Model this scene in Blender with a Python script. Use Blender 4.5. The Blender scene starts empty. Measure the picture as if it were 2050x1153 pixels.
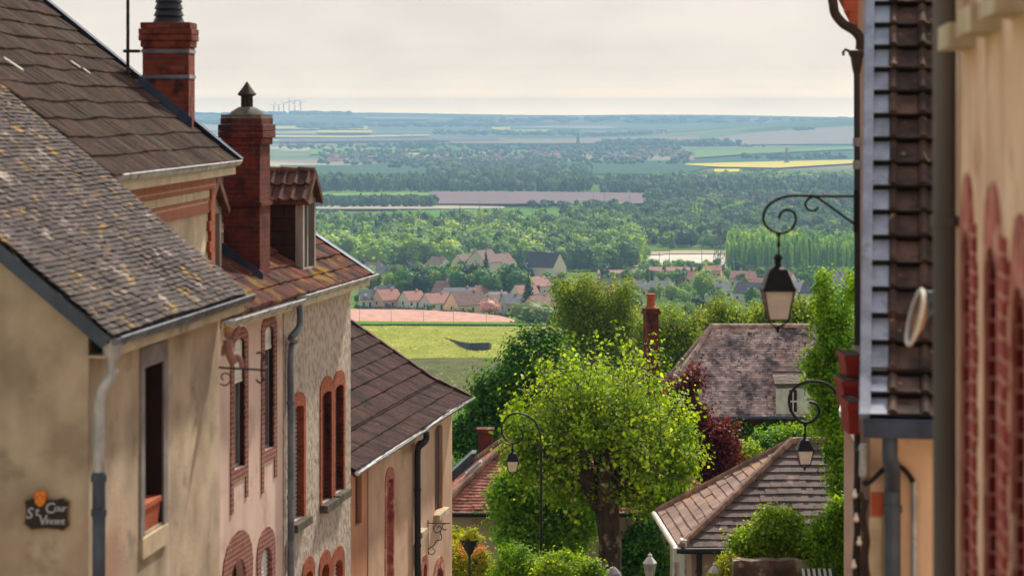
import bpy, math, random
import numpy as np
from mathutils import Vector, Matrix, noise

# ------------------------------------------------------------------ camera, sky, sun, exposure
S = bpy.context.scene
COL = S.collection
F = 85.0 / 36.0 * 2050.0        # focal length in photo pixels
CX, HY = 1025.0, 232.0          # vanishing column of the view axis, row of the horizon
cam_d = bpy.data.cameras.new('camera'); cam = bpy.data.objects.new('camera', cam_d); COL.objects.link(cam)
cam.rotation_euler = (math.radians(90), 0, 0)
cam_d.lens = 85; cam_d.sensor_width = 36; cam_d.sensor_fit = 'HORIZONTAL'
cam_d.shift_y = -(576.5 - HY) / 2050.0
cam_d.clip_start = 0.1; cam_d.clip_end = 60000
cam_d.dof.use_dof = True; cam_d.dof.focus_distance = 95.0; cam_d.dof.aperture_fstop = 85 / 1000 / 0.033
S.camera = cam

SUN_AZ, SUN_EL = math.radians(24), math.radians(47)      # azimuth to the right of the view direction
sd = Vector((math.sin(SUN_AZ) * math.cos(SUN_EL), math.cos(SUN_AZ) * math.cos(SUN_EL), math.sin(SUN_EL)))
sun_d = bpy.data.lights.new('sun', 'SUN'); sun = bpy.data.objects.new('sun', sun_d); COL.objects.link(sun)
sun_d.energy = 5.3; sun_d.angle = math.radians(3); sun_d.color = (1.0, 0.91, 0.76)
sun.rotation_euler = sd.to_track_quat('Z', 'Y').to_euler()

W = bpy.data.worlds.new("World"); S.world = W; W.use_nodes = True
nt = W.node_tree; nt.nodes.clear()
SKY_STOPS = [(0.0, (4.9, 3.55, 1.9)), (0.0035, (4.25, 2.9, 1.4)), (0.0063, (4.0, 2.65, 1.28)), (0.0082, (3.35, 2.25, 1.15)), (0.0105, (2.3, 1.68, 1.0)), (0.013, (1.8, 1.38, .9)), (0.018, (1.35, 1.05, .78)), (0.028, (1.07, .91, .74)), (0.05, (.94, .84, .74)), (0.3, (1.0, .97, .93)), (1.0, (.8, .83, .88))]   # elevation, colour
def wn(t, **k):
    n = nt.nodes.new(t)
    for a, b in k.items(): setattr(n, a, b)
    return n
sky = wn('ShaderNodeTexSky', sky_type='NISHITA', sun_disc=False)
sky.sun_elevation = SUN_EL; sky.sun_rotation = SUN_AZ; sky.dust_density = 3.0; sky.altitude = 200
b1 = wn('ShaderNodeBackground'); b1.inputs[1].default_value = 0.12
nt.links.new(sky.outputs[0], b1.inputs[0])
tc = wn('ShaderNodeTexCoord'); mp = wn('ShaderNodeMapping'); mp.inputs['Scale'].default_value = (1, 1, 2.6)
nz = wn('ShaderNodeTexNoise'); nz.inputs['Scale'].default_value = 15.0; nz.inputs['Detail'].default_value = 5; nz.inputs['Roughness'].default_value = 0.5
nt.links.new(tc.outputs['Generated'], mp.inputs[0]); nt.links.new(mp.outputs[0], nz.inputs[0])
cr = wn('ShaderNodeValToRGB'); cr.color_ramp.elements[0].position = 0.36; cr.color_ramp.elements[1].position = 0.66
cr.color_ramp.elements[0].color = (0.90, 0.88, 0.86, 1); cr.color_ramp.elements[1].color = (1.04, 1.01, 0.985, 1)
nt.links.new(nz.outputs[0], cr.inputs[0])
b2 = wn('ShaderNodeBackground'); b2.inputs[1].default_value = 0.98
nt.links.new(cr.outputs[0], b2.inputs[0])
# veil of cloud: glowing round the sun and low down in front of it, thinner and darker overhead and behind
sx = wn('ShaderNodeSeparateXYZ'); nt.links.new(tc.outputs['Generated'], sx.inputs[0])
gr = wn('ShaderNodeValToRGB'); nt.links.new(sx.outputs[2], gr.inputs[0])
stops = SKY_STOPS
gr.color_ramp.elements[0].position = 0.0; gr.color_ramp.elements[0].color = (*[c / 6 for c in stops[0][1]], 1)
gr.color_ramp.elements[1].position = 1.0; gr.color_ramp.elements[1].color = (*[c / 6 for c in stops[-1][1]], 1)
for p_, c_ in stops[1:-1]: e_ = gr.color_ramp.elements.new(p_); e_.color = (*[c / 6 for c in c_], 1)
dt = wn('ShaderNodeVectorMath', operation='DOT_PRODUCT'); nt.links.new(tc.outputs['Generated'], dt.inputs[0]); dt.inputs[1].default_value = sd
gl = wn('ShaderNodeMapRange', interpolation_type='SMOOTHSTEP'); gl.inputs['From Min'].default_value = -.5; gl.inputs['From Max'].default_value = 1.0; gl.inputs['To Min'].default_value = .6; gl.inputs['To Max'].default_value = 1.15; nt.links.new(dt.outputs['Value'], gl.inputs[0])
mu = wn('ShaderNodeMath', operation='MULTIPLY'); mu.inputs[1].default_value = 6.0; nt.links.new(gl.outputs[0], mu.inputs[0]); nt.links.new(mu.outputs[0], b2.inputs[1])
mc = wn('ShaderNodeMix', data_type='RGBA', blend_type='MULTIPLY'); mc.inputs[0].default_value = 1.0
nt.links.new(cr.outputs[0], mc.inputs[6]); nt.links.new(gr.outputs[0], mc.inputs[7]); nt.links.new(mc.outputs[2], b2.inputs[0])
cv = wn('ShaderNodeMapRange'); cv.inputs['From Min'].default_value = .05; cv.inputs['From Max'].default_value = .8; cv.inputs['To Min'].default_value = .97; cv.inputs['To Max'].default_value = .5; nt.links.new(sx.outputs[2], cv.inputs[0])
mx = wn('ShaderNodeMixShader'); nt.links.new(cv.outputs[0], mx.inputs[0])
nt.links.new(b1.outputs[0], mx.inputs[1]); nt.links.new(b2.outputs[0], mx.inputs[2])
wo = wn('ShaderNodeOutputWorld'); nt.links.new(mx.outputs[0], wo.inputs[0])

S.view_settings.view_transform = 'Standard'; S.view_settings.look = 'None'
S.view_settings.exposure = 0.0; S.view_settings.gamma = 1.0; S.view_settings.use_curve_mapping = False
S.render.engine = 'CYCLES'
S.cycles.max_bounces = 6; S.cycles.diffuse_bounces = 3; S.cycles.glossy_bounces = 2; S.cycles.transmission_bounces = 4
S.cycles.volume_bounces = 0; S.cycles.transparent_max_bounces = 8
S.cycles.use_denoising = True; S.cycles.caustics_reflective = False; S.cycles.caustics_refractive = False

rng = np.random.default_rng(7); random.seed(7)

# ------------------------------------------------------------------ helpers
def h(px): return (px - CX) / F
def v(py): return (py - HY) / F
def P(px, py, Y): return Vector((h(px) * Y, Y, -v(py) * Y))
def C(r, g, b):
    f = lambda c: (c / 255 / 12.92) if c / 255 <= 0.04045 else ((c / 255 + 0.055) / 1.055) ** 2.4
    return (f(r), f(g), f(b), 1)

def node(t, typ, **k):
    n = t.nodes.new(typ)
    for a, b in k.items(): setattr(n, a, b)
    return n
def L(t, a, b): t.links.new(a, b)

def mixc(t, fac, a, b, mode='MIX'):
    m = node(t, 'ShaderNodeMix', data_type='RGBA', blend_type=mode)
    for s, val in ((0, fac), (6, a), (7, b)):
        if isinstance(val, bpy.types.NodeSocket): L(t, val, m.inputs[s])
        else: m.inputs[s].default_value = val
    return m.outputs[2]

def ramp(t, sock, p0, p1, c0=(0, 0, 0, 1), c1=(1, 1, 1, 1)):
    r = node(t, 'ShaderNodeValToRGB'); r.color_ramp.elements[0].position = p0; r.color_ramp.elements[1].position = p1
    r.color_ramp.elements[0].color = c0; r.color_ramp.elements[1].color = c1
    L(t, sock, r.inputs[0]); return r.outputs[0]

def tex(t, coord, typ, scale, stretch=(1, 1, 1), detail=4, rough=0.55, feature=None, loc=(0, 0, 0)):
    m = node(t, 'ShaderNodeMapping'); m.inputs['Scale'].default_value = stretch; m.inputs['Location'].default_value = loc
    L(t, coord, m.inputs[0])
    if typ == 'noise':
        n = node(t, 'ShaderNodeTexNoise'); n.inputs['Scale'].default_value = scale
        n.inputs['Detail'].default_value = detail; n.inputs['Roughness'].default_value = rough
        L(t, m.outputs[0], n.inputs[0]); return n.outputs[0]
    n = node(t, 'ShaderNodeTexVoronoi'); n.inputs['Scale'].default_value = scale
    if feature: n.feature = feature
    L(t, m.outputs[0], n.inputs[0]); return n.outputs[0]

MATS = {}
def mat(name, c1, c2=None, scale=2.0, stretch=(1, 1, 1), rough=0.8, bump=0.0, bscale=20, bdist=0.02, rnd=0.0, metallic=0.0,
        spots=(), streak=None, coord='Object', lo=0.35, hi=0.65, spec=0.35, detail=5, bstretch=(1, 1, 1)):
    m = bpy.data.materials.new(name); m.use_nodes = True; t = m.node_tree; t.nodes.clear()
    o = node(t, 'ShaderNodeOutputMaterial'); p = node(t, 'ShaderNodeBsdfPrincipled'); L(t, p.outputs[0], o.inputs[0])
    tcn = node(t, 'ShaderNodeTexCoord').outputs[coord]
    c2 = c2 or c1
    n1 = tex(t, tcn, 'noise', scale, stretch, detail)
    col = mixc(t, ramp(t, n1, lo, hi), c1, c2)
    if streak:       # (colour, amount, scale): vertical weather streaks
        n = tex(t, tcn, 'noise', streak[2], (1, 1, 0.08), 4)
        f = ramp(t, n, 0.5, 0.75, (0, 0, 0, 1), (streak[1],) * 3 + (1,))
        col = mixc(t, f, col, streak[0])
    for (sc, c, a, b) in spots:
        n = tex(t, tcn, 'noise', sc, (1, 1, 1), 3, 0.6, loc=(sc * 3.1, 7.7, 1.3))
        col = mixc(t, ramp(t, n, a, b), col, c)
    if rnd:
        a = node(t, 'ShaderNodeAttribute', attribute_name='rnd')
        mr = node(t, 'ShaderNodeMapRange'); mr.inputs['To Min'].default_value = 1 - rnd; mr.inputs['To Max'].default_value = 1 + rnd
        L(t, a.outputs['Fac'], mr.inputs['Value'])
        hs = node(t, 'ShaderNodeHueSaturation'); L(t, mr.outputs[0], hs.inputs['Value']); L(t, col, hs.inputs['Color']); col = hs.outputs[0]
    L(t, col, p.inputs['Base Color'])
    p.inputs['Roughness'].default_value = rough; p.inputs['Metallic'].default_value = metallic
    p.inputs['Specular IOR Level'].default_value = spec
    if bump:
        bn = node(t, 'ShaderNodeBump'); bn.inputs['Strength'].default_value = bump; bn.inputs['Distance'].default_value = bdist
        L(t, tex(t, tcn, 'noise', bscale, bstretch, 4, 0.6), bn.inputs['Height']); L(t, bn.outputs[0], p.inputs['Normal'])
    MATS[name] = m; return m

def brick_mat(name, c1, c2, mortar, bw=0.22, bh=0.075, ms=0.009, soot=None, rough=0.85, bump=0.6, sootp=(0.5, 0.7)):
    m = bpy.data.materials.new(name); m.use_nodes = True; t = m.node_tree; t.nodes.clear()
    o = node(t, 'ShaderNodeOutputMaterial'); p = node(t, 'ShaderNodeBsdfPrincipled'); L(t, p.outputs[0], o.inputs[0])
    tcn = node(t, 'ShaderNodeTexCoord')
    b = node(t, 'ShaderNodeTexBrick'); L(t, tcn.outputs['UV'], b.inputs[0])
    b.inputs['Scale'].default_value = 1; b.inputs['Brick Width'].default_value = bw; b.inputs['Row Height'].default_value = bh
    b.inputs['Mortar Size'].default_value = ms; b.inputs['Mortar Smooth'].default_value = 0.2; b.inputs['Bias'].default_value = -0.1
    b.inputs['Color1'].default_value = c1; b.inputs['Color2'].default_value = c2; b.inputs['Mortar'].default_value = mortar
    n = tex(t, tcn.outputs['Object'], 'noise', 9, detail=4)
    col = mixc(t, 0.35, b.outputs[0], ramp(t, n, 0.3, 0.7, (0.25, 0.25, 0.25, 1), (1, 1, 1, 1)), 'MULTIPLY')
    if soot:
        n2 = tex(t, tcn.outputs['Object'], 'noise', 3.2, detail=5, loc=(4, 2, 9))
        col = mixc(t, ramp(t, n2, *sootp), col, soot)
    L(t, col, p.inputs['Base Color']); p.inputs['Roughness'].default_value = rough; p.inputs['Specular IOR Level'].default_value = 0.25
    bn = node(t, 'ShaderNodeBump'); bn.inputs['Strength'].default_value = bump; bn.inputs['Distance'].default_value = 0.01
    inv = node(t, 'ShaderNodeMath', operation='SUBTRACT'); inv.inputs[0].default_value = 1; L(t, b.outputs['Fac'], inv.inputs[1])
    L(t, inv.outputs[0], bn.inputs['Height']); L(t, bn.outputs[0], p.inputs['Normal'])
    MATS[name] = m; return m

def leaf_mat(name, c1, c2, c3=None, transl=0.35, rough=0.55, tint=1.25):
    m = bpy.data.materials.new(name); m.use_nodes = True; t = m.node_tree; t.nodes.clear()
    o = node(t, 'ShaderNodeOutputMaterial'); p = node(t, 'ShaderNodeBsdfPrincipled')
    a = node(t, 'ShaderNodeAttribute', attribute_name='rnd')
    r = node(t, 'ShaderNodeValToRGB'); L(t, a.outputs['Fac'], r.inputs[0])
    r.color_ramp.elements[0].color = c1; r.color_ramp.elements[1].color = c3 or c2
    e = r.color_ramp.elements.new(0.5); e.color = c2
    L(t, r.outputs[0], p.inputs['Base Color']); p.inputs['Roughness'].default_value = rough; p.inputs['Specular IOR Level'].default_value = 0.3
    tr = node(t, 'ShaderNodeBsdfTranslucent')
    g = mixc(t, 1.0, r.outputs[0], (1.25 * tint, 1.15 * tint, 0.55, 1), 'MULTIPLY'); L(t, g, tr.inputs[0])
    mxs = node(t, 'ShaderNodeMixShader'); mxs.inputs[0].default_value = transl
    L(t, p.outputs[0], mxs.inputs[1]); L(t, tr.outputs[0], mxs.inputs[2]); L(t, mxs.outputs[0], o.inputs[0])
    MATS[name] = m; return m

def new_obj(name, me, material, parent=None):
    o = bpy.data.objects.new(name, me); COL.objects.link(o)
    ms = material if isinstance(material, (list, tuple)) else [material]
    for k in ms: me.materials.append(k)
    if parent is not None: o.parent = parent
    return o

class MB:
    """collects shapes and links them as one mesh object"""
    def __init__(s, off=(0, 0, 0)): s.v = []; s.f = []; s.r = []; s.m = []; s.off = off; s.rnd = 0.5; s.mi = 0
    def add(s, vs, fs):
        b = len(s.v); s.v += [tuple(p) for p in vs]
        for f in fs: s.f.append([b + i for i in f]); s.r.append(s.rnd); s.m.append(s.mi)
        return s
    def quad(s, *p): return s.add(p, [tuple(range(len(p)))])
    def box(s, x0, x1, y0, y1, z0, z1):
        return s.add([(x0, y0, z0), (x1, y0, z0), (x1, y1, z0), (x0, y1, z0), (x0, y0, z1), (x1, y0, z1), (x1, y1, z1), (x0, y1, z1)],
                     [(0, 3, 2, 1), (4, 5, 6, 7), (0, 1, 5, 4), (1, 2, 6, 5), (2, 3, 7, 6), (3, 0, 4, 7)])
    def hexa(s, lo, hi):        # two loops of equal length joined
        n = len(lo)
        fs = [tuple(range(n))[::-1], tuple(range(n, 2 * n))] + [(i, (i + 1) % n, n + (i + 1) % n, n + i) for i in range(n)]
        return s.add(list(lo) + list(hi), fs)
    def slab(s, pts, off):      # polygon given thickness by vector off
        o = Vector(off); a = [Vector(p) for p in pts]
        return s.hexa([p + o for p in a], a)
    def bar(s, a, b, w, d=None, up=(0, 0, 1)):
        a = Vector(a); b = Vector(b); t = (b - a).normalized(); u = Vector(up)
        if abs(t.dot(u)) > 0.95: u = Vector((0, 1, 0))
        x = t.cross(u).normalized() * (w / 2); y = x.cross(t).normalized() * ((d or w) / 2)
        return s.hexa([a - x - y, a + x - y, a + x + y, a - x + y], [b - x - y, b + x - y, b + x + y, b - x + y])
    def tube(s, path, r, n=8, cap=True):
        path = [Vector(p) for p in path]; rs = r if isinstance(r, (list, tuple)) else [r] * len(path)
        rings = []; up = Vector((0.13, 0.21, 0.97)).normalized(); b = len(s.v)
        for i, p in enumerate(path):
            t = (path[min(i + 1, len(path) - 1)] - path[max(i - 1, 0)]).normalized()
            x = t.cross(up)
            if x.length < 0.2: x = t.cross(Vector((1, 0, 0)))
            x.normalize(); y = t.cross(x)
            if i and x.dot(px_) < 0: x = -x; y = -y
            px_ = x; up = -y if i == 0 else up
            up = x.cross(t).normalized()
            rings.append([p + (x * math.cos(a) + y * math.sin(a)) * rs[i] for a in [2 * math.pi * k / n for k in range(n)]])
        vs = [q for rr in rings for q in rr]; fs = []
        for i in range(len(path) - 1):
            for k in range(n): fs.append((i * n + k, i * n + (k + 1) % n, (i + 1) * n + (k + 1) % n, (i + 1) * n + k))
        if cap: fs.append(tuple(range(n))); fs.append(tuple(range((len(path) - 1) * n, len(path) * n)))
        return s.add(vs, fs)
    def lathe(s, prof, c=(0, 0, 0), n=16, rot=0.0, sx=1.0, sy=1.0):
        vs = []; fs = []
        for (r, z) in prof:
            for k in range(n):
                a = 2 * math.pi * k / n + rot; vs.append((c[0] + r * math.cos(a) * sx, c[1] + r * math.sin(a) * sy, c[2] + z))
        for i in range(len(prof) - 1):
            for k in range(n): fs.append((i * n + k, i * n + (k + 1) % n, (i + 1) * n + (k + 1) % n, (i + 1) * n + k))
        fs.append(tuple(range(n))); fs.append(tuple(range((len(prof) - 1) * n, len(prof) * n)))
        return s.add(vs, fs)
    def build(s, name, material, parent=None, smooth=False, angle=40):
        me = bpy.data.meshes.new(name); o = s.off
        V = [(p[0] - o[0], p[1] - o[1], p[2] - o[2]) for p in s.v]
        me.from_pydata(V, [], s.f); me.update()
        at = me.attributes.new('rnd', 'FLOAT', 'FACE'); at.data.foreach_set('value', s.r)
        if any(s.m): me.polygons.foreach_set('material_index', s.m)
        uvl = me.uv_layers.new(name='uv'); co = np.array(V, dtype=np.float64).reshape(-1, 3)
        nl = len(me.loops); li = np.empty(nl, dtype=np.int32); me.loops.foreach_get('vertex_index', li)
        nor = np.empty(len(me.polygons) * 3); me.polygons.foreach_get('normal', nor); nor = np.abs(nor.reshape(-1, 3))
        tot = np.empty(len(me.polygons), dtype=np.int32); me.polygons.foreach_get('loop_total', tot)
        nn = np.repeat(nor, tot, axis=0); c = co[li]
        ax = nn.argmax(1)
        uv = np.where((ax == 2)[:, None], c[:, :2], np.where((ax == 0)[:, None], c[:, 1:], c[:, [0, 2]]))
        uvl.data.foreach_set('uv', uv.astype(np.float32).ravel())
        if smooth:
            me.polygons.foreach_set('use_smooth', [True] * len(me.polygons))
            me.set_sharp_from_angle(angle=math.radians(angle))
        return new_obj(name, me, material, parent)

def np_mesh(name, V, Fq, rnd, material, parent=None, smooth=False, mi=None):
    me = bpy.data.meshes.new(name); k = Fq.shape[1]
    me.vertices.add(len(V)); me.vertices.foreach_set('co', V.astype(np.float32).ravel())
    me.loops.add(len(Fq) * k); me.loops.foreach_set('vertex_index', Fq.astype(np.int32).ravel())
    me.polygons.add(len(Fq)); me.polygons.foreach_set('loop_start', (np.arange(len(Fq)) * k).astype(np.int32))
    me.update(calc_edges=True)
    at = me.attributes.new('rnd', 'FLOAT', 'FACE'); at.data.foreach_set('value', rnd.astype(np.float32))
    if mi is not None: me.polygons.foreach_set('material_index', mi.astype(np.int32))
    if smooth: me.polygons.foreach_set('use_smooth', [True] * len(Fq))
    return new_obj(name, me, material, parent)

def tag(o, label=None, cat=None, group=None, kind=None):
    if label: o['label'] = label
    if cat: o['category'] = cat
    if group: o['group'] = group
    if kind: o['kind'] = kind
    return o
def thing(name, label, cat, loc=(0, 0, 0), rotz=0.0, group=None):
    o = bpy.data.objects.new(name, None); COL.objects.link(o); o.location = loc; o.rotation_euler = (0, 0, rotz)
    o.empty_display_size = 0.2
    return tag(o, label, cat, group)
def dup(root, loc, rotz=0.0, label=None, group=None, scale=None):
    r = root.copy(); COL.objects.link(r); r.location = loc; r.rotation_euler = (0, 0, rotz)
    if scale: r.scale = scale
    if label: r['label'] = label
    if group: r['group'] = group
    for ch in list(root.children):
        c = ch.copy(); COL.objects.link(c); c.parent = r
        for g in ch.children:
            d = g.copy(); COL.objects.link(d); d.parent = c
    return r

class House:
    """local frame: x = along the street facade (away from the camera), y = to the left, z up"""
    def __init__(s, name, label, cat, O, th, base, group=None):
        s.O = Vector((O[0], O[1])); s.th = math.radians(th); s.base = base
        s.d = Vector((math.sin(s.th), math.cos(s.th))); s.l = Vector((-math.cos(s.th), math.sin(s.th)))
        s.root = thing(name, label, cat, (O[0], O[1], base), math.pi / 2 - s.th, group)
    def mb(s): return MB((0, 0, s.base))
    def at(s, px, py, y=0.0):              # pixel to (u, z) on the plane local y = y
        a, b = h(px), v(py); t = (y + s.O.dot(s.l)) / (a * s.l.x + s.l.y)
        p = Vector((a * t, t)); return ((p - s.O).dot(s.d), -b * t)
    def atx(s, px, py, x=0.0):             # on the plane local x = x -> (y, z)
        a, b = h(px), v(py); t = (x + s.O.dot(s.d)) / (a * s.d.x + s.d.y)
        p = Vector((a * t, t)); return ((p - s.O).dot(s.l), -b * t)
    def roof(s, px, py, ze, tanp, y0=0.0):  # on the plane z = ze + (y-y0)*tanp -> (u, y)
        a, b = h(px), v(py); k = a * s.l.x + s.l.y
        t = (ze - (s.O.dot(s.l) + y0) * tanp) / (-b - k * tanp)
        p = Vector((a * t, t)); return ((p - s.O).dot(s.d), (p - s.O).dot(s.l))

def arch_pts(u0, u1, z0, z1, rise, n=8):
    """outline from bottom left, up, over the arch, down to bottom right (crown at z1)"""
    pts = [(u0, z0)]
    if rise <= 0: return pts + [(u0, z1), (u1, z1), (u1, z0)]
    for k in range(n + 1):
        a = math.pi * (1 - k / n); c = (u0 + u1) / 2; pts.append((c + (u1 - u0) / 2 * math.cos(a), z1 - rise + rise * math.sin(a)))
    return pts + [(u1, z0)]

def facade(mb, u0, u1, z0, z1, ops, y=0.0, depth=0.2):
    """wall skin in the plane local y=y with recessed openings; depth is signed (into the house)"""
    us = sorted({u0, u1} | {a for o in ops for a in o[:2]}); zs = sorted({z0, z1} | {a for o in ops for a in o[2:4]})
    us = [a for a in us if u0 - 1e-6 <= a <= u1 + 1e-6]; zs = [a for a in zs if z0 - 1e-6 <= a <= z1 + 1e-6]
    for i in range(len(us) - 1):
        for j in range(len(zs) - 1):
            cu, cz = (us[i] + us[i + 1]) / 2, (zs[j] + zs[j + 1]) / 2
            if any(o[0] < cu < o[1] and o[2] < cz < o[3] for o in ops): continue
            mb.quad((us[i], y, zs[j]), (us[i + 1], y, zs[j]), (us[i + 1], y, zs[j + 1]), (us[i], y, zs[j + 1]))
    for o in ops:
        pts = arch_pts(*o)
        if o[4] > 0:
            ar = pts[1:-1]; m = len(ar) // 2
            mb.quad(*[(p[0], y, p[1]) for p in ar[:m + 1]], (o[0], y, o[3]))
            mb.quad(*[(p[0], y, p[1]) for p in ar[m:]], (o[1], y, o[3]))
        for a, b in zip(pts, pts[1:] + pts[:1]):
            mb.quad((a[0], y, a[1]), (b[0], y, b[1]), (b[0], y + depth, b[1]), (a[0], y + depth, a[1]))

def ring(mb, op, w, y, t, bottom=True, wt=None, lining=None):
    """surround of width w standing t proud of plane y around an opening"""
    wt = wt or w; e_ = .004; i = arch_pts(op[0] + e_, op[1] - e_, op[2] + e_, op[3] - e_, op[4]); li = lining if lining is not None else abs(t); o = arch_pts(op[0] - w, op[1] + w, op[2] - (w if bottom else 0), op[3] + wt, op[4] + (wt * 0.6 if op[4] > 0 else 0))
    n = len(i); rg = range(n if bottom else n - 1)
    for k in rg:
        k2 = (k + 1) % n; a, b, c, d = i[k], i[k2], o[k2], o[k]
        mb.quad((a[0], y - t, a[1]), (b[0], y - t, b[1]), (c[0], y - t, c[1]), (d[0], y - t, d[1]))
        mb.quad((d[0], y - t, d[1]), (c[0], y - t, c[1]), (c[0], y, c[1]), (d[0], y, d[1]))
        mb.quad((a[0], y - t, a[1]), (b[0], y - t, b[1]), (b[0], y + li, b[1]), (a[0], y + li, a[1]))

def tiles(mb, P0, U, Wv, L_, S_, tw, tc, th=0.02, prof=((0, 0), (1, 0)), lo=None, hi=None, jit=0.006, r=random, sag=0.03):
    """overlapping tiles on a slope: P0 eave corner, U along the eave, Wv up the slope; lo/hi(w) clip hips"""
    P0 = Vector(P0); U = Vector(U).normalized(); Wv = Vector(Wv).normalized(); N = U.cross(Wv).normalized()
    if N.z < 0: N = -N
    rows = int(math.ceil(S_ / tc)); cols = int(math.ceil(L_ / tw)) + 1
    for j in range(rows):
        w0 = j * tc; w1 = min(S_, w0 + tc * 1.08); sh = (tw / 2 if (j % 2 and len(prof) < 3) else 0)
        wob = r.uniform(-jit, jit)
        for i in range(-1, cols):
            a = i * tw + sh; b = a + tw * 0.985
            def cl(x, w):
                l_ = lo(w) if lo else 0; h_ = hi(w) if hi else L_
                return min(max(x, l_), max(h_, l_))
            if cl(b, w0) - cl(a, w0) < 1e-4 and cl(b, w1) - cl(a, w1) < 1e-4: continue
            mb.rnd = r.random(); dz = r.uniform(-jit, jit); dw = r.uniform(-jit, jit) + wob; vs = []; pc = P0 + U * a + Wv * w0; dz += sag * noise.noise(pc * .9 + Vector((3, 7, 1))); n = len(prof)
            for (w, lift) in ((w0 + dw, th), (w1, 0.0)):
                for (t, hh) in prof:
                    vs.append(P0 + U * cl(a + (b - a) * t, w) + Wv * w + N * (lift + hh + dz))
            for (t, hh) in prof:
                vs.append(P0 + U * cl(a + (b - a) * t, w0) + Wv * (w0 + dw) + N * (-0.005))
            fs = [(k, k + 1, n + k + 1, n + k) for k in range(n - 1)] + [(2 * n + k, 2 * n + k + 1, k + 1, k) for k in range(n - 1)]
            mb.add(vs, fs)

def roll(n=6, hgt=0.03, w=0.4):      # profile with one roll at its left side
    return tuple([(w * k / n, hgt * math.sin(math.pi * k / n)) for k in range(n + 1)] + [(0.7, -0.004), (1, 0)])
def ribs(n=3, hgt=0.018):
    out = []
    for k in range(n):
        out += [(k / n, 0), ((k + 0.28) / n, hgt), ((k + 0.55) / n, hgt)]
    return tuple(out + [(1, 0)])

def spline(pts, n=8):
    pts = [Vector(p) for p in pts]; out = []
    for i in range(len(pts) - 1):
        p0 = pts[max(i - 1, 0)]; p1 = pts[i]; p2 = pts[i + 1]; p3 = pts[min(i + 2, len(pts) - 1)]
        for k in range(n):
            t = k / n
            out.append(0.5 * ((2 * p1) + (p2 - p0) * t + (2 * p0 - 5 * p1 + 4 * p2 - p3) * t * t + (3 * p1 - p0 - 3 * p2 + p3) * t ** 3))
    return out + [pts[-1]]
def spl(pts, Y, n=6): return spline([P(a, b, Y) for a, b in pts], n)

# ------------------------------------------------------------------ terrain height
TAB = [(-400, 4), (-40, 0), (0, -2), (9, -4.3), (21, -8), (45, -13), (60, -14.8), (75, -16.2), (90, -18.2), (130, -24), (170, -29), (250, -38), (400, -51.5),
       (480, -54.5), (620, -62.5), (800, -69), (905, -73.6), (960, -77), (1200, -85), (1400, -92), (1500, -97), (1600, -98.5), (3500, -98.5), (5000, -96.5),
       (5800, -93), (7000, -86), (8200, -79), (9500, -69), (11000, -52), (12500, -26), (13900, -3), (14600, 0), (16000, -40)]
TY = np.array([a for a, b in TAB], float); TZ = np.array([b for a, b in TAB], float)
def tz(x, y):
    x = np.asarray(x, float); y = np.asarray(y, float)
    z = np.interp(y, TY, TZ)
    z = z + 62 * np.exp(-((x - 1330) / 620) ** 2 - ((y - 8700) / 1300) ** 2)
    far = np.clip((y - 6000) / 6000, 0, 1)
    z = z + far * (7 * np.sin(x / 730 + y / 1900) + 4 * np.sin(x / 310 - y / 900 + 1.3)) + far * 22 * np.exp(-((x + 1500) / 900) ** 2)
    near = np.clip((y - 380) / 200, 0, 1) * np.clip((1100 - y) / 200, 0, 1)
    z = z + near * 1.1 * np.sin(x / 41 + y / 77)
    return z
def ground(px, py):             # where the line of sight through a pixel meets the terrain
    Ys = np.concatenate([np.arange(380, 1600, 2.0), np.arange(1600, 15000, 10.0)])
    zz = tz(h(px) * Ys, Ys); ray = -v(py) * Ys
    k = np.argmax(zz >= ray) if (zz >= ray).any() else len(Ys) - 1
    Y = float(Ys[k]); return Vector((h(px) * Y, Y, float(tz(h(px) * Y, Y))))
# ------------------------------------------------------------------ materials
mat('stucco_beige', C(210, 191, 166), C(162, 145, 124), 1.3, rough=0.92, bump=0.5, bscale=28, bdist=0.012, streak=(C(120, 108, 92), 0.45, 1.4), spots=[(0.7, C(172, 140, 118), 0.52, 0.72), (2.1, C(140, 126, 108), 0.58, 0.75)])
mat('stucco_pink', C(222, 196, 184), C(202, 174, 162), 0.8, rough=0.92, bump=0.35, bscale=24, bdist=0.01, streak=(C(160, 136, 122), 0.4, 1.5), spots=[(1.7, C(180, 152, 138), 0.55, 0.75)])
mat('roughcast', C(188, 174, 162), C(148, 132, 122), 11, stretch=(1, 1, 0.7), rough=0.95, bump=1.0, bscale=11, bdist=0.05, bstretch=(1, 1, 0.6), lo=0.46, hi=0.63, detail=3, streak=(C(150, 134, 122), 0.3, 1.5))
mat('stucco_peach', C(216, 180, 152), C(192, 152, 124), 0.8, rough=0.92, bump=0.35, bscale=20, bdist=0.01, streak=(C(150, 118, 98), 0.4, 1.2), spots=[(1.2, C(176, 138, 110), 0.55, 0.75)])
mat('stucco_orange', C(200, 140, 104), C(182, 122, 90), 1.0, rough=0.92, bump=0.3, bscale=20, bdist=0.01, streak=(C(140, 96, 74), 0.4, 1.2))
mat('stucco_sand', C(240, 207, 176), C(214, 176, 146), 1.6, rough=0.92, bump=0.3, bscale=22, bdist=0.01, streak=(C(150, 118, 84), 0.5, 2.5), spots=[(1.4, C(176, 128, 96), 0.6, 0.75)])
mat('stucco_grey_pink', C(190, 164, 152), C(168, 144, 132), 1.0, rough=0.92, bump=0.3, bscale=18, bdist=0.01, streak=(C(126, 108, 98), 0.5, 1.5))
mat('stone_grey', C(150, 146, 144), C(118, 114, 112), 4, rough=0.85, bump=0.3, bscale=30, bdist=0.006)
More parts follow.
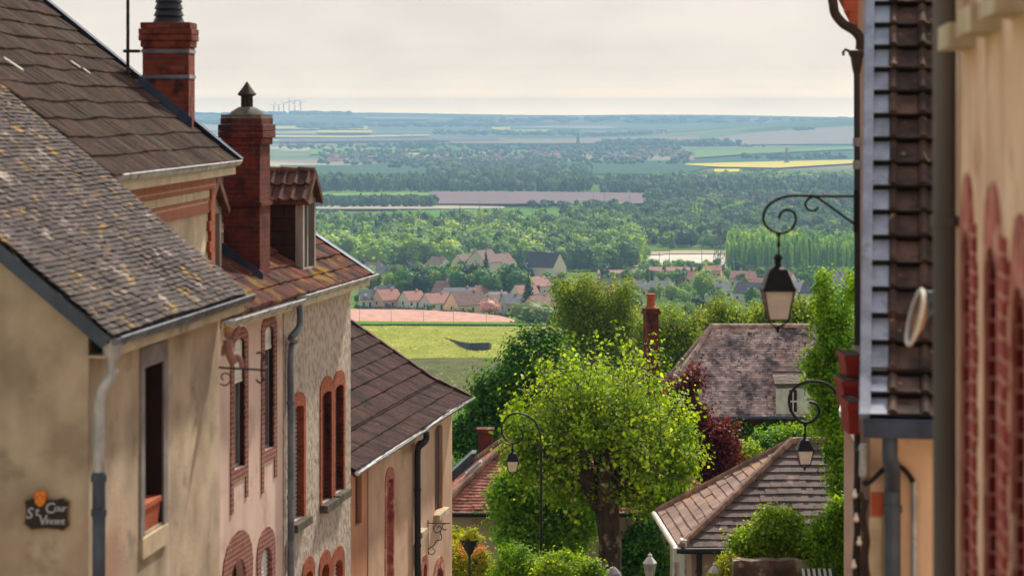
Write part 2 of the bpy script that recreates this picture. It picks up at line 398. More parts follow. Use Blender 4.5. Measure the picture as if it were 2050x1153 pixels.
mat('stone_cream', C(206, 190, 160), C(176, 158, 130), 4, rough=0.85, bump=0.3, bscale=30, bdist=0.006)
mat('stone_sill', C(98, 88, 76), C(60, 54, 48), 5, rough=0.9, bump=0.4, bscale=30, bdist=0.008)
mat('zinc', C(134, 142, 156), C(92, 100, 114), 3, rough=0.42, metallic=0.55, bump=0.1, bscale=12, bdist=0.01)
mat('zinc_light', C(204, 204, 206), C(160, 160, 164), 4, rough=0.45, metallic=0.35, bump=0.1, bscale=14, bdist=0.008, spots=[(3, C(108, 102, 98), 0.6, 0.72)])
mat('zinc_blue', C(78, 92, 116), C(54, 64, 84), 3, rough=0.55, metallic=0.35)
mat('step_flashing', C(164, 172, 190), C(132, 140, 158), 5, rough=0.6, metallic=0.15, spots=[(5, C(112, 116, 130), 0.6, 0.75)], rnd=0.08)
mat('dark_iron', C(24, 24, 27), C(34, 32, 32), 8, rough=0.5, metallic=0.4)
mat('rusty_iron', C(48, 38, 34), C(66, 46, 36), 8, rough=0.7, metallic=0.2)
mat('black_plastic', C(36, 37, 42), rough=0.5)
mat('downpipe_brown', C(112, 104, 100), C(88, 82, 80), 2, stretch=(1, 1, 0.2), rough=0.55, metallic=0.2)
mat('downpipe_slate', C(88, 100, 116), C(66, 74, 88), 3, rough=0.5, metallic=0.3, streak=(C(60, 62, 66), 0.5, 3))
mat('cream_paint', C(206, 194, 166), C(182, 168, 140), 3, rough=0.7, spots=[(3, C(120, 104, 84), 0.62, 0.74)])
mat('white_paint', C(224, 222, 216), C(200, 198, 192), 4, rough=0.5)
mat('grey_paint', C(150, 148, 150), C(126, 126, 130), 4, rough=0.55)
mat('shutter_grey', C(168, 166, 164), C(150, 148, 146), 4, rough=0.6)
mat('dark_reveal', C(60, 32, 34), C(38, 24, 28), 6, rough=.9)
mat('wood_brown', C(84, 42, 32), C(58, 30, 24), 4, stretch=(1, 1, 0.2), rough=0.7)
mat('weathered_wood', C(168, 162, 156), C(130, 122, 116), 6, stretch=(1, 1, 0.2), rough=0.8)
mat('glass_dark', C(20, 19, 24), C(32, 27, 30), 2, rough=0.15, spec=0.25)
mat('terracotta', C(188, 96, 62), C(158, 76, 50), 4, rough=0.8)
mat('red_box', C(150, 44, 36), C(118, 34, 30), 4, rough=0.7, spots=[(6, C(120, 92, 46), 0.62, 0.75)])
mat('render_pink', C(196, 122, 108), C(160, 86, 76), 5, rough=0.9, bump=0.5, bscale=24, bdist=0.01, spots=[(3, C(150, 74, 62), 0.5, 0.62), (4.5, C(214, 168, 146), 0.56, 0.66)])
mat('mortar_grey', C(120, 112, 104), C(84, 78, 72), 6, rough=0.95, bump=0.5, bscale=30)
lich = C(178, 138, 40)
mat('tile_slate', C(86, 72, 72), C(44, 36, 38), 7, rough=0.85, bump=0.6, bscale=45, bdist=0.01, rnd=0.42, spots=[(2.3, C(60, 50, 46), 0.52, 0.66), (3.6, C(150, 138, 128), 0.6, 0.7), (4.2, C(150, 116, 50), 0.60, 0.68), (9, C(176, 146, 70), 0.66, 0.74)])
mat('tile_brown', C(88, 64, 52), C(56, 40, 34), 3, rough=0.85, bump=0.4, bscale=30, bdist=0.008, rnd=0.28, spots=[(0.9, C(92, 84, 62), 0.56, 0.72), (5, C(116, 80, 62), 0.62, 0.72)])
mat('tile_red', C(122, 60, 44), C(80, 40, 32), 3.5, rough=0.82, bump=0.4, bscale=30, bdist=0.008, rnd=0.32, spots=[(2.2, C(58, 38, 32), 0.52, 0.62), (1.5, C(150, 118, 26), 0.56, 0.66)])
mat('tile_dark', C(92, 56, 50), C(56, 34, 32), 2.2, rough=0.8, bump=0.4, bscale=30, bdist=0.008, rnd=0.22, spots=[(2.8, C(44, 32, 30), 0.57, 0.66), (4.2, C(150, 112, 50), 0.69, 0.75)])
mat('tile_dormer', C(116, 76, 64), C(74, 48, 42), 4, rough=0.82, bump=0.4, bscale=30, bdist=0.008, rnd=0.2, spots=[(7, C(70, 46, 40), 0.56, 0.66)])
mat('tile_street', C(92, 70, 60), C(50, 38, 34), 4, rough=0.85, bump=0.4, bscale=30, bdist=0.01, rnd=0.3, spots=[(5, C(52, 42, 38), 0.55, 0.66), (9, C(170, 140, 116), 0.66, 0.74)])
mat('tile_flat_grey', C(214, 182, 174), C(146, 122, 118), 0.9, rough=0.48, bump=0.4, bscale=30, bdist=0.008, rnd=0.42, spec=0.5, spots=[(1.6, C(84, 68, 70), 0.5, 0.66), (7, C(70, 56, 58), 0.56, 0.66), (0.8, C(214, 168, 148), 0.56, 0.74)])
mat('tile_garage', C(104, 84, 80), C(82, 64, 62), 2.2, rough=0.68, bump=0.3, bscale=30, bdist=0.006, rnd=0.2, spots=[(14, C(200, 186, 178), 0.74, 0.78), (2.0, C(150, 116, 102), 0.6, 0.75)])
mat('tile_garage_lit', C(164, 134, 122), C(130, 106, 98), 1.5, rough=0.7, bump=0.3, bscale=30, bdist=0.006, rnd=0.1, spots=[(1.1, C(196, 146, 70), 0.58, 0.72), (3, C(120, 96, 88), 0.58, 0.72)])  # paler copy of the garage tile, sunlight on the left hip put into its colour
mat('tile_plain_red', C(178, 108, 92), C(138, 78, 66), 2.2, rough=0.7, bump=0.4, bscale=30, bdist=0.008, rnd=0.28, spots=[(2.4, C(92, 54, 50), 0.56, 0.68), (5, C(202, 150, 130), 0.62, 0.72)])
mat('ridge_tile', C(170, 132, 112), C(112, 86, 76), 4, rough=0.8, bump=0.3, bscale=24, rnd=0.2)
mat('ridge_pale', C(206, 178, 164), C(140, 112, 104), 4, rough=0.75, rnd=0.2)
brick_mat('brick_red', C(160, 72, 48), C(112, 50, 38), C(104, 74, 64), soot=C(40, 26, 26), sootp=(0.5, 0.66))
brick_mat('brick_dark', C(126, 48, 38), C(86, 34, 30), C(96, 70, 62), soot=C(42, 24, 26), sootp=(0.48, 0.68))
brick_mat('brick_orange', C(176, 88, 54), C(136, 62, 40), C(150, 96, 72), bw=0.11)
brick_mat('brick_pink', C(150, 84, 76), C(122, 60, 56), C(176, 142, 130), bw=0.11)
brick_mat('brick_band', C(176, 84, 60), C(140, 62, 46), C(214, 176, 150), bw=0.075, bh=0.24, ms=0.012)
brick_mat('brick_street', C(128, 30, 26), C(88, 18, 18), C(196, 136, 118), bw=0.3, bh=0.094, ms=0.008)
brick_mat('cheek_tiles', C(74, 44, 40), C(56, 34, 32), C(30, 20, 20), bw=0.4, bh=0.22, ms=0.01)
mat('asphalt', C(88, 84, 80), C(70, 68, 66), 3, rough=0.9, bump=0.3, bscale=60)
mat('paving', C(150, 142, 130), C(128, 120, 110), 3, rough=0.9)
mat('lamp_glass', C(232, 222, 212), C(212, 200, 188), 6, rough=0.35, spots=[(9, C(180, 160, 146), 0.62, 0.75)])
mat('bark', C(78, 60, 50), C(42, 32, 27), 5, stretch=(1, 1, 0.4), rough=0.95, bump=0.8, bscale=18, bdist=0.03, spots=[(3, C(134, 112, 92), 0.56, 0.68)])
mat('bark_pale', C(120, 104, 88), C(80, 68, 56), 6, stretch=(1, 1, 0.3), rough=0.95, bump=0.5, bscale=20)
leaf_mat('leaf_plane', C(76, 112, 10), C(134, 168, 24), C(196, 212, 72), 0.5)
leaf_mat('leaf_bright', C(70, 118, 12), C(114, 162, 20), C(168, 192, 40), 0.45)
leaf_mat('leaf_dark', C(24, 66, 8), C(54, 110, 14), C(116, 166, 30), 0.4)
leaf_mat('leaf_olive', C(76, 98, 18), C(120, 142, 36), C(172, 186, 72), 0.45)
leaf_mat('leaf_maroon', C(66, 16, 26), C(104, 30, 42), C(150, 62, 66), 0.4, tint=1.0)
leaf_mat('leaf_orange', C(208, 80, 40), C(222, 112, 70), C(236, 150, 96), 0.3)
leaf_mat('leaf_yellow', C(120, 140, 20), C(170, 176, 38), C(208, 204, 70), 0.45)
leaf_mat('leaf_village', C(36, 88, 24), C(72, 132, 34), C(132, 174, 58), 0.32)
leaf_mat('leaf_village_light', C(100, 138, 44), C(146, 178, 66), C(186, 206, 100), 0.4)
leaf_mat('leaf_village_dark', C(28, 54, 34), C(40, 72, 40), C(60, 92, 52), 0.2)
leaf_mat('leaf_purple', C(70, 40, 50), C(96, 62, 70), C(126, 90, 92), 0.25, tint=1.0)
leaf_mat('leaf_pink', C(214, 150, 144), C(228, 172, 164), C(240, 200, 190), 0.25, tint=1.0)
leaf_mat('leaf_forest', C(62, 104, 40), C(134, 172, 58), C(212, 226, 92), 0.45)
leaf_mat('leaf_forest_dark', C(42, 76, 48), C(88, 124, 76), C(156, 178, 112), 0.4)
leaf_mat('leaf_poplar', C(96, 146, 46), C(146, 188, 60), C(204, 224, 92), 0.45)
leaf_mat('vine', C(96, 126, 30), C(170, 188, 62), C(228, 228, 120), 0.5)

# ------------------------------------------------------------------ ground, fields, water
def field_mat(name, c1, c2, sc=0.01, stretch=(1, 1, 1)):
    return mat(name, c1, c2, sc, stretch, rough=1.0, spec=0.0, lo=0.3, hi=0.7)
m = bpy.data.materials.new('countryside'); m.use_nodes = True; t = m.node_tree; t.nodes.clear()
o_ = node(t, 'ShaderNodeOutputMaterial'); p_ = node(t, 'ShaderNodeBsdfPrincipled'); L(t, p_.outputs[0], o_.inputs[0])
p_.inputs['Roughness'].default_value = 1; p_.inputs['Specular IOR Level'].default_value = 0
tco = node(t, 'ShaderNodeTexCoord').outputs['Object']
vm = node(t, 'ShaderNodeMapping'); vm.inputs['Scale'].default_value = (1 / 520, 1 / 420, 0); vm.inputs['Rotation'].default_value = (0, 0, 0.35); L(t, tco, vm.inputs[0])
vo = node(t, 'ShaderNodeTexVoronoi', distance='MANHATTAN'); vo.inputs['Scale'].default_value = 1; L(t, vm.outputs[0], vo.inputs[0])
sp = node(t, 'ShaderNodeSeparateColor'); L(t, vo.outputs['Color'], sp.inputs[0])
rr = node(t, 'ShaderNodeValToRGB'); rr.color_ramp.interpolation = 'CONSTANT'; L(t, sp.outputs[0], rr.inputs[0])
cols = [C(100, 122, 76), C(134, 136, 104), C(84, 110, 68), C(156, 138, 122), C(116, 136, 82), C(76, 98, 66), C(188, 176, 142), C(104, 122, 88)]
rr.color_ramp.elements[0].color = cols[0]; rr.color_ramp.elements[1].position = 1 / 8; rr.color_ramp.elements[1].color = cols[1]
for k in range(2, 8):
    e = rr.color_ramp.elements.new(k / 8); e.color = cols[k]
nn_ = tex(t, tco, 'noise', 0.02, detail=6)
near = ramp(t, nn_, 0.35, 0.65, C(72, 98, 44), C(110, 128, 66))
sy = node(t, 'ShaderNodeSeparateXYZ'); L(t, tco, sy.inputs[0])
mr = node(t, 'ShaderNodeMapRange'); mr.inputs['From Min'].default_value = 4200; mr.inputs['From Max'].default_value = 4700; L(t, sy.outputs[1], mr.inputs[0])
L(t, mixc(t, mr.outputs[0], near, rr.outputs[0]), p_.inputs['Base Color']); MATS['countryside'] = m

ys = sorted(set([a for a, b in TAB if -60 <= a <= 15400] + list(np.concatenate([np.arange(-60, 200, 10), 200 * (15400 / 200) ** (np.arange(0, 170) / 169)]))))
ys = np.array(ys); nu = 121; us = np.linspace(-1, 1, nu)
us = np.sign(us) * np.abs(us) ** 1.3
X = us[None, :] * (120 + 0.34 * np.maximum(ys, 0))[:, None]; Y = np.repeat(ys[:, None], nu, 1)
Z = tz(X, Y); V = np.stack([X, Y, Z], -1).reshape(-1, 3)
i, j = np.meshgrid(np.arange(len(ys) - 1), np.arange(nu - 1), indexing='ij'); a = (i * nu + j).ravel()
Fq = np.stack([a, a + 1, a + nu + 1, a + nu], -1)
tag(np_mesh('ground', V, Fq, np.full(len(Fq), 0.5), MATS['countryside'], smooth=True), kind='structure')

def sheet(name, cols_, material, lift=1.0, rows=8, sub=6):
    """field between an upper and a lower edge given as (px, y_top, y_bottom) columns, laid on the terrain"""
    cs = []
    for a, b in zip(cols_, cols_[1:]):
        for k in range(sub): cs.append([a[q] + (b[q] - a[q]) * k / sub for q in range(3)])
    cs.append(list(cols_[-1])); V = []
    for c in cs:
        for r_ in range(rows + 1):
            g = ground(c[0], c[1] + (c[2] - c[1]) * r_ / rows); V.append((g.x, g.y, g.z + (0.08 + g.y * 0.00025) * lift))
    n = rows + 1; Fq = [(q * n + r_, q * n + r_ + 1, (q + 1) * n + r_ + 1, (q + 1) * n + r_) for q in range(len(cs) - 1) for r_ in range(rows)]
    return tag(np_mesh(name, np.array(V), np.array(Fq), np.full(len(Fq), 0.5), MATS[material]), kind='structure')

field_mat('f_yellow', C(226, 208, 84), C(208, 190, 80), 0.02); field_mat('f_green', C(98, 138, 62), C(82, 122, 54), 0.02)
field_mat('f_mauve', C(138, 120, 120), C(122, 108, 110), 0.02, (1, 4, 1)); field_mat('f_pale', C(186, 172, 146), C(168, 152, 128), 0.02, (1, 4, 1))
field_mat('f_dark', C(82, 108, 80), C(70, 94, 74), 0.01); field_mat('f_lime', C(128, 158, 84), C(112, 144, 74), 0.02)
field_mat('f_soil', C(204, 162, 148), C(176, 134, 122), 0.35, (1, 0.2, 1)); field_mat('f_vineyard', C(156, 156, 80), C(120, 130, 54), 0.12, (1, 0.4, 1))
field_mat('f_verge', C(96, 140, 40), C(80, 120, 34), 0.2); field_mat('f_vine_dark', C(106, 106, 72), C(82, 86, 58), 0.3, (1, 0.3, 1)); field_mat('f_hill', C(168, 150, 138), C(146, 136, 120), 0.004, (1, 5, 1)); field_mat('f_tan', C(160, 146, 116), C(146, 134, 104), 0.01)
m = mat('water', C(206, 190, 168), C(222, 208, 188), 0.02, rough=0.3, spec=0.9)

sheet('pink_field', [(430, 624, 648), (640, 624, 648), (800, 624, 650), (900, 627, 651), (1000, 637, 652), (1030, 645, 652)], 'f_soil', 3)
sheet('grass_strip', [(430, 648, 655), (900, 651, 656), (1080, 652, 657)], 'f_verge', 4, rows=2)
sheet('vineyard_ground', [(430, 655, 740), (900, 656, 745), (1200, 657, 745)], 'f_vineyard', 2)
sheet('vineyard_lower_ground', [(430, 730, 800), (900, 722, 800), (1200, 722, 800)], 'f_vine_dark', 3)
sheet('water', [(1262, 514, 534), (1300, 511, 537), (1380, 509, 538), (1470, 508, 538)], 'water', 1)
sheet('river_bank', [(1270, 508, 514), (1350, 506, 512), (1470, 505, 511)], 'f_pale', 2, rows=2)
sheet('green_field', [(800, 426, 440), (1000, 422, 440), (1140, 424, 440), (1300, 427, 437)], 'f_green', 3)
sheet('pale_field', [(600, 418, 424), (800, 416, 424), (1010, 419, 423)], 'f_pale', 4, rows=2)
sheet('light_field', [(600, 386, 396), (880, 387, 396)], 'f_lime', 3, rows=3)
sheet('mauve_field', [(860, 391, 415), (1000, 390, 415), (1200, 392, 414), (1450, 396, 416)], 'f_mauve', 5)
sheet('yellow_field', [(1372, 332, 334), (1440, 330, 338), (1560, 327, 340), (1705, 324, 331), (1760, 322, 327)], 'f_yellow', 3)
sheet('small_yellow_field', [(1430, 342, 348), (1480, 342, 348)], 'f_yellow', 3, rows=2)
sheet('dark_field', [(1060, 326, 352), (1370, 325, 350), (1450, 318, 330), (1720, 303, 323)], 'f_dark', 2)
sheet('pale_green_field', [(1390, 306, 320), (1500, 304, 312), (1720, 296, 302)], 'f_lime', 3, rows=3)
sheet('blue_green_field', [(560, 333, 352), (1000, 334, 350), (1060, 336, 345)], 'f_dark', 2)
sheet('meadow', [(620, 300, 312), (800, 296, 308), (900, 297, 300)], 'f_lime', 2, rows=3)
sheet('diagonal_meadow', [(840, 304, 308), (880, 296, 308), (940, 293, 305)], 'f_green', 3, rows=3)
sheet('far_yellow_field', [(540, 256, 262), (640, 256, 262)], 'f_yellow', 3, rows=3)
sheet('far_yellow_strip', [(672, 257, 262), (736, 257, 263)], 'f_yellow', 3, rows=3)
sheet('far_cream_strip', [(636, 266, 270), (745, 266, 271)], 'f_yellow', 4, rows=2)
sheet('long_yellow_strip', [(390, 274, 277), (560, 275, 278), (700, 276, 279), (860, 273, 275)], 'f_yellow', 3, rows=2, sub=12)
sheet('far_yellow_patch', [(985, 258, 263), (1022, 259, 265)], 'f_yellow', 3, rows=2)
sheet('far_yellow_block', [(1028, 266, 271), (1106, 266, 271)], 'f_yellow', 5, rows=2)
sheet('far_mauve_strip', [(560, 281, 288), (800, 280, 286), (1000, 279, 285)], 'f_mauve', 3, rows=2)
sheet('far_pale_strip', [(730, 240, 243), (860, 240, 244)], 'f_pale', 4, rows=2)
sheet('far_tan_field', [(900, 287, 291), (1060, 286, 291), (1400, 276, 290)], 'f_tan', 3, rows=2)

sheet('bare_hill', [(1395, 284, 294), (1450, 276, 293), (1520, 268, 292), (1620, 260, 291), (1730, 253, 291)], 'f_hill', 2)
# street running down between the houses
def street(name, half, material, lift, y0=-30, y1=80, xo=0.0):
    V = []; yy = np.arange(y0, y1 + 1, 5.0)
    for y in yy:
        c = -0.6 + y * 0.03 + xo
        for q in (-half, half): V.append((c + q, y, float(tz(0, y)) + lift))
    Fq = [(2 * k, 2 * k + 1, 2 * k + 3, 2 * k + 2) for k in range(len(yy) - 1)]
    return tag(np_mesh(name, np.array(V), np.array(Fq), np.full(len(Fq), .5), MATS[material]), kind='structure')
street('road', 1.9, 'asphalt', 0.02)
for k, x_ in enumerate((-2.2, 2.2)):
    mb = MB(); yy = np.arange(-30, 81, 5.0)
    for a, b in zip(yy, yy[1:]):
        c0 = -0.6 + a * 0.03 + x_; c1 = -0.6 + b * 0.03 + x_; z0 = float(tz(0, a)); z1 = float(tz(0, b))
        mb.hexa([(c0 - .3, a, z0 - .3), (c0 + .3, a, z0 - .3), (c1 + .3, b, z1 - .3), (c1 - .3, b, z1 - .3)],
                [(c0 - .3, a, z0 + .12), (c0 + .3, a, z0 + .12), (c1 + .3, b, z1 + .12), (c1 - .3, b, z1 + .12)])
    tag(mb.build('pavement', MATS['paving']), kind='structure')

yy = np.arange(-40, 50, 5.0); V = []
for y in yy:
    for q in (-14, -2.6, 2.0, 12): V.append((q + y * .03 - .6 * (abs(q) < 5), y, float(tz(0, y)) + .01))
Fq = [(4 * k + j, 4 * k + j + 1, 4 * k + 5 + j, 4 * k + 4 + j) for k in range(len(yy) - 1) for j in range(3)]
mat('yard_gravel', C(188, 168, 152), C(160, 140, 126), 2, rough=.95)
tag(np_mesh('courtyard', np.array(V), np.array(Fq), np.full(len(Fq), .5), MATS['yard_gravel']), kind='structure')
# haze: one closed box of thin air round everything
hm = bpy.data.materials.new('haze'); hm.use_nodes = True; t = hm.node_tree; t.nodes.clear()
o_ = node(t, 'ShaderNodeOutputMaterial'); pv = node(t, 'ShaderNodeVolumePrincipled'); L(t, pv.outputs[0], o_.inputs['Volume'])
HAZE_DENSITY = 1.28e-4
pv.inputs['Color'].default_value = (0.42, 0.70, 1.0, 1); pv.inputs['Density'].default_value = HAZE_DENSITY; pv.inputs['Anisotropy'].default_value = 0.0
mb = MB(); mb.box(-7000, 7000, -80, 15600, -180, 105)
tag(mb.build('haze', hm), kind='stuff', label='thin blue summer haze over the whole valley')
# ------------------------------------------------------------------ windows
def window(H, u0, u1, z0, z1, rise=0.0, y=0.0, depth=0.2, frame='white_paint', pane='glass_dark', surround=None, sw=0.1, st=0.02, sb=True,
           sill=None, shutter=None, blind=0.0, apron=None, bars=1, label=None, slats=None, wt=None, reveal=None):
    """window part (its frame) with sub-parts; local wall plane y, recess depth into the house (signed)"""
    s = 1 if depth > 0 else -1; yd = y + depth * 0.75; fw = 0.05
    mb = H.mb()
    for a in (u0, u1 - fw): mb.box(a, a + fw, yd - 0.03, yd + 0.03, z0, z1 - rise * 0.4)
    mb.box(u0 + fw, u1 - fw, yd - 0.03, yd + 0.03, z0, z0 + fw); mb.box(u0 + fw, u1 - fw, yd - 0.03, yd + 0.03, z1 - fw - rise * 0.4, z1 - rise * 0.4)
    for k in range(bars):
        c = u0 + (u1 - u0) * (k + 1) / (bars + 1); mb.box(c - 0.025, c + 0.025, yd - 0.034, yd + 0.034, z0 + fw, z1 - fw - rise * 0.4)
    zc = z0 + (z1 - z0) * 0.66; mb.box(u0 + fw, u1 - fw, yd - 0.026, yd + 0.026, zc - 0.02, zc + 0.02)
    w = mb.build('window', MATS[frame], H.root)
    if label: w['label'] = label
    mb = H.mb(); mb.box(u0 - 0.02, u1 + 0.02, yd + s * 0.045, yd + s * 0.055, z0 - 0.02, z1 + 0.02); mb.build('pane', MATS[pane], w)
    if surround:
        mb = H.mb(); ring(mb, (u0, u1, z0, z1, rise), sw, y, st * s, bottom=sb, wt=wt, lining=st * s if reveal else depth * .95)
        if apron:                      # brick feet hanging below the window
            for a, b, dz in ((u0 - sw, u0 - sw * 0.2, apron), (u1 + sw * 0.2, u1 + sw, apron * 0.7)):
                mb.box(a, b, min(y, y - st * s), max(y, y - st * s), z0 - sw - dz, z0 - sw)
        mb.build('surround', MATS[surround], w)
    if reveal:
        mb = H.mb(); pts = arch_pts(u0 + .005, u1 - .005, z0 + .005, z1 - .005, rise)
        for a, b in zip(pts, pts[1:]): mb.quad((a[0], y + .001 * s, a[1]), (b[0], y + .001 * s, b[1]), (b[0], y + depth * .95, b[1]), (a[0], y + depth * .95, a[1]))
        mb.build('reveal', MATS[reveal], w)
    if sill:
        mb = H.mb(); ya, yb = sorted((y - 0.14 * s, y + depth * 0.7)); mb.box(u0 - 0.12, u1 + 0.12, ya, yb, z0 - 0.13, z0 - 0.003); mb.build('sill', MATS[sill], w)
    if shutter:
        mb = H.mb(); n = max(4, int((z1 - z0) / 0.07)); zt = z1 - rise * 0.3
        for k in range(n):
            a = z0 + (zt - z0) * k / n; mb.rnd = random.random(); mb.bar((u0 + 0.02, y + depth * 0.45, a + 0.02), (u1 - 0.02, y + depth * 0.45, a + 0.02), 0.012, (zt - z0) / n * 0.95, up=(0, 0.5, 1))
        mb.build('shutter', MATS[shutter], w)
    if blind > 0:
        mb = H.mb(); n = max(3, int(blind / 0.06))
        for k in range(n):
            a = z1 - blind + blind * k / n; mb.box(u0 + 0.01, u1 - 0.01, *sorted((y + depth * 0.25, y + depth * (0.3 + 0.05 * (k % 2)))), a + 0.004, a + blind / n)
        mb.box(u0 + 0.01, u1 - 0.01, *sorted((y + depth * 0.2, y + depth * 0.33)), z1 - blind - 0.05, z1 - blind)
        mb.build('roller_blind', MATS['white_paint'], w)
    return w

def gutter(H, u0, u1, y, z, material='zinc', r=0.075, s=-1, sag=0.0):
    """half-round gutter along the eave; s = side it hangs on"""
    mb = H.mb(); n = 8; seg = 10; vs = []
    for i in range(seg + 1):
        u = u0 + (u1 - u0) * i / seg; zz = z - sag * math.sin(math.pi * i / seg) + random.uniform(-.006, .006)
        for k in range(n + 1):
            a = math.pi * k / n; vs.append((u, y + s * r + r * math.cos(a), zz - r * math.sin(a)))
        vs.append((u, y + s * 2 * r + s * 0.012, zz + 0.012))
    n2 = n + 2; fs = [(i * n2 + k, i * n2 + k + 1, (i + 1) * n2 + k + 1, (i + 1) * n2 + k) for i in range(seg) for k in range(n2 - 1)]
    mb.add(vs, fs)
    for u in (u0, u1): mb.add([(u, y + s * r + r * math.cos(math.pi * k / n), z - r * math.sin(math.pi * k / n)) for k in range(n + 1)], [tuple(range(n + 1))])
    mb.tube([(u0, y + s * 2 * r, z + 0.01), (u1, y + s * 2 * r, z + 0.01)], 0.013, 6)
    for i in range(int((u1 - u0) / 0.7) + 1):
        u = u0 + 0.2 + i * 0.7
        if u < u1: mb.tube([(u, y + s * r + (r + .006) * math.cos(math.pi * k / 8), z - (r + .006) * math.sin(math.pi * k / 8)) for k in range(9)], 0.008, 4)
    return mb.build('gutter', MATS[material], H.root, smooth=True)

def pipe(H, pts, r, material, name='downpipe', clips=(), parent=None):
    mb = H.mb(); mb.tube(spline(pts, 4) if len(pts) > 3 else pts, r, 12)
    for c in clips: mb.lathe([(r + .012, -0.03), (r + .012, 0.03)], c, 12)
    return mb.build(name, MATS[material], parent or H.root, smooth=True)

def chimney(H, u0, u1, y0, y1, zb, zt, material, cap=0.06, caph=0.3, strap=(), group=None):
    mb = H.mb(); mb.box(u0, u1, y0, y1, zb, zt - caph)
    hs = caph / 4
    for k, e in enumerate((cap * .5, cap, cap, cap * .55)):
        mb.box(u0 - e, u1 + e, y0 - e, y1 + e, zt - caph + hs * k + .001 * k, zt - caph + hs * (k + 1))
    c = mb.build('chimney', MATS[material], H.root)
    bev = c.modifiers.new('bevel', 'BEVEL'); bev.width = 0.012; bev.segments = 2
    return c

# ================================================================== HOUSE A: nearest on the left, grey lichened roof
ze = -1.905; tA = math.tan(math.radians(39)); L_A = 4.75
A = House('beige_house', 'beige rendered house with a steep grey roof spotted with yellow lichen', 'house', (-3.70, 21.12), 7.0, -9.4)
a_w = A.at(304, 900); ua0, za1 = A.at(287, 728); ua1, za0 = A.at(325, 1055)
ua1 = A.at(325, 900)[0]; ua0 = A.at(287, 900)[0]
mb = A.mb(); facade(mb, 0, L_A, -9.4, ze + 0.1, [(ua0, ua1, A.at(304, 1058)[1], A.at(304, 730)[1], 0)], 0, 0.25)
yr = 4.2; zr = ze + 0.06 + (yr + 0.2) * tA          # ridge
mb.add([(0, 0, -9.4), (0, 2 * yr, -9.4), (0, 2 * yr, ze), (0, yr, zr - 0.1), (0, 0, ze)], [(0, 1, 2, 3, 4)])
mb.add([(L_A, 0, -9.4), (L_A, 2 * yr, -9.4), (L_A, 2 * yr, ze), (L_A, yr, zr - 0.1), (L_A, 0, ze)], [(0, 1, 2, 3, 4)])
mb.quad((0, 2 * yr, -9.4), (L_A, 2 * yr, -9.4), (L_A, 2 * yr, ze), (0, 2 * yr, ze))
mb.build('wall', MATS['stucco_beige'], A.root)
Wd = Vector((0, 1, tA)).normalized(); Sl = (yr + 0.22) / math.cos(math.atan(tA))
mb = A.mb(); u_a, u_b = -0.16, 5.0
mb.slab([(u_a + .02, -0.22, ze), (u_b, -0.22, ze), (u_b, yr, zr), (u_a + .02, yr, zr)], (0, 0, -0.07))
mb.slab([(u_a, yr, zr), (u_b, yr, zr), (u_b, 2 * yr + .22, ze), (u_a, 2 * yr + .22, ze)], (0, 0, -0.07))
tiles(mb, (u_a, -0.26, ze + 0.012), (1, 0, 0), Wd, u_b - u_a, Sl, 0.115, 0.062, 0.014, jit=0.006, sag=.03)
mb.tube([(u_a, yr, zr + .03), (u_b, yr, zr + .03)], 0.1, 8)
roofA = mb.build('roof', MATS['tile_slate'], A.root)
mb = A.mb()      # metal verge strip on the near gable, dark barge under it
d = Vector((0, 1, tA)).normalized() * Sl; n_ = Vector((0, -tA, 1)).normalized(); p0 = Vector((u_a - 0.012, -0.26, ze + 0.0))
mb.hexa([p0 - n_ * .14, p0 + Vector((.03, 0, 0)) - n_ * .14, p0 + Vector((.03, 0, 0)) - n_ * .02, p0 - n_ * .02],
        [p0 + d - n_ * .14, p0 + d + Vector((.03, 0, 0)) - n_ * .14, p0 + d + Vector((.03, 0, 0)) - n_ * .02, p0 + d - n_ * .02])
mb.build('verge_strip', MATS['downpipe_slate'], A.root)
mb = A.mb(); mb.box(-0.1, 4.95, -0.215, -0.19, ze - .2, ze - .03); mb.box(-0.1, L_A, -0.2, -0.003, ze - 0.2, ze - .18); mb.build('fascia', MATS['cream_paint'], A.root)
gutter(A, -0.1, 5.0, -0.20, ze - 0.03, 'zinc', 0.06, sag=0.02)
gx = -0.02
mb = A.mb(); mb.lathe([(0.05, -0.22), (0.055, -0.1), (0.085, -0.06), (0.085, 0.08)], (gx, -0.22, ze - 0.12), 12); mb.build('hopper', MATS['zinc_light'], A.root, smooth=True)
pipe(A, [(gx, -0.22, ze - .3), (gx, -0.22, ze - .36), (gx, -0.12, ze - .52), (gx, -0.1, ze - .8), (gx, -0.1, ze - 1.25)], 0.05, 'zinc_light')
pipe(A, [(gx, -0.1, ze - 1.2), (gx, -0.1, ze - 3.5), (gx, -0.1, -9.3)], 0.058, 'downpipe_slate', clips=[(gx, -0.1, ze - 1.25), (gx, -0.1, ze - 1.55)])
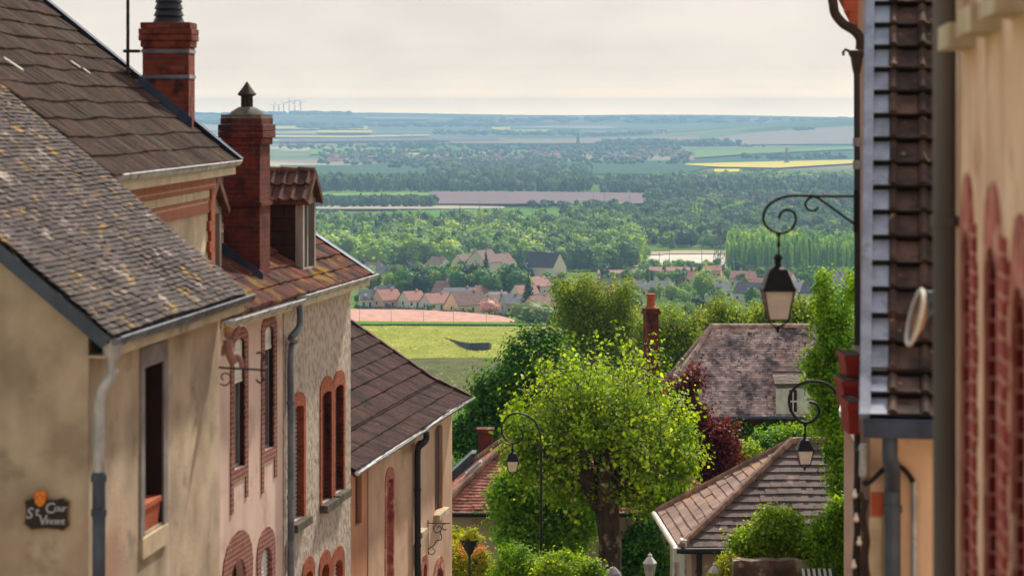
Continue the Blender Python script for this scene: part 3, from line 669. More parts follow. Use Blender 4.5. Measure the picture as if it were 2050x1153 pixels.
# tall slit window with a stone frame and a clay planter standing in it
z0, z1 = A.at(304, 1058)[1], A.at(304, 730)[1]
w = window(A, ua0, ua1, z0, z1, 0, 0, 0.25, frame='wood_brown', bars=0, reveal='dark_reveal')
mb = A.mb(); a_, b_ = A.at(279, 900)[0], A.at(333, 900)[0]; zt_ = A.at(304, 690)[1]
mb.box(a_, ua0, -0.018, 0.1, z0 - .02, z1); mb.box(ua1, b_, -0.018, 0.1, z0 - .02, z1); mb.box(a_, b_, -0.02, 0.1, z1 + .001, zt_)
mb.build('surround', MATS['stone_grey'], w)
mb = A.mb(); mb.box(a_ + .02, b_ - .02, -0.03, 0.0, z0 - .22, z0 - .03); mb.build('sill', MATS['stone_cream'], w)
def planter(H, u0, u1, y0, y1, z, hh, material, name, label, cat, group=None):
    p = H.root.matrix_basis @ Vector((0, 0, 0)); M = Matrix.Translation(H.root.location) @ Matrix.Rotation(H.root.rotation_euler.z, 4, 'Z')
    mb = MB((0, 0, 0)); e = 0.02; uc, yc = (u0 + u1) / 2, (y0 + y1) / 2; du, dy = (u1 - u0) / 2, (y1 - y0) / 2
    lo = [(-du + e, -dy + e, 0), (du - e, -dy + e, 0), (du - e, dy - e, 0), (-du + e, dy - e, 0)]; hi = [(-du, -dy, hh * .82), (du, -dy, hh * .82), (du, dy, hh * .82), (-du, dy, hh * .82)]
    mb.hexa(lo, hi); mb.box(-du - .012, du + .012, -dy - .012, dy + .012, hh * .82, hh)
    o = mb.build(name, MATS[material]); q = M @ Vector((uc, yc, z - H.base)); o.location = q; o.rotation_euler.z = H.root.rotation_euler.z
    return tag(o, label, cat, group)
planter(A, ua0 + .03, ua1 - .08, 0.0, 0.17, z0 + .003, 0.27, 'terracotta', 'planter', 'small orange clay planter standing in the tall slit window', 'planter')

# house-name sign on the gable wall
sy0, sz0 = A.atx(52, 1060); sy1, sz1 = A.atx(140, 990)
sc_ = abs(sy0 - sy1) / 88; cy, cz = A.atx(96, 1028)
SIGN = thing('name_sign', 'black scalloped name sign with gold edge and orange crest on the beige gable', 'sign')
M_A = Matrix.Translation(A.root.location) @ Matrix.Rotation(A.root.rotation_euler.z, 4, 'Z')
SIGN.location = M_A @ Vector((-0.03, cy, cz - A.base)); SIGN.rotation_euler = (0, 0, A.root.rotation_euler.z - math.pi / 2)
def outl(k): return [(x * k, z * k) for x, z in [(-46, 26), (-38, 29), (-30, 33), (-20, 31), (-8, 29), (5, 29), (18, 29), (32, 33), (38, 29), (46, 25), (44, 14), (43, 0), (44, -16), (46, -19), (40, -26), (34, -31), (20, -29), (0, -28), (-20, -29), (-32, -31), (-40, -24), (-47, -19), (-44, -8), (-43, 4), (-44, 16)]]
def plate(pts, y0, y1, name, material, parent):
    mb = MB(); mb.hexa([(x * sc_, y0, z * sc_) for x, z in pts], [(x * sc_, y1, z * sc_) for x, z in pts]); return mb.build(name, material, parent)
mat('gold', C(150, 116, 44), C(120, 92, 36), 20, rough=0.5, metallic=0.4); mat('sign_black', C(18, 18, 24), rough=0.35); mat('crest_orange', C(216, 98, 24), C(222, 128, 32), 30, rough=0.5, lo=.42, hi=.58); mat('letter_silver', C(176, 176, 182), rough=0.4, metallic=.2); mat('crest_yellow', C(240, 186, 60), rough=.5)
plate(outl(1.0), 0.0, 0.012, 'rim', MATS['gold'], SIGN); plate(outl(0.94), -0.006, -0.001, 'board', MATS['sign_black'], SIGN)
cr_ = [(-24, 46), (-1, 46), (-1, 30), (-3, 22), (-8, 17), (-12, 15), (-17, 17), (-22, 22), (-24, 30)]
crest = plate(cr_, -0.02, -0.007, 'crest', MATS['crest_orange'], SIGN)
mb = MB()
for (x, z) in ((-18, 40), (-7, 40), (-12.5, 33), (-18, 27), (-8, 27)): mb.lathe([(1.9 * sc_, 0), (1.9 * sc_, 0.004)], (0, 0, 0), 8); mb.v[-16:] = [(q[0] + x * sc_, -0.0205 - q[2], q[1] + z * sc_) for q in mb.v[-16:]]
mb.build('emblem', MATS['crest_yellow'], crest)
def text(s_, x, z, size, parent, material, shear=0.2, name='lettering', y=-0.008):
    c = bpy.data.curves.new(name, 'FONT'); c.body = s_; c.size = size; c.extrude = 0.002; c.shear = shear; c.space_character = 0.88; c.offset = 0.0012; c.resolution_u = 3
    o = bpy.data.objects.new(name, c); COL.objects.link(o); o.parent = parent; o.location = (x, y, z); o.rotation_euler = (math.pi / 2, 0, 0); c.materials.append(material)
    bpy.context.view_layer.update(); me = bpy.data.meshes.new_from_object(o.evaluated_get(bpy.context.evaluated_depsgraph_get())); bpy.data.objects.remove(o)
    q = new_obj(name, me, [], parent); q.location = (x, y, z); q.rotation_euler = (math.pi / 2, 0, 0); return q
text('C', -4 * sc_, 3 * sc_, 29 * sc_, SIGN, MATS['letter_silver'], 0.1); text('our', 14 * sc_, 7 * sc_, 19 * sc_, SIGN, MATS['letter_silver'])
text('S', -42 * sc_, -8 * sc_, 30 * sc_, SIGN, MATS['letter_silver']); text('t', -24 * sc_, -2 * sc_, 24 * sc_, SIGN, MATS['letter_silver'])
text('V', -17 * sc_, -20 * sc_, 28 * sc_, SIGN, MATS['letter_silver'], 0.1); text('incent', -3 * sc_, -18 * sc_, 18 * sc_, SIGN, MATS['letter_silver'])

# hanging bracket with painted figure near the far corner of house A
def world_of(H, u, y, z): return Matrix.Translation(H.root.location) @ Matrix.Rotation(H.root.rotation_euler.z, 4, 'Z') @ Vector((u, y, z - H.base))
ub = 4.45; Yb = world_of(A, ub, 0, 0).y
BR = thing('hanging_sign', 'wrought iron bracket with a painted pink figure riding on it, by the pink house', 'sign', P(444, 737, Yb))
def wpath(pts, Y, n=6, org=None):
    o = BR.location if org is None else org; return [q - Vector(o) for q in spl(pts, Y, n)]
mb = MB(); mb.tube(wpath([(438, 735), (460, 737), (490, 738), (532, 741)], Yb, 2), 0.012, 8)
mb.tube(wpath([(513, 707), (524, 706), (529, 714), (524, 722), (524, 738), (524, 752), (528, 760), (520, 766), (513, 759)], Yb), 0.011, 8)
mb.tube(wpath([(440, 768), (452, 771), (461, 762), (459, 750), (449, 747), (443, 753), (447, 761)], Yb), 0.008, 8)
mb.build('bracket', MATS['rusty_iron'], BR, smooth=True)
mat('figure_pink', C(178, 136, 126), C(158, 116, 108), 10, rough=.7); mat('figure_hair', C(200, 156, 92), rough=.7)
def blob(mb, c, r, Y, org, n=8):
    q = P(c[0], c[1], Y) - Vector(org); k = Y / F; mb.lathe([(r[0] * k * math.sin(math.pi * i / n) + 1e-4, -r[1] * k * math.cos(math.pi * i / n)) for i in range(n + 1)], q, 10, sy=0.5)
mb = MB(); o_ = BR.location; K = Yb / F
mb.tube(wpath([(456, 680), (458, 700), (464, 716), (470, 728)], Yb), [9 * K, 11 * K, 12 * K, 9 * K] and 10 * K, 10)
mb.tube(wpath([(462, 682), (470, 672), (476, 660), (482, 652)], Yb), 3.6 * K, 8); mb.tube(wpath([(466, 724), (476, 712), (482, 722), (484, 736)], Yb), 5 * K, 8)
mb.tube(wpath([(454, 684), (447, 696), (446, 712)], Yb), 3.4 * K, 8); blob(mb, (457, 668), (9, 11), Yb, o_)
fig = mb.build('figure', MATS['figure_pink'], BR, smooth=True)
mb = MB(); blob(mb, (457, 661), (10, 8), Yb, o_); mb.build('hair', MATS['figure_hair'], fig, smooth=True)

# ================================================================== HOUSE C: taller brick-trimmed house set back, big brown roof
zc = -0.70; tC = math.tan(math.radians(39)); L_C = 8.35
Ch = House('brick_trimmed_house', 'tall house with a brown tiled roof, brick cornice bands and a big banded chimney', 'house', (-4.77, 26.98), 2.6, -10.6)
mb = Ch.mb(); yr = 4.4; zr = zc + (yr + .3) * tC
mb.box(0.001, L_C, 0.001, 2 * yr, -10.6, zc + 0.02)
mb.hexa([(0.05, 0, zc), (0.05, 2 * yr, zc), (0.05, yr, zr - .15)], [(L_C, 0, zc), (L_C, 2 * yr, zc), (L_C, yr, zr - .15)])
mb.build('wall', MATS['stucco_beige'], Ch.root)
mb = Ch.mb(); z_ = zc - 0.16                            # brick cornice: two soldier bands, corner quoins
mb.box(0, L_C + .02, -0.06, 0, z_ - .20, z_); 
mb.build('brick_band', MATS['brick_band'], Ch.root)
mb = Ch.mb(); mb.box(0, L_C, -0.035, 0, z_ - .53, z_ - .33); mb.build('brick_band', MATS['brick_band'], Ch.root)
mb = Ch.mb(); mb.box(0, L_C - .42, -0.045, 0, z_ - .32, z_ - .21); mb.build('string_course', MATS['stone_cream'], Ch.root)
mb = Ch.mb()
for k in range(14):
    e = 0.42 if k % 2 else 0.3; zz = z_ - .21 - .15 * k; mb.box(L_C - e, L_C + .03, -0.05, 0.02, zz - .148, zz)
mb.build('quoins', MATS['brick_orange'], Ch.root)
mb = Ch.mb(); mb.box(0, L_C + .1, -0.34, 0, zc - .155, zc - .1); mb.box(0, L_C + .1, -0.34, -0.31, zc - .1, zc + .0); mb.build('fascia', MATS['cream_paint'], Ch.root)
Wd = Vector((0, 1, tC)).normalized(); Sl = (yr + .32) / math.cos(math.atan(tC))
mb = Ch.mb(); uE = L_C + .22
mb.slab([(-.1, -0.32, zc), (uE, -0.32, zc), (uE, yr, zr), (-.1, yr, zr)], (0, 0, -0.06)); mb.slab([(-.1, yr, zr), (uE, yr, zr), (uE, 2 * yr + .3, zc), (-.1, 2 * yr + .3, zc)], (0, 0, -0.06))
tiles(mb, (-.1, -0.34, zc + .015), (1, 0, 0), Wd, uE + .1, Sl, 0.22, 0.335, 0.03, prof=ribs(3, 0.02), jit=0.006)
for k in range(10):
    u = -0.1 + 0.9 * k; mb.rnd = random.random(); mb.tube([(u, yr, zr + .04), (u + .86, yr, zr + .05)], 0.11, 8)
mb.build('roof', MATS['tile_brown'], Ch.root)
mb = Ch.mb()
for (u, y, ln) in ((6.35, 2.42, .3), (7.55, 2.0, .2), (7.75, 1.75, .12)):       # pale worn tile strips
    pass
p0 = Vector((uE, -0.36, zc - .02)); d = Vector((0, 1, tC)).normalized() * (Sl + .02); n_ = Vector((0, -tC, 1)).normalized()
mb.hexa([p0, p0 + Vector((.05, 0, 0)), p0 + Vector((.05, 0, 0)) + n_ * .12, p0 + n_ * .12], [p0 + d, p0 + d + Vector((.05, 0, 0)), p0 + d + Vector((.05, 0, 0)) + n_ * .12, p0 + d + n_ * .12])
mb.hexa([p0 + n_ * .1 - Vector((.13, 0, 0)), p0 + n_ * .1, p0 + n_ * .115, p0 + n_ * .115 - Vector((.13, 0, 0))], [q + d for q in (p0 + n_ * .1 - Vector((.13, 0, 0)), p0 + n_ * .1, p0 + n_ * .115, p0 + n_ * .115 - Vector((.13, 0, 0)))])
mb.build('verge_strip', MATS['zinc_blue'], Ch.root)
for (pa, pb) in (((8, 116), (46, 141)), ((142, 123), (160, 135)), ((167, 138), (180, 147))):
    a_ = Ch.roof(*pa, zc + .12, tC, -.32); b_ = Ch.roof(*pb, zc + .12, tC, -.32); mb = Ch.mb(); mb.bar((a_[0], a_[1], zc + .12 + (a_[1] + .32) * tC), (b_[0], b_[1], zc + .12 + (b_[1] + .32) * tC), .05, .012, up=(0, -tC, 1)); mb.build('pale_tile_strip', MATS['white_paint'], Ch.root)
gutter(Ch, 0, L_C + .12, -0.30, zc + .03, 'zinc_light', 0.065, sag=.02)
# chimney standing on the far verge
u_, y_ = Ch.roof(285, 182, zc, tC, -.32); u2, y2 = Ch.roof(377, 262, zc, tC, -.32)
uc = L_C - 0.35; cy0 = Ch.atx(378, 250, uc)[0]; cy1 = Ch.atx(285, 200, uc)[0]; zt = Ch.atx(330, 45, uc)[1]
CC = chimney(Ch, uc, uc + .5, cy0, cy1, zc + .3, zt, 'brick_red', 0.05, 0.36)
CC['label'] = 'big banded brick chimney with a black ribbed flue'
for py in (103, 154):
    z_ = Ch.atx(330, py, uc)[1]; mb = Ch.mb(); mb.box(uc - .012, uc + .512, cy0 - .012, cy1 + .012, z_ - .025, z_ + .025); mb.build('strap', MATS['zinc'], CC)
mb = Ch.mb(); prof = []; zz = 0; cc = ((uc + uc + .5) / 2, (cy0 + cy1) / 2, zt)
for k in range(6): prof += [(0.235 - .012 * k, zz), (0.19 - .008 * k, zz + .09)]; zz += .1
prof = [(0.27, -.005)] + prof + [(.12, .66), (.12, .7)]
mb.lathe(prof, cc, 18); mb.build('flue', MATS['black_plastic'], CC, smooth=True, angle=30)
mb = Ch.mb()             # sloping lead flashing round the chimney foot
a0 = Vector((uc - .02, cy0 - .05, zc + (cy0 - .05 + .32) * tC + .03)); a1 = Vector((uc - .02, cy1 + .05, zc + (cy1 + .05 + .32) * tC + .03))
mb.hexa([a0, a0 + Vector((.015, 0, 0)), a1 + Vector((.015, 0, 0)), a1], [a0 + Vector((0, 0, .2)), a0 + Vector((.015, 0, .2)), a1 + Vector((.015, 0, .2)), a1 + Vector((0, 0, .2))])
mb.hexa([a0 - Vector((.16, 0, 0.0)), a0, a1, a1 - Vector((.16, 0, 0))], [p + Vector((0, 0, .02)) for p in (a0 - Vector((.16, 0, 0)), a0, a1, a1 - Vector((.16, 0, 0)))])
mb.build('flashing', MATS['zinc_blue'], CC)
# antenna mast clamped beside the chimney
mb = Ch.mb(); am = Ch.atx(256, 100, uc + .1); zb_ = zc + (am[0] + .32) * tC
mb.tube([(uc + .1, am[0], zb_ - .02), (uc + .1, am[0], zb_ + 4.2)], 0.024, 8)
for py in (103, 156):
    z_ = Ch.atx(256, py, uc + .1)[1]; mb.box(uc + .05, uc + .16, am[0] - .17, am[0] + .06, z_ - .022, z_ + .022)
    mb.tube([(uc + .1, am[0] - .1, z_), (uc + .1, cy1, z_)], 0.008, 6)
o = mb.build('antenna_mast', MATS['rusty_iron'], smooth=True); o.location = Ch.root.location; o.rotation_euler = Ch.root.rotation_euler
tag(o, 'thin dark antenna mast beside the big banded chimney', 'antenna mast')

# ================================================================== HOUSE B: pink and roughcast house with dormers and brick chimney
zB = -2.87; tB = math.tan(math.radians(33)); L_B = 9.05; ov = .3
B = House('pink_house', 'pink and roughcast street house with brick window surrounds and a mossy red roof', 'house', (-4.366, 34.05), 9.4, -11.6)
us_ = B.at(566, 800)[0]                                # where the smooth pink render stops
def bw(x0, x1, yt, yb): return (B.at(x0, (yt + yb) / 2)[0], B.at(x1, (yt + yb) / 2)[0], B.at((x0 + x1) / 2, yb)[1], B.at((x0 + x1) / 2, yt)[1])
ops = []
W1 = bw(467, 489, 676, 937) + (.1,); W2 = bw(528, 547, 652, 899) + (.1,)
D1 = bw(460, 490, 1118, 1290) + (.3,); W5 = bw(521, 542, 1093, 1250) + (.2,)
W3 = bw(581, 604, 812, 1040) + (.07,); W4 = bw(641, 660, 783, 1003) + (.07,); W4b = bw(667, 684, 770, 984) + (.07,)
W6 = bw(606, 622, 1142, 1270) + (.14,); W7 = bw(640, 655, 1128, 1250) + (.14,); W8 = bw(664, 682, 1120, 1240) + (.14,)
mb = B.mb(); facade(mb, 0, us_, -11.6, zB + .12, [W1, W2, D1, W5], 0, .13)
mb.quad((0, 0, -11.6), (0, 7, -11.6), (0, 7, zB + 4), (0, 3.4, zB + 2.2), (0, 0, zB)); mb.build('wall', MATS['stucco_pink'], B.root)
mb = B.mb(); facade(mb, us_, L_B, -11.6, zB + .12, [W3, W4, W4b, W6, W7, W8], -0.02, .24)
yr = 3.4; zr = zB + (yr + ov) * tB
mb.add([(L_B, -.02, -11.6), (L_B, 2 * yr, -11.6), (L_B, 2 * yr, zB), (L_B, yr, zr - .1), (L_B, -.02, zB + .12)], [(0, 1, 2, 3, 4)])
mb.quad((0, 2 * yr, -11.6), (L_B, 2 * yr, -11.6), (L_B, 2 * yr, zB), (0, 2 * yr, zB)); mb.quad((us_, 0, -11.6), (us_, -.02, -11.6), (us_, -.02, zB), (us_, 0, zB))
mb.build('wall', MATS['roughcast'], B.root)['label'] = 'far half of the facade in lumpy grey roughcast'
kw = dict(surround='brick_pink', sw=.17, apron=.45, frame='grey_paint')
window(B, *W1, 0, .13, blind=.62, reveal='dark_reveal', **kw); window(B, *W2, 0, .13, blind=.32, reveal='dark_reveal', **kw)
window(B, *W5, 0, .13, surround='brick_pink', sw=.22, sb=False, shutter='white_paint', frame='white_paint', wt=.3)
mb = B.mb(); ring(mb, D1, .4, 0, .02, bottom=False, wt=.42); dr = mb.build('doorway', MATS['brick_pink'], B.root)
mb = B.mb(); mb.box(D1[0], D1[1], .15, .19, D1[2], D1[3]); mb.build('door', MATS['wood_brown'], dr)
window(B, *W3, -.02, .24, surround='brick_orange', sw=.13, sill='stone_sill', shutter='shutter_grey', frame='grey_paint', sb=False, wt=.22)
window(B, *W4, -.02, .24, reveal='brick_dark', surround='brick_orange', sw=.12, sill='stone_sill', shutter='wood_brown', frame='wood_brown', sb=False, wt=.26)
window(B, *W4b, -.02, .24, reveal='brick_dark', surround='brick_orange', sw=.12, sill='stone_sill', shutter='wood_brown', frame='wood_brown', sb=False, wt=.26)
for q, shm in ((W6, 'wood_brown'), (W7, 'wood_brown'), (W8, 'white_paint')):
    window(B, *q, -.02, .24, surround='brick_orange', sw=.16, sb=False, shutter=shm, frame='grey_paint', wt=.24)
Wd = Vector((0, 1, tB)).normalized(); Sl = (yr + ov) / math.cos(math.atan(tB)); uE = L_B + .3
mb = B.mb(); mb.slab([(0, -ov, zB), (uE, -ov, zB), (uE, yr, zr), (0, yr, zr)], (0, 0, -.06)); mb.slab([(0, yr, zr), (uE, yr, zr), (uE, 2 * yr + .3, zB), (0, 2 * yr + .3, zB)], (0, 0, -.06))
tiles(mb, (0, -ov - .03, zB + .015), (1, 0, 0), Wd, uE, Sl, 0.23, 0.335, 0.032, prof=ribs(2, 0.024), jit=0.012)
mb.build('roof', MATS['tile_red'], B.root)
mb = B.mb(); p0 = Vector((uE, -ov - .05, zB)); d = Wd * Sl; n_ = Vector((0, -tB, 1)).normalized()
mb.hexa([p0 - n_ * .05, p0 + Vector((.05, 0, 0)) - n_ * .05, p0 + Vector((.05, 0, 0)) + n_ * .08, p0 + n_ * .08], [q + d for q in (p0 - n_ * .05, p0 + Vector((.05, 0, 0)) - n_ * .05, p0 + Vector((.05, 0, 0)) + n_ * .08, p0 + n_ * .08)])
mb.hexa([p0 + n_ * .06 - Vector((.14, 0, 0)), p0 + n_ * .06, p0 + n_ * .075, p0 + n_ * .075 - Vector((.14, 0, 0))], [q + d for q in (p0 + n_ * .06 - Vector((.14, 0, 0)), p0 + n_ * .06, p0 + n_ * .075, p0 + n_ * .075 - Vector((.14, 0, 0)))])
mb.build('verge_strip', MATS['zinc'], B.root)
mb = B.mb(); mb.box(.0, L_B + .25, -ov - .01, -ov + .02, zB - .16, zB - .02); mb.box(0, L_B, -ov + .02, -.022, zB - .16, zB - .13); mb.build('fascia', MATS['cream_paint'], B.root)
up_ = B.at(600, 640, -ov - .09)[0]
gutter(B, 0.05, up_ + .1, -ov - .01, zB - .02, 'zinc_light', .075); gutter(B, up_ + .1, L_B + .32, -ov - .01, zB + .03, 'zinc_light', .075)
ud = B.at(571, 800)[0] - .03
pipe(B, [(up_, -ov - .09, zB - .1), (up_, -ov - .09, zB - .42), (up_ - .12, -ov + .02, zB - .6), (ud + .1, -.14, zB - .72), (ud, -.1, zB - .95), (ud, -.1, zB - 2.5), (ud, -.1, -11.5)], .055, 'zinc', clips=[(ud, -.1, zB - 1.7), (ud, -.1, zB - 3.2)])
# chimney
u_, y_ = B.roof(534, 556, zB, tB, -ov); uB = u_ - .62
cy0 = B.atx(520, 400, uB)[0]; cy1 = B.atx(447, 400, uB)[0]; ztB = B.atx(490, 236, uB)[1]
CB = chimney(B, uB, uB + .62, cy0, cy1, zB + .1, ztB, 'brick_dark', .07, .42); CB['label'] = 'dark red brick chimney with a domed cap and small pointed cowl'
mb = B.mb(); mb.box(uB - .03, uB + .65, cy0 - .03, cy1 + .03, B.atx(490, 405, uB)[1] - .06, B.atx(490, 405, uB)[1]); mb.build('string_course', MATS['brick_dark'], CB)
cc = (uB + .31, (cy0 + cy1) / 2, ztB)
mb = B.mb(); mb.box(uB - .03, uB + .65, cy0 - .03, cy1 + .03, ztB + .002, ztB + .05); mb.lathe([(.29, .05), (.24, .1), (.14, .16), (.1, .17)], cc, 16); mb.build('cap', MATS['mortar_grey'], CB, smooth=True)
mb = B.mb()
for k in range(4):
    a = math.pi / 4 + k * math.pi / 2; mb.tube([(cc[0] + .085 * math.cos(a), cc[1] + .085 * math.sin(a), ztB + .16), (cc[0] + .085 * math.cos(a), cc[1] + .085 * math.sin(a), ztB + .34)], .02, 6)
mb.lathe([(.03, .16), (.03, .34)], cc, 8); mb.lathe([(.1, .335), (.145, .35), (.15, .37), (.05, .5), (.012, .56)], cc, 12); mb.build('cowl', MATS['rusty_iron'], CB, smooth=True, angle=50)
mb = B.mb(); yy0, yy1 = cy0 - .06, cy1 + .1
for (ya, yb) in ((yy0, yy1),):
    za, zb2 = zB + (ya + ov) * tB + .035, zB + (yb + ov) * tB + .035
    mb.hexa([(uB - .16, ya, za), (uB - .16, yb, zb2), (uB - .003, yb, zb2), (uB - .003, ya, za)], [(uB - .16, ya, za + .015), (uB - .16, yb, zb2 + .015), (uB - .003, yb, zb2 + .015), (uB - .003, ya, za + .015)])
    mb.hexa([(uB - .02, ya, za + .016), (uB - .02, yb, zb2 + .016), (uB - .003, yb, zb2 + .016), (uB - .003, ya, za + .016)], [(uB - .02, ya, za + .16), (uB - .02, yb, zb2 + .2), (uB - .003, yb, zb2 + .2), (uB - .003, ya, za + .16)])
mb.build('flashing', MATS['zinc_blue'], CB)
# dormers
def dormer(u0, yf, wd, ztop, label):
    """gabled dormer facing the street: near cheek at u0, front at y = yf"""
    zb_ = zB + (yf + ov) * tB; back = (ztop - zB) / tB - ov + .6; e = .07; zr_ = ztop + .42; um = u0 + wd / 2
    mb = B.mb(); mb.box(u0, u0 + .06, yf + .03, back, zb_ - .3, ztop); mb.box(u0 + wd - .06, u0 + wd, yf + .03, back, zb_ - .3, ztop)
    c = mb.build('dormer', MATS['cheek_tiles'], B.root); c['label'] = label
    mb = B.mb(); mb.box(u0 + .06, u0 + wd - .06, yf + .12, yf + .13, zb_, ztop); mb.build('pane', MATS['glass_dark'], c)
    mb = B.mb()
    for a in (u0 - .01, u0 + wd - .09): mb.box(a, a + .1, yf - .03, yf + .1, zb_ - .02, ztop)
    mb.box(u0 + .09, u0 + wd - .09, yf - .02, yf + .09, ztop - .1, ztop); mb.box(u0 + .09, u0 + wd - .09, yf - .02, yf + .09, zb_ - .02, zb_ + .08); mb.box(um - .03, um + .03, yf, yf + .08, zb_ + .08, ztop - .1)
    mb.quad((u0, yf - .01, ztop), (u0 + wd, yf - .01, ztop), (um, yf - .01, zr_ - .05)); mb.box(u0 - .1, u0 + wd + .1, yf - .12, yf + .1, zb_ - .08, zb_ - .021)
    mb.build('frame', MATS['weathered_wood'], c)
    mb = B.mb(); hw = wd / 2 + e; W1_ = Vector((hw, 0, zr_ - ztop + .06)); Ld = back - yf + .3
    for sg in (1, -1):
        e0 = (um - sg * hw, yf - .1, ztop - .06); Wv = Vector((sg * hw, 0, zr_ - ztop + .06))
        mb.slab([e0, (e0[0], yf - .1 + Ld, e0[2]), (um, yf - .1 + Ld, zr_), (um, yf - .1, zr_)], (0, 0, -.04))
        tiles(mb, (e0[0], e0[1], e0[2] + .01), (0, 1, 0), Wv, Ld, Wv.length, .2, Wv.length / 2 + .005, .04, prof=roll(6, .05, .5), jit=.006)
    for k in range(int(Ld / .3) + 1): mb.rnd = random.random(); mb.tube([(um, yf - .12 + k * .3, zr_ + .02), (um, yf + .16 + k * .3, zr_ + .035)], .075, 8)
    for sg in (1, -1): mb.bar((um + sg * .0, yf - .12, zr_ - .0), (um + sg * (hw + .01), yf - .12, ztop - .08), .05, .1)
    mb.build('roof', MATS['tile_dormer'], c)
ud_, yd_ = B.roof(622, 556, zB, tB, -ov)
dormer(ud_ - .15, yd_ + .12, .85, B.atx(600, 402, ud_)[1] + .04, 'gabled dormer with dark tile-hung cheeks beside the chimney')
dormer(ud_ - 4.6, yd_ + .5, .95, B.atx(600, 402, ud_)[1] + .04, 'gabled dormer half hidden behind the taller house')

# ================================================================== HOUSE D: peach house, dark ribbed roof
zD = -6.62; tD = math.tan(math.radians(33.5)); L_D = 11.4
D = House('peach_house', 'peach rendered house with a dark ribbed tile roof and a sagging white gutter', 'house', (-3.27, 45.05), 9.4, -15.2)
def dw(x0, x1, yt, yb): return (D.at(x0, (yt + yb) / 2)[0], D.at(x1, (yt + yb) / 2)[0], D.at((x0 + x1) / 2, yb)[1], D.at((x0 + x1) / 2, yt)[1])
uo = D.at(736, 1000)[0]
X1 = dw(711, 724, 948, 1050) + (0,); X2 = dw(771, 785, 958, 1175) + (.12,); X3 = dw(834, 841, 895, 1060) + (.1,); X4 = dw(869, 885, 850, 1022) + (.14,)
X5 = dw(870, 884, 1135, 1230) + (.2,); X6 = dw(845, 852, 1128, 1200) + (.1,)
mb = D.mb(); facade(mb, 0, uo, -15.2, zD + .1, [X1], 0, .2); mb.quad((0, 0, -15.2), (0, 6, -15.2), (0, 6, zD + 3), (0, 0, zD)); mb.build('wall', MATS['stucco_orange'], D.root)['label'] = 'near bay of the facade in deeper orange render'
mb = D.mb(); facade(mb, uo, L_D, -15.2, zD + .1, [X2, X3, X4, X5, X6], -.012, .2)
yr = 3.6; zr = zD + (yr + .3) * tD
mb.add([(L_D, -.012, -15.2), (L_D, 2 * yr, -15.2), (L_D, 2 * yr, zD), (L_D, yr, zr - .2), (L_D, -.012, zD)], [(0, 1, 2, 3, 4)]); mb.quad((0, 2 * yr, -15.2), (L_D, 2 * yr, -15.2), (L_D, 2 * yr, zD), (0, 2 * yr, zD))
mb.build('wall', MATS['stucco_peach'], D.root)
window(D, *X1, 0, .2, frame='wood_brown', shutter='wood_brown', bars=0)
window(D, *X2, -.012, .2, frame='wood_brown', surround='render_pink', sw=.09, sb=False, shutter='render_pink', bars=0, wt=.25)
window(D, *X3, -.012, .2, frame='wood_brown', shutter='wood_brown', sill='stone_cream', bars=0); window(D, *X4, -.012, .2, frame='wood_brown', shutter='wood_brown', sill='stone_cream', bars=0)
window(D, *X5, -.012, .2, frame='grey_paint', surround='render_pink', sw=.2, sb=False, shutter='shutter_grey', wt=.25); window(D, *X6, -.012, .2, frame='grey_paint', surround='render_pink', sw=.18, sb=False, wt=.2)
tl = math.tan(math.radians(24)); yk = .45; uE = L_D + .35; W0 = Vector((0, 1, tl)).normalized(); zk = zD + (yk + .35) * tl; W1_ = Vector((0, 1, tD)).normalized(); zr = zk + (yr - yk) * tD
mb = D.mb(); mb.slab([(-.1, -.35, zD), (uE, -.35, zD), (uE, yk, zk), (-.1, yk, zk)], (0, 0, -.06)); mb.slab([(-.1, yk, zk), (uE, yk, zk), (uE, yr, zr), (-.1, yr, zr)], (0, 0, -.06)); mb.slab([(-.1, yr, zr), (uE, yr, zr), (uE, 2 * yr, zD), (-.1, 2 * yr, zD)], (0, 0, -.06))
pr = ribs(3, .02)
tiles(mb, (-.1, -.38, zD + .012), (1, 0, 0), W0, uE + .1, (yk + .38) / math.cos(math.atan(tl)), .235, .42, .035, prof=pr, jit=.008)
tiles(mb, (-.1, yk, zk + .015), (1, 0, 0), W1_, uE + .1, (yr - yk) / math.cos(math.atan(tD)), .235, .40, .045, prof=pr, jit=.008)
for (p0, Wv, S_) in ((Vector((uE - .06, -.38, zD + .05)), W0, .9), (Vector((uE - .06, yk, zk + .05)), W1_, 3.8)):
    for k in range(int(S_ / .4) + 1): mb.rnd = random.random(); q = p0 + Wv * (.4 * k); mb.bar(q, q + Wv * .42 + Vector((0, 0, .02)), .14, .12, up=(0, -1, 1))
mb.tube([(-.1, yr, zr + .03), (uE, yr, zr + .03)], .11, 8)
mb.build('roof', MATS['tile_dark'], D.root)
gutter(D, -.1, L_D * .55, -.37, zD + .0, 'zinc_light', .055, sag=-.04); gutter(D, L_D * .55, L_D + .42, -.37, zD + .02, 'zinc_light', .055, sag=-.05)
mb = D.mb(); mb.box(0, L_D + .2, -.34, -.32, zD - .1, zD - .02); mb.build('fascia', MATS['wood_brown'], D.root)
up_ = D.at(849, 880, -.4)[0]; ud = D.at(827, 1000)[0]
pipe(D, [(up_, -.44, zD - .05), (up_, -.44, zD - .22), (up_ - .08, -.3, zD - .36), (ud + .12, -.16, zD - .42), (ud, -.1, zD - .6), (ud, -.1, zD - 2), (ud, -.1, -15.1)], .07, 'black_plastic', clips=[(ud, -.1, zD - 1.4), (ud, -.1, zD - 2.6)])
ub = D.at(868, 1060)[0] - .8; Yb = world_of(D, ub, 0, 0).y
mb = MB(); o_ = P(868, 1075, Yb)
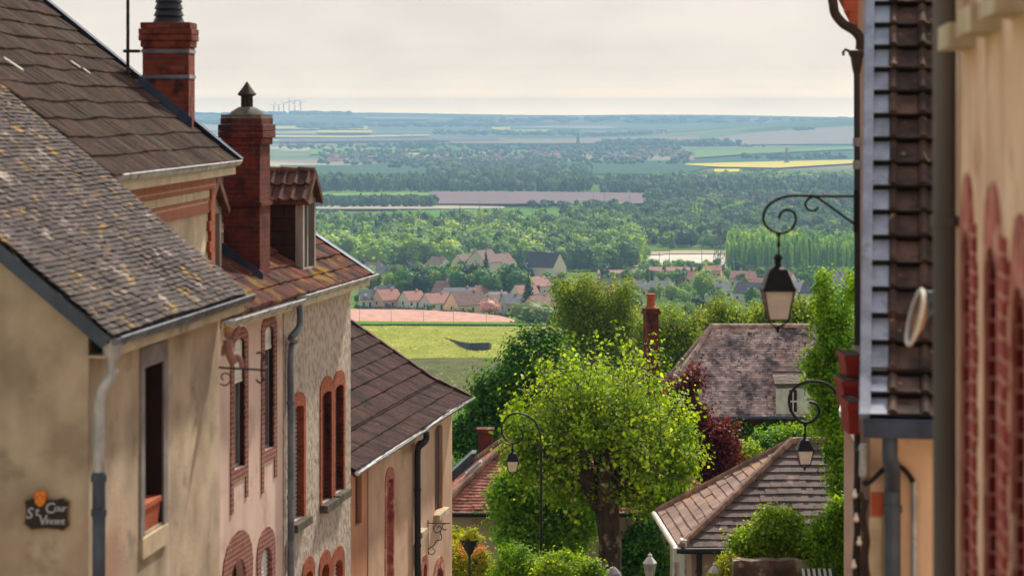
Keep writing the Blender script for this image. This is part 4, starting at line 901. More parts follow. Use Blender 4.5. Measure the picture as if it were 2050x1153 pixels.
for pts in ([(853, 1046), (875, 1047), (902, 1047)], [(874, 1049), (868, 1056), (873, 1066), (884, 1060), (880, 1052), (875, 1057)], [(881, 1062), (884, 1078), (874, 1082), (868, 1092), (858, 1098), (858, 1106), (866, 1109), (871, 1102), (866, 1097)], [(896, 1047), (886, 1050), (888, 1060), (894, 1058)], [(857, 1040), (857, 1110)]):
    mb.tube([q - o_ for q in spl(pts, Yb)], .011, 6)
o = mb.build('sign_bracket', MATS['rusty_iron'], smooth=True); o.location = o_; tag(o, 'empty scrolled iron bracket on the peach house wall', 'bracket')
# ================================================================== RIGHT SIDE
# local frame of the right-hand houses: x away from the camera, +y towards the street
# house seen roof-on: its eave faces the camera, zinc stepped verge on the street side
zS = -2.52
St = House('gable_house', 'sand coloured house whose brown tiled roof with pale zinc steps faces up the street', 'house', (2.93, 20.0), 9.1, -10.0)
L_S, D_S = 7.6, 6.0
mb = St.mb(); mb.box(.3, L_S - .3, -D_S, -.03, -10.0, zS + .05); yr_ = L_S / 2
mb.hexa([(.3, -.03, zS), (L_S - .3, -.03, zS), (yr_, -.03, zS + (yr_ - .3) * 1.1)], [(.3, -D_S, zS), (L_S - .3, -D_S, zS), (yr_, -D_S, zS + (yr_ - .3) * 1.1)])
mb.build('wall', MATS['stucco_sand'], St.root)
secs = [(0.0, 34, .62), (None, 49, 4.6)]
mbr = St.mb(); mbf = St.mb(); x0_, z0_ = 0.0, zS; slopes = []
for (xs, ang, ln) in secs:
    a = math.radians(ang); slopes.append((x0_, z0_, a, ln)); x0_ += ln * math.cos(a); z0_ += ln * math.sin(a)
def on_slope(w):
    for (x, z, a, ln) in slopes:
        if w <= ln or (x, z, a, ln) == slopes[-1]: return Vector((x + w * math.cos(a), 0, z + w * math.sin(a))), a
        w -= ln
    return None
course = 0.285; w = 0.0; k = 0
rr_ = random.Random(5)
for (x, z, a, ln) in slopes:
    Wv = Vector((math.cos(a), 0, math.sin(a)))
    tiles(mbr, (x, -.17, z), (0, -1, 0), Wv, D_S, ln, .27, course, .075, prof=roll(8, .045, .34), jit=.01, r=rr_, sag=.01)
    mbr.slab([(x, -.0, z - .03), (x, -D_S, z - .03), (x + ln * math.cos(a), -D_S, z + ln * math.sin(a) - .03), (x + ln * math.cos(a), 0, z + ln * math.sin(a) - .03)], (0, 0, -.05))
    n = int(math.ceil(ln / course)); Nn = Vector((-math.sin(a), 0, math.cos(a)))
    for j in range(n):
        w0 = j * course; w1 = min(ln, w0 + course + .02); mbf.rnd = rr_.random(); q0 = Vector((x, -.03, z)) + Wv * w0; q1 = Vector((x, -.03, z)) + Wv * w1; dy = Vector((0, -.165, 0))
        mbf.hexa([q0 + Nn * .068, q0 + dy + Nn * .068, q1 + dy + Nn * .0, q1 + Nn * .0], [q0 + Nn * .08, q0 + dy + Nn * .08, q1 + dy + Nn * .01, q1 + Nn * .01])
    p0 = Vector((x, -.035, z)); p1 = p0 + Wv * ln; dy = Vector((0, .085, 0))
    mbf.hexa([p0 + Nn * .02, p0 + dy + Nn * .02, p0 + dy + Nn * .075, p0 + Nn * .075], [p1 + Nn * .02, p1 + dy + Nn * .02, p1 + dy + Nn * .075, p1 + Nn * .075])
    mbf.hexa([p0 + dy + Nn * .07, p0 + dy + Nn * .075 + Vector((0, .008, 0)), p0 + dy + Vector((0, .008, 0)) - Nn * .12, p0 + dy - Nn * .12], [p1 + dy + Nn * .07, p1 + dy + Nn * .075 + Vector((0, .008, 0)), p1 + dy + Vector((0, .008, 0)) - Nn * .12, p1 + dy - Nn * .12])
mbu = St.mb()  # dark strips over each course riser, painting the shadow line under the tiles
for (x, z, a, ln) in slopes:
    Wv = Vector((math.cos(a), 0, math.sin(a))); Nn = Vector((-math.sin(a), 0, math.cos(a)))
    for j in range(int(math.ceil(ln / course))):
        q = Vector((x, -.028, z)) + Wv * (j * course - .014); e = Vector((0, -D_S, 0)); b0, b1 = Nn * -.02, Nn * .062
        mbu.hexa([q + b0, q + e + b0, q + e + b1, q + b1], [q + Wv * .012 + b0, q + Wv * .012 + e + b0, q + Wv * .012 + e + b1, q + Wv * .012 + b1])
mb2 = slopes[-1]; xe = x0_; ze_ = z0_
mbr.slab([(xe, 0, ze_), (xe, -D_S, ze_), (2 * xe, -D_S, zS), (2 * xe, 0, zS)], (0, 0, -.06))
rS = mbr.build('roof', MATS['tile_street'], St.root); mbf.build('stepped_flashing', MATS['step_flashing'], rS); mbu.build('shadow_strips', MATS['dark_iron'], rS)
# gutter across the eave
mb = St.mb(); g = .085
mb.box(-.17, -.155, -D_S, .02, zS - .12, zS + .02); mb.box(-.155, .06, -D_S, .02, zS - .12, zS - .105); mb.box(-.155, -.0, .005, .02, zS - .105, zS + .02); mb.tube([(-.165, -D_S, zS + .025), (-.165, .02, zS + .025)], .014, 6)
mb.build('gutter', MATS['zinc_blue'], St.root)
mb = St.mb(); mb.box(.06, .299, -D_S, -.02, zS - .13, zS - .09); mb.build('soffit', MATS['cream_paint'], St.root)
yd = St.atx(1787, 960, .2)[0]
pipe(St, [(-.05, yd + .02, zS - .12), (-.05, yd + .02, zS - .3), (.05, yd, zS - .42), (.2, yd - .0, zS - .62), (.2, yd - .0, zS - .9), (.2, yd - .01, -9.9)], .066, 'downpipe_slate', clips=[(.2, yd, St.atx(1787, 1018, .2)[1])])
y2 = St.atx(1831, 1000, .25)[0]; za = St.atx(1831, 960, .25)[1]
pipe(St, [(.25, y2, za), (.25, y2, -9.9)], .026, 'zinc_light', name='conduit')
y3 = St.atx(1729, 920, .22)[0]; z3, z4 = St.atx(1729, 893, .22)[1], St.atx(1729, 950, .22)[1]
mb = St.mb(); mb.lathe([(.03, z4 - .02), (.042, z4), (.042, z3), (.03, z3 + .02)], (.22, y3, 0), 12); mb.build('junction_box', MATS['zinc_light'], St.root, smooth=True)
mb = St.mb(); mb.box(.285, .298, St.atx(1768, 985, .29)[0], St.atx(1744, 985, .29)[0], St.atx(1760, 1032, .29)[1], St.atx(1760, 985, .29)[1]); mb.build('brick_patch', MATS['terracotta'], St.root)
mb = St.mb(); mb.box(.283, .2985, St.atx(1765, 1100, .29)[0], -.02, St.atx(1745, 1200, .29)[1], St.atx(1745, 1035, .29)[1]); mb.build('corner_stones', MATS['stone_cream'], St.root)
def cable(pts, Y, r, name, label, cat='cable', material='dark_iron', group=None):
    mb = MB(); o_ = P(pts[0][0], pts[0][1], Y); mb.tube([q - o_ for q in spl(pts, Y)], r, 6); o = mb.build(name, MATS[material], smooth=True); o.location = o_
    return tag(o, label, cat, group)
Yw = 20.15
cable([(1729, 962), (1735, 968), (1752, 955), (1770, 938), (1790, 930), (1806, 936), (1818, 948), (1828, 964)], Yw, .022, 'cable', 'thick black cable looping over the slate-blue downpipe')
cable([(1716, 900), (1714, 960), (1712, 1000), (1714, 1060), (1711, 1120), (1712, 1200)], 19.7, .02, 'cable', 'black cable hanging down the house corner with pale bulbs')
for k, (bx_, by_) in enumerate(((1713, 991), (1716, 1039), (1722, 1086), (1711, 1132))):
    q = P(bx_ - 2, by_, 19.66); mb = MB(); mb.lathe([(.001, -.024), (.017, -.017), (.024, 0), (.017, .017), (.011, .026), (.011, .05)], (0, 0, 0), 10); o = mb.build('light_bulb', MATS['lamp_glass'], smooth=True); o.location = q
    tag(o, 'pale round bulb on the black cable at the sand house corner', 'light bulb', 'bulbs on the black cable')
mb = MB(); o_ = P(1732, 1060, 19.9)      # dark scrolled ironwork at the corner
for pts in ([(1722, 985), (1728, 1010), (1724, 1040), (1732, 1075), (1728, 1110), (1738, 1160)], [(1736, 1000), (1730, 1035), (1738, 1080), (1734, 1120), (1742, 1170)], [(1720, 1090), (1730, 1080), (1736, 1095), (1724, 1112), (1728, 1160)]): mb.tube([q - o_ for q in spl(pts, 19.9)], .02, 6)
o = mb.build('iron_scrollwork', MATS['rusty_iron'], smooth=True); o.location = o_; tag(o, 'dark twisted ironwork fixed beside the downpipe of the sand house', 'ironwork')

# long brown downpipe at the corner of the nearest right-hand house
Nr = House('cream_house', 'cream house on the near right with tall brick-trimmed arched windows', 'house', (2.57, 14.0), 6.4, -5.6)
def nw(x0, x1, yt, yb, u=None): return (Nr.at(x1, (yt + yb) / 2)[0], Nr.at(x0, (yt + yb) / 2)[0], Nr.at((x0 + x1) / 2, yb)[1], Nr.at((x0 + x1) / 2, yt)[1])
N1 = nw(1932, 1948, 458, 1210) + (.14,); N2 = nw(1979, 2004, 492, 1300) + (.2,); N3 = nw(2034, 2062, 572, 1400) + (.2,)
U1 = nw(1932, 1950, -420, 50) + (0,); U2 = nw(1976, 2000, -480, 14) + (0,); U3 = nw(2030, 2056, -500, -30) + (0,)
mb = Nr.mb(); facade(mb, -5.2, 0, -5.6, 4.6, [N1, N2, N3, U1, U2, U3], 0, -.12); mb.quad((0, 0, -5.6), (0, -5, -5.6), (0, -5, 4.6), (0, 0, 4.6)); mb.quad((-5.2, 0, 4.6), (0, 0, 4.6), (0, -5, 4.6), (-5.2, -5, 4.6)); mb.quad((-5.2, 0, -5.6), (-5.2, -5, -5.6), (-5.2, -5, 4.6), (-5.2, 0, 4.6))
mb.quad((-5.2, -5, -5.6), (0, -5, -5.6), (0, -5, 4.6), (-5.2, -5, 4.6)); mb.build('wall', MATS['stucco_sand'], Nr.root)
mb = Nr.mb(); mb.slab([(-5.4, .35, 4.61), (.2, .35, 4.61), (.2, -5, 6.9), (-5.4, -5, 6.9)], (0, 0, .12)); mb.build('roof', MATS['tile_brown'], Nr.root)
brick_mat('brick_faded', C(176, 78, 68), C(150, 56, 50), C(212, 160, 142), bw=0.3, bh=0.094, ms=0.009)
for q, sw_ in ((N1, .07), (N2, .1), (N3, .1)):
    window(Nr, *q, 0, -.09, surround='render_pink', sw=sw_, sb=False, frame='brick_street', pane='brick_street', reveal='brick_street', bars=0, wt=.3)
    mb = Nr.mb()
    for k in range(60):
        zb2 = q[2] + .094 * k
        if zb2 > q[3] - .02: break
        e2 = (.34 if (k // 2) % 2 else .24) * (1 if q is not N1 else .85); mb.box(q[0] - sw_ - e2, q[0] - sw_ + .002, -.002, .022, zb2, zb2 + .0938)
    mb.build('quoins', MATS['brick_faded'], Nr.root)
for q in (U1, U2, U3): window(Nr, *q, 0, -.12, frame='brick_street', pane='brick_street', bars=0, sill='stone_cream', surround='stucco_sand', sw=.1, sb=False)
pmb = MB(); px0 = P(1891, 500, 13.75)
pmb.tube([(0, 0, -5.0), (0, 0, 4.7)], .066, 16)
for z_ in (-3.9, -.6, 2.2): pmb.lathe([(.078, -.03), (.078, .03)], (0, 0, z_), 14)
o = pmb.build('downpipe', MATS['downpipe_brown'], Nr.root, smooth=True); q = Vector((px0.x, px0.y, 0)) - Vector((Nr.root.location.x, Nr.root.location.y, 0)); th_ = Nr.root.rotation_euler.z
o.location = (q.x * math.cos(th_) + q.y * math.sin(th_), -q.x * math.sin(th_) + q.y * math.cos(th_), -Nr.base)
# satellite dish seen edge-on behind the brown pipe
mat('old_tin', C(150, 116, 92), C(112, 76, 56), 12, rough=.6)
DS = thing('satellite_dish', 'old satellite dish with a pale rim seen edge-on behind the brown pipe', 'satellite dish', P(1862, 640, 14.6))
mb = MB(); R_ = .17; vs = []; n = 18
for (r_, dp) in ((0, .0), (.4, .008), (.75, .03), (1, .06)):
    for k in range(n): a = 2 * math.pi * k / n; vs.append((dp, r_ * R_ * math.cos(a), r_ * R_ * math.sin(a)))
mb.add(vs, [(i * n + k, i * n + (k + 1) % n, (i + 1) * n + (k + 1) % n, (i + 1) * n + k) for i in range(3) for k in range(n)])
di = mb.build('dish', MATS['old_tin'], DS, smooth=True); di.rotation_euler = (0.0, math.radians(-14), math.radians(-180)); di.location = (-.03, 0, 0)
mb = MB(); pts = [(.062, R_ * math.cos(2 * math.pi * k / n), R_ * math.sin(2 * math.pi * k / n)) for k in range(n + 1)]; mb.tube(pts, .013, 6, cap=False); mb.build('rim', MATS['white_paint'], di, smooth=True)
mb = MB(); mb.tube([(-.03, 0, 0), (.03, .05, .08), (.08, .05, .12)], .014, 6); mb.box(-.02, .04, .0, .07, .1, .17); mb.build('bracket', MATS['zinc_blue'], DS)

# ---- house beyond, only its eave, pipes and flower boxes stick out past the zinc verge
R5 = House('tall_corner_house', 'tall house behind the zinc verge with terracotta eave, dark swan-neck pipe', 'house', (3.98, 27.9), 9.1, -10.4)
mb = R5.mb(); mb.box(0, 7, -5, -.01, -10.4, 2.2); mb.build('wall', MATS['stucco_grey_pink'], R5.root)
mb = R5.mb(); mb.slab([(-.3, .32, 1.6), (7.3, .32, 1.6), (7.3, -5, 4.4), (-.3, -5, 4.4)], (0, 0, .12)); mb.build('roof', MATS['tile_brown'], R5.root)
mb = R5.mb()
for k, (e, z_) in enumerate(((.08, 1.05), (.15, 1.2), (.22, 1.35))): mb.box(-.05 - e * .3, 7, -.009, e, z_, z_ + .149)
mb.build('cornice', MATS['terracotta'], R5.root)
mb = MB(); Y5 = 27.7; o_ = P(1712, 110, Y5)
mb.tube([q - o_ for q in spl([(1664, -16), (1668, 8), (1672, 28), (1688, 48), (1710, 62), (1722, 78), (1722, 100)], Y5)], .055, 10)
mb.build('swan_neck_pipe', MATS['rusty_iron'], smooth=True); o = bpy.data.objects['swan_neck_pipe']; o.location = o_
hp = MB(); q = P(1715, 112, Y5) - o_
hp.lathe([(.05, -.2), (.07, -.12), (.09, -.02), (.12, .02), (.12, .06)], q, 4, rot=math.pi / 4); hp.tube([q + Vector((-.08, 0, .05)), q + Vector((-.13, 0, .07)), q + Vector((-.155, 0, .04)), q + Vector((-.15, 0, .0))], .016, 6); hpo = hp.build('hopper', MATS['rusty_iron'], o)
hp = MB(); hp.tube([q + Vector((.0, 0, -.15)), P(1716, 400, Y5) - o_, P(1716, 760, Y5) - o_, P(1716, 1250, Y5) - o_], .035, 10); hp.build('downpipe', MATS['black_plastic'], o, smooth=True)
for py in (285, 330, 700): hp = MB(); hp.lathe([(.05, -.05), (.05, .05)], P(1716, py, Y5) - o_, 10); hp.build('collar', MATS['stone_grey'], o)
o.name = 'downpipe'; tag(o, 'dark swan-neck downpipe with an ornate hopper beside the zinc verge', 'downpipe')

# flower boxes stuck out on brackets
def fbox(px0_, px1_, y0, y1, Y, label, plants=False):
    c = P((px0_ + px1_) / 2, y1, Y); w_ = (px1_ - px0_) / F * Y; hh = (y1 - y0) / F * Y; t_ = thing('flower_box', label, 'flower box', c, 0, 'red flower boxes on the wall')
    mb = MB(); a = w_ / 2; mb.hexa([(-a * .84, -.28, 0), (a * .84, -.28, 0), (a * .84, .28, 0), (-a * .84, .28, 0)], [(-a, -.32, hh * .8), (a, -.32, hh * .8), (a, .32, hh * .8), (-a, .32, hh * .8)]); mb.box(-a - .015, a + .015, -.335, .335, hh * .8, hh); mb.build('box', MATS['red_box'], t_)
    mb = MB(); mb.box(-a * .9, a * .9, -.3, .3, hh * .9, hh + .012); mb.build('soil', MATS['bark'], t_); return t_
fbox(1685, 1721, 708, 748, 26.2, 'plain red flower box, upper one of three stacked beside the verge')
fbox(1680, 1721, 757, 812, 26.0, 'moss-stained red flower box between two others')
fbox(1690, 1716, 800, 862, 25.4, 'deep red flower box, lowest of the three beside the verge')
for c_ in (P(1721, 748, 26.2),): pass

# house with the white sloping barge board
R4 = House('mauve_house', 'narrow pinkish house end with a white sloping barge board', 'house', (h(1684) * 46.0, 46.0), 9.1, -14.6)
R4.root.location.x += .05
mb = R4.mb(); zt1 = R4.atx(1688, 832, 0)[1]
mb.hexa([(0, 0, -14.6), (0, -5, -14.6), (0, -5, zt1 - 1.0), (0, -.35, zt1 - .72), (0, 0, zt1)], [(8, 0, -14.6), (8, -5, -14.6), (8, -5, zt1 - 1.0), (8, -.35, zt1 - .72), (8, 0, zt1)])
mb.build('wall', MATS['stucco_grey_pink'], R4.root)
mb = R4.mb(); mb.hexa([(-.12, .09, zt1 + .03), (-.12, -.34, zt1 - .72), (-.12, -.3, zt1 - .3), (-.12, .09, zt1 + .12)], [(8, .09, zt1 + .03), (8, -.34, zt1 - .72), (8, -.3, zt1 - .3), (8, .09, zt1 + .12)])
mb.build('roof', MATS['white_paint'], R4.root)

# ------------------------------------------------------------------ street lamps
def lantern(org, k, name='lantern', parent=None, body='dark_iron', glass='lamp_glass', wx=1.18):
    """four-sided lantern hanging from its top; k = scale, 1 unit = 0.34 m roof width; returns the root offset objects"""
    o = Vector(org); r4 = math.pi / 4
    mb = MB(); prof = [(.02, 0), (.035, -.01), (.07, -.04), (.075, -.055), (.05, -.065), (.045, -.13), (.07, -.15), (.1, -.17), (.115, -.18), (.13, -.2), (.205, -.365), (.232, -.40), (.235, -.425), (.22, -.425)]
    mb.lathe([(a * k * (wx if b < -.16 else 1), b * k) for a, b in prof], o, 4, rot=r4)
    t = mb.build(name, MATS[body], parent)
    zt, zb_, rt, rb = -.427, -.76, .205 * wx, .135 * wx
    mb = MB()
    for q in range(4):
        a = r4 + q * math.pi / 2; mb.tube([o + Vector((rt * math.cos(a), rt * math.sin(a), zt)) * k, o + Vector((rb * math.cos(a), rb * math.sin(a), zb_)) * k], .011 * k, 6)
        a2 = a + math.pi / 2; mb.bar(o + Vector((rb * math.cos(a), rb * math.sin(a), zb_)) * k, o + Vector((rb * math.cos(a2), rb * math.sin(a2), zb_)) * k, .016 * k)
        mb.tube([o + Vector((rb * math.cos(a), rb * math.sin(a), zb_)) * k, o + Vector((rb * .62 * math.cos(a), rb * .62 * math.sin(a), zb_ - .055)) * k, o + Vector((0.012 * math.cos(a), .012 * math.sin(a), zb_ - .105)) * k], .008 * k, 6)
    mb.lathe([(.004, -.075), (.02, -.05), (.016, -.03), (.02, -.015), (.006, 0)], o + Vector((0, 0, zb_ - .07)) * k, 8)
    mb.build('lantern_frame', MATS[body], t)
    mb = MB(); mb.lathe([(rt * .955 * k, zt * k), (rb * .955 * k, (zb_ + .01) * k)], o, 4, rot=r4); mb.build('lantern_glass', MATS[glass], t)
    return t
# lamp 1: scrolled wall bracket in front of the zinc verge
Y1 = 24.0; LP = thing('wall_lamp', 'large black wall lantern on a scrolled bracket, nearest to the tiled roof', 'street lamp', P(1713, 420, Y1)); o_ = LP.location
mb = MB(); rel = lambda pts, Y, n=8: [q - o_ for q in spl(pts, Y, n)]
mb.tube(rel([(1722, 393), (1650, 393), (1590, 392), (1560, 398), (1538, 412), (1528, 434), (1535, 454), (1560, 467), (1583, 460), (1593, 441), (1589, 426), (1576, 420), (1564, 426), (1560, 437)], Y1), .0135, 8)
mb.tube(rel([(1714, 451), (1690, 434), (1650, 405), (1630, 394), (1618, 399), (1612, 410), (1620, 421), (1632, 421), (1638, 415)], Y1), .0125, 8)
mb.tube([P(1559, 465, Y1) - o_, P(1559, 513, Y1) - o_], .009, 8)
mb.lathe([(.01, .03), (.024, 0), (.01, -.03)], P(1559, 470, Y1) - o_, 8); mb.lathe([(.01, .03), (.02, 0), (.01, -.03)], P(1559, 490, Y1) - o_, 8); mb.lathe([(.01, .02), (.024, 0), (.01, -.02)], P(1625, 393, Y1) - o_, 8)
mb.bar(P(1714, 380, Y1) - o_, P(1714, 465, Y1) - o_, .05, .02)
mb.build('bracket', MATS['dark_iron'], LP, smooth=True)
lantern(P(1557, 508, Y1) - o_, .86, parent=LP)
# lamp 2
Y2 = 47.0; LP2 = thing('wall_lamp', 'smaller black wall lantern hung from an open ring bracket before the garage roof', 'street lamp', P(1683, 800, Y2)); o_ = LP2.location
mb = MB(); mb.tube(rel([(1686, 812), (1678, 790), (1655, 768), (1626, 763), (1598, 771), (1581, 792), (1583, 820), (1600, 842), (1618, 846), (1634, 836), (1640, 822), (1634, 809), (1620, 804)], Y2), .03, 8)
mb.tube([P(1612, 846, Y2) - o_, P(1612, 870, Y2) - o_], .02, 8); mb.lathe([(.015, .05), (.045, 0), (.015, -.05)], P(1612, 850, Y2) - o_, 8)
mb.build('bracket', MATS['dark_iron'], LP2, smooth=True); lantern(P(1611, 866, Y2) - o_, .8, parent=LP2, wx=1.3)
# lamp 3: post lamp in front of the pollarded plane
Y3 = 61.0; zg = float(tz(0, Y3)); q = P(1083, 1000, Y3); LP3 = thing('street_lamp', 'tall black lamp post with a crook arm in front of the leafy plane tree', 'street lamp', (q.x, Y3, zg)); o_ = LP3.location
mb = MB(); top = P(1083, 890, Y3); base_ = Vector((q.x, Y3, zg))
mb.tube([base_ - o_, Vector((q.x, Y3, zg + .9)) - o_], .085, 12); mb.lathe([(.13, 0), (.13, .12), (.09, .16), (.085, .3)], (0, 0, 0), 12)
mb.tube([Vector((q.x, Y3, zg + .9)) - o_, Vector((q.x, Y3, zg + 2.6)) - o_], .05, 12); mb.tube([Vector((q.x, Y3, zg + 2.6)) - o_, top - o_], .032, 12)
for z_ in (.9, 2.6, 3.6): mb.lathe([(.05, -.04), (.085, 0), (.05, .04)], (0, 0, z_), 12)
mb.build('post', MATS['dark_iron'], LP3, smooth=True)
mb = MB(); mb.tube(rel([(1083, 892), (1081, 868), (1070, 843), (1049, 829), (1024, 829), (1008, 844), (1004, 862), (1012, 879), (1026, 887), (1041, 883), (1047, 870), (1042, 858)], Y3), .023, 8); mb.tube([P(1026, 886, Y3) - o_, P(1026, 900, Y3) - o_], .018, 8)
mb.build('crook_arm', MATS['dark_iron'], LP3, smooth=True); lantern(P(1026, 896, Y3) - o_, .78, parent=LP3, wx=1.3)
# ================================================================== MIDDLE DISTANCE: houses below the street
def hip_house(name, label, O, rz, a, p, ln, ze, base, tile_m, wall_m, tw, tc, th, ov=.3, ridge_m='ridge_tile', side_m=None, ax=None, side_tw=None, prof=((0, 0), (1, 0)), wall_h=True, cap=.09):
    """hipped house; local origin at the front left eave corner, x right, y back"""
    root = thing(name, label, 'house', (O[0], O[1], base), math.radians(rz)); mbf = lambda: MB((0, 0, base)); tp = math.tan(math.radians(p)); zr = ze + a * tp; S_ = a / math.cos(math.radians(p)); cp = math.cos(math.radians(p)); spn = math.sin(math.radians(p)); ax = ax or a; pl = math.atan((zr - ze) / ax); cl_, sl_ = math.cos(pl), math.sin(pl); SL = ax / cl_
    mb = mbf(); mb.box(ov, ln - ov, ov, 2 * a - ov, base - 1.5, ze + .02); mb.build('wall', MATS[wall_m], root)
    mb = mbf(); q = [(0, 0, ze - .04), (ln, 0, ze - .04), (ln, 2 * a, ze - .04), (0, 2 * a, ze - .04)]; A_, B_ = (ax, a, zr - .04), (ln - ax, a, zr - .04)
    mb.quad(q[0], q[1], B_, A_); mb.quad(q[1], q[2], B_); mb.quad(q[2], q[3], A_, B_); mb.quad(q[3], q[0], A_); mb.quad(*q)
    tiles(mb, (0, 0, ze), (1, 0, 0), (0, cp, spn), ln, S_, tw, tc, th, prof=prof, lo=lambda w: w * cp * ax / a, hi=lambda w: ln - w * cp * ax / a, jit=.005)
    if side_m is None: tiles(mb, (0, 0, ze), (0, 1, 0), (cl_, 0, sl_), 2 * a, SL, side_tw or tw, tc, th, prof=prof, lo=lambda w: w * cl_ * a / ax, hi=lambda w: 2 * a - w * cl_ * a / ax, jit=.005)
    roof = mb.build('roof', MATS[tile_m], root)
    if side_m:
        mb = mbf(); tiles(mb, (0, 0, ze), (0, 1, 0), (cl_, 0, sl_), 2 * a, SL, side_tw or tw, tc, th, prof=prof, lo=lambda w: w * cl_ * a / ax, hi=lambda w: 2 * a - w * cl_ * a / ax, jit=.005); mb.build('hip_slope', MATS[side_m], roof)
    mb = mbf()
    for (s_, e_) in (((0, 0, ze), (ax, a, zr)), ((0, 2 * a, ze), (ax, a, zr)), ((ax, a, zr), (ln - ax, a, zr))):
        s_, e_ = Vector(s_), Vector(e_); n = max(2, int((e_ - s_).length / .33)); st = (e_ - s_) / n
        for k in range(n):
            mb.rnd = random.random(); q0 = s_ + st * k + Vector((0, 0, .03)); q1 = s_ + st * (k + 1.08) + Vector((0, 0, .055)); mb.tube([q0, q1], [cap * 1.08, cap * .92], 8)
    mb.build('ridge', MATS[ridge_m], roof, smooth=True)
    return root, mbf, tp, zr, roof
# ---- garage with hipped interlocking tile roof
cF = P(1362, 1097, 58.0); G1, mbf, tp, zr, rf = hip_house('garage', 'low pinkish garage with a hipped brown tile roof below the second wall lamp', (cF.x, cF.y), 2.5, 2.65, 39.2, 11.5, cF.z, -15.0, 'tile_garage', 'stucco_grey_pink', .3, .24, .03, side_m='tile_garage_lit', cap=.09, ax=3.1, side_tw=.9)
mb = mbf(); mb.tube([(-.1, -.09, cF.z - .05), (11.5, -.09, cF.z - .05)], .075, 10); mb.build('gutter', MATS['black_plastic'], G1, smooth=True)
mb = mbf(); mb.tube([(-.09, -.02, cF.z - .04), (-.09, 5.3, cF.z - .04)], .07, 10); mb.box(-.17, -.0, -.14, .02, cF.z - .3, cF.z + .03); mb.box(.02, .16, -.02, .3, cF.z + .02, cF.z + .2); mb.build('gutter', MATS['white_paint'], G1, smooth=True)
mb = mbf(); mb.tube([(.48, .2, cF.z - .1), (.48, .24, -15.5)], .07, 10); mb.lathe([(.085, -.04), (.085, .04)], (.48, .24, cF.z - .6), 10); mb.build('downpipe', MATS['black_plastic'], G1, smooth=True)
mb = mbf(); mb.box(.92, 1.22, .1, .29, cF.z - .42, cF.z - .18); mb.box(.98, 1.16, .05, .1, cF.z - .38, cF.z - .22); mb.build('floodlight', MATS['black_plastic'], G1)
mb = mbf(); mb.box(.24, .298, 1.2, 2.2, -14.9, cF.z - .3); mb.box(.24, .298, 3.4, 4.0, -14.0, cF.z - .4); mb.build('side_panel', MATS['zinc_light'], G1)
# ---- big house with steep plain-tile roof
cE = P(1311, 834, 88.0); G2, mbf, tp, zr, rf = hip_house('manor_house', 'big house with a steep hipped roof of mottled mauve tiles and a white shuttered dormer', (cE.x, cE.y), 0, 2.26, 53.6, 12.0, cE.z, -17.6, 'tile_flat_grey', 'stucco_grey_pink', .17, .106, .014, ridge_m='ridge_pale', cap=.085)
mb = mbf(); mb.box(.28, 11.7, .27, .32, cE.z - .55, cE.z - .12); mb.build('brick_band', MATS['brick_orange'], G2)
mb = mbf(); mb.tube([(0, -.06, cE.z - .04), (12.0, -.06, cE.z - .04)], .06, 8); mb.build('gutter', MATS['downpipe_slate'], G2, smooth=True)
xw = lambda px, y=.1: h(px) * (cE.y + y) - cE.x; zw = lambda py, y=.1: -v(py) * (cE.y + y)
mb = mbf(); mb.box(xw(1556), xw(1622), .12, 1.6, cE.z, zw(770)); dm = mb.build('dormer', MATS['weathered_wood'], G2)
mb = mbf(); mb.box(xw(1578), xw(1597), .08, .119, zw(826), zw(778)); mb.build('pane', MATS['glass_dark'], dm)
mb = mbf(); x0, x1 = xw(1578), xw(1597)
for q in ((x0 - .03, x0 + .03), (x1 - .03, x1 + .03), ((x0 + x1) / 2 - .02, (x0 + x1) / 2 + .02)): mb.box(*q, .05, .079, zw(826), zw(776))
for z_ in (zw(826), zw(803), zw(778)): mb.box(x0, x1, .052, .077, z_ - .03, z_ + .03)
mb.build('frame', MATS['white_paint'], dm)
for (a, b) in ((1553, 1576), (1599, 1621)): mb = mbf(); mb.box(xw(a), xw(b), .03, .07, zw(828), zw(777)); mb.build('shutter', MATS['white_paint'], dm)
mb = mbf(); x0, x1 = xw(1550), xw(1627); zt = zw(768); mb.slab([(x0, -.05, zt), (x1, -.05, zt), (x1 - .05, 1.1, zt + .36), (x0 + .05, 1.1, zt + .36)], (0, 0, -.06))
tiles(mb, (x0, -.06, zt + .01), (1, 0, 0), (0, 1.1, .36), x1 - x0, 1.15, .17, .106, .014); mb.build('roof', MATS['tile_garage'], dm)
mb = mbf(); vx = xw(1591, 1.3); vz = -v(742) * (cE.y + 1.45); mb.hexa([(vx - .1, 1.25, vz - .15), (vx + .1, 1.25, vz - .15), (vx + .1, 1.6, vz - .1), (vx - .1, 1.6, vz - .1)], [(vx - .1, 1.2, vz + .1), (vx + .1, 1.2, vz + .1), (vx + .1, 1.7, vz + .25), (vx - .1, 1.7, vz + .25)]); mb.build('roof_vent', MATS['zinc_blue'], G2)
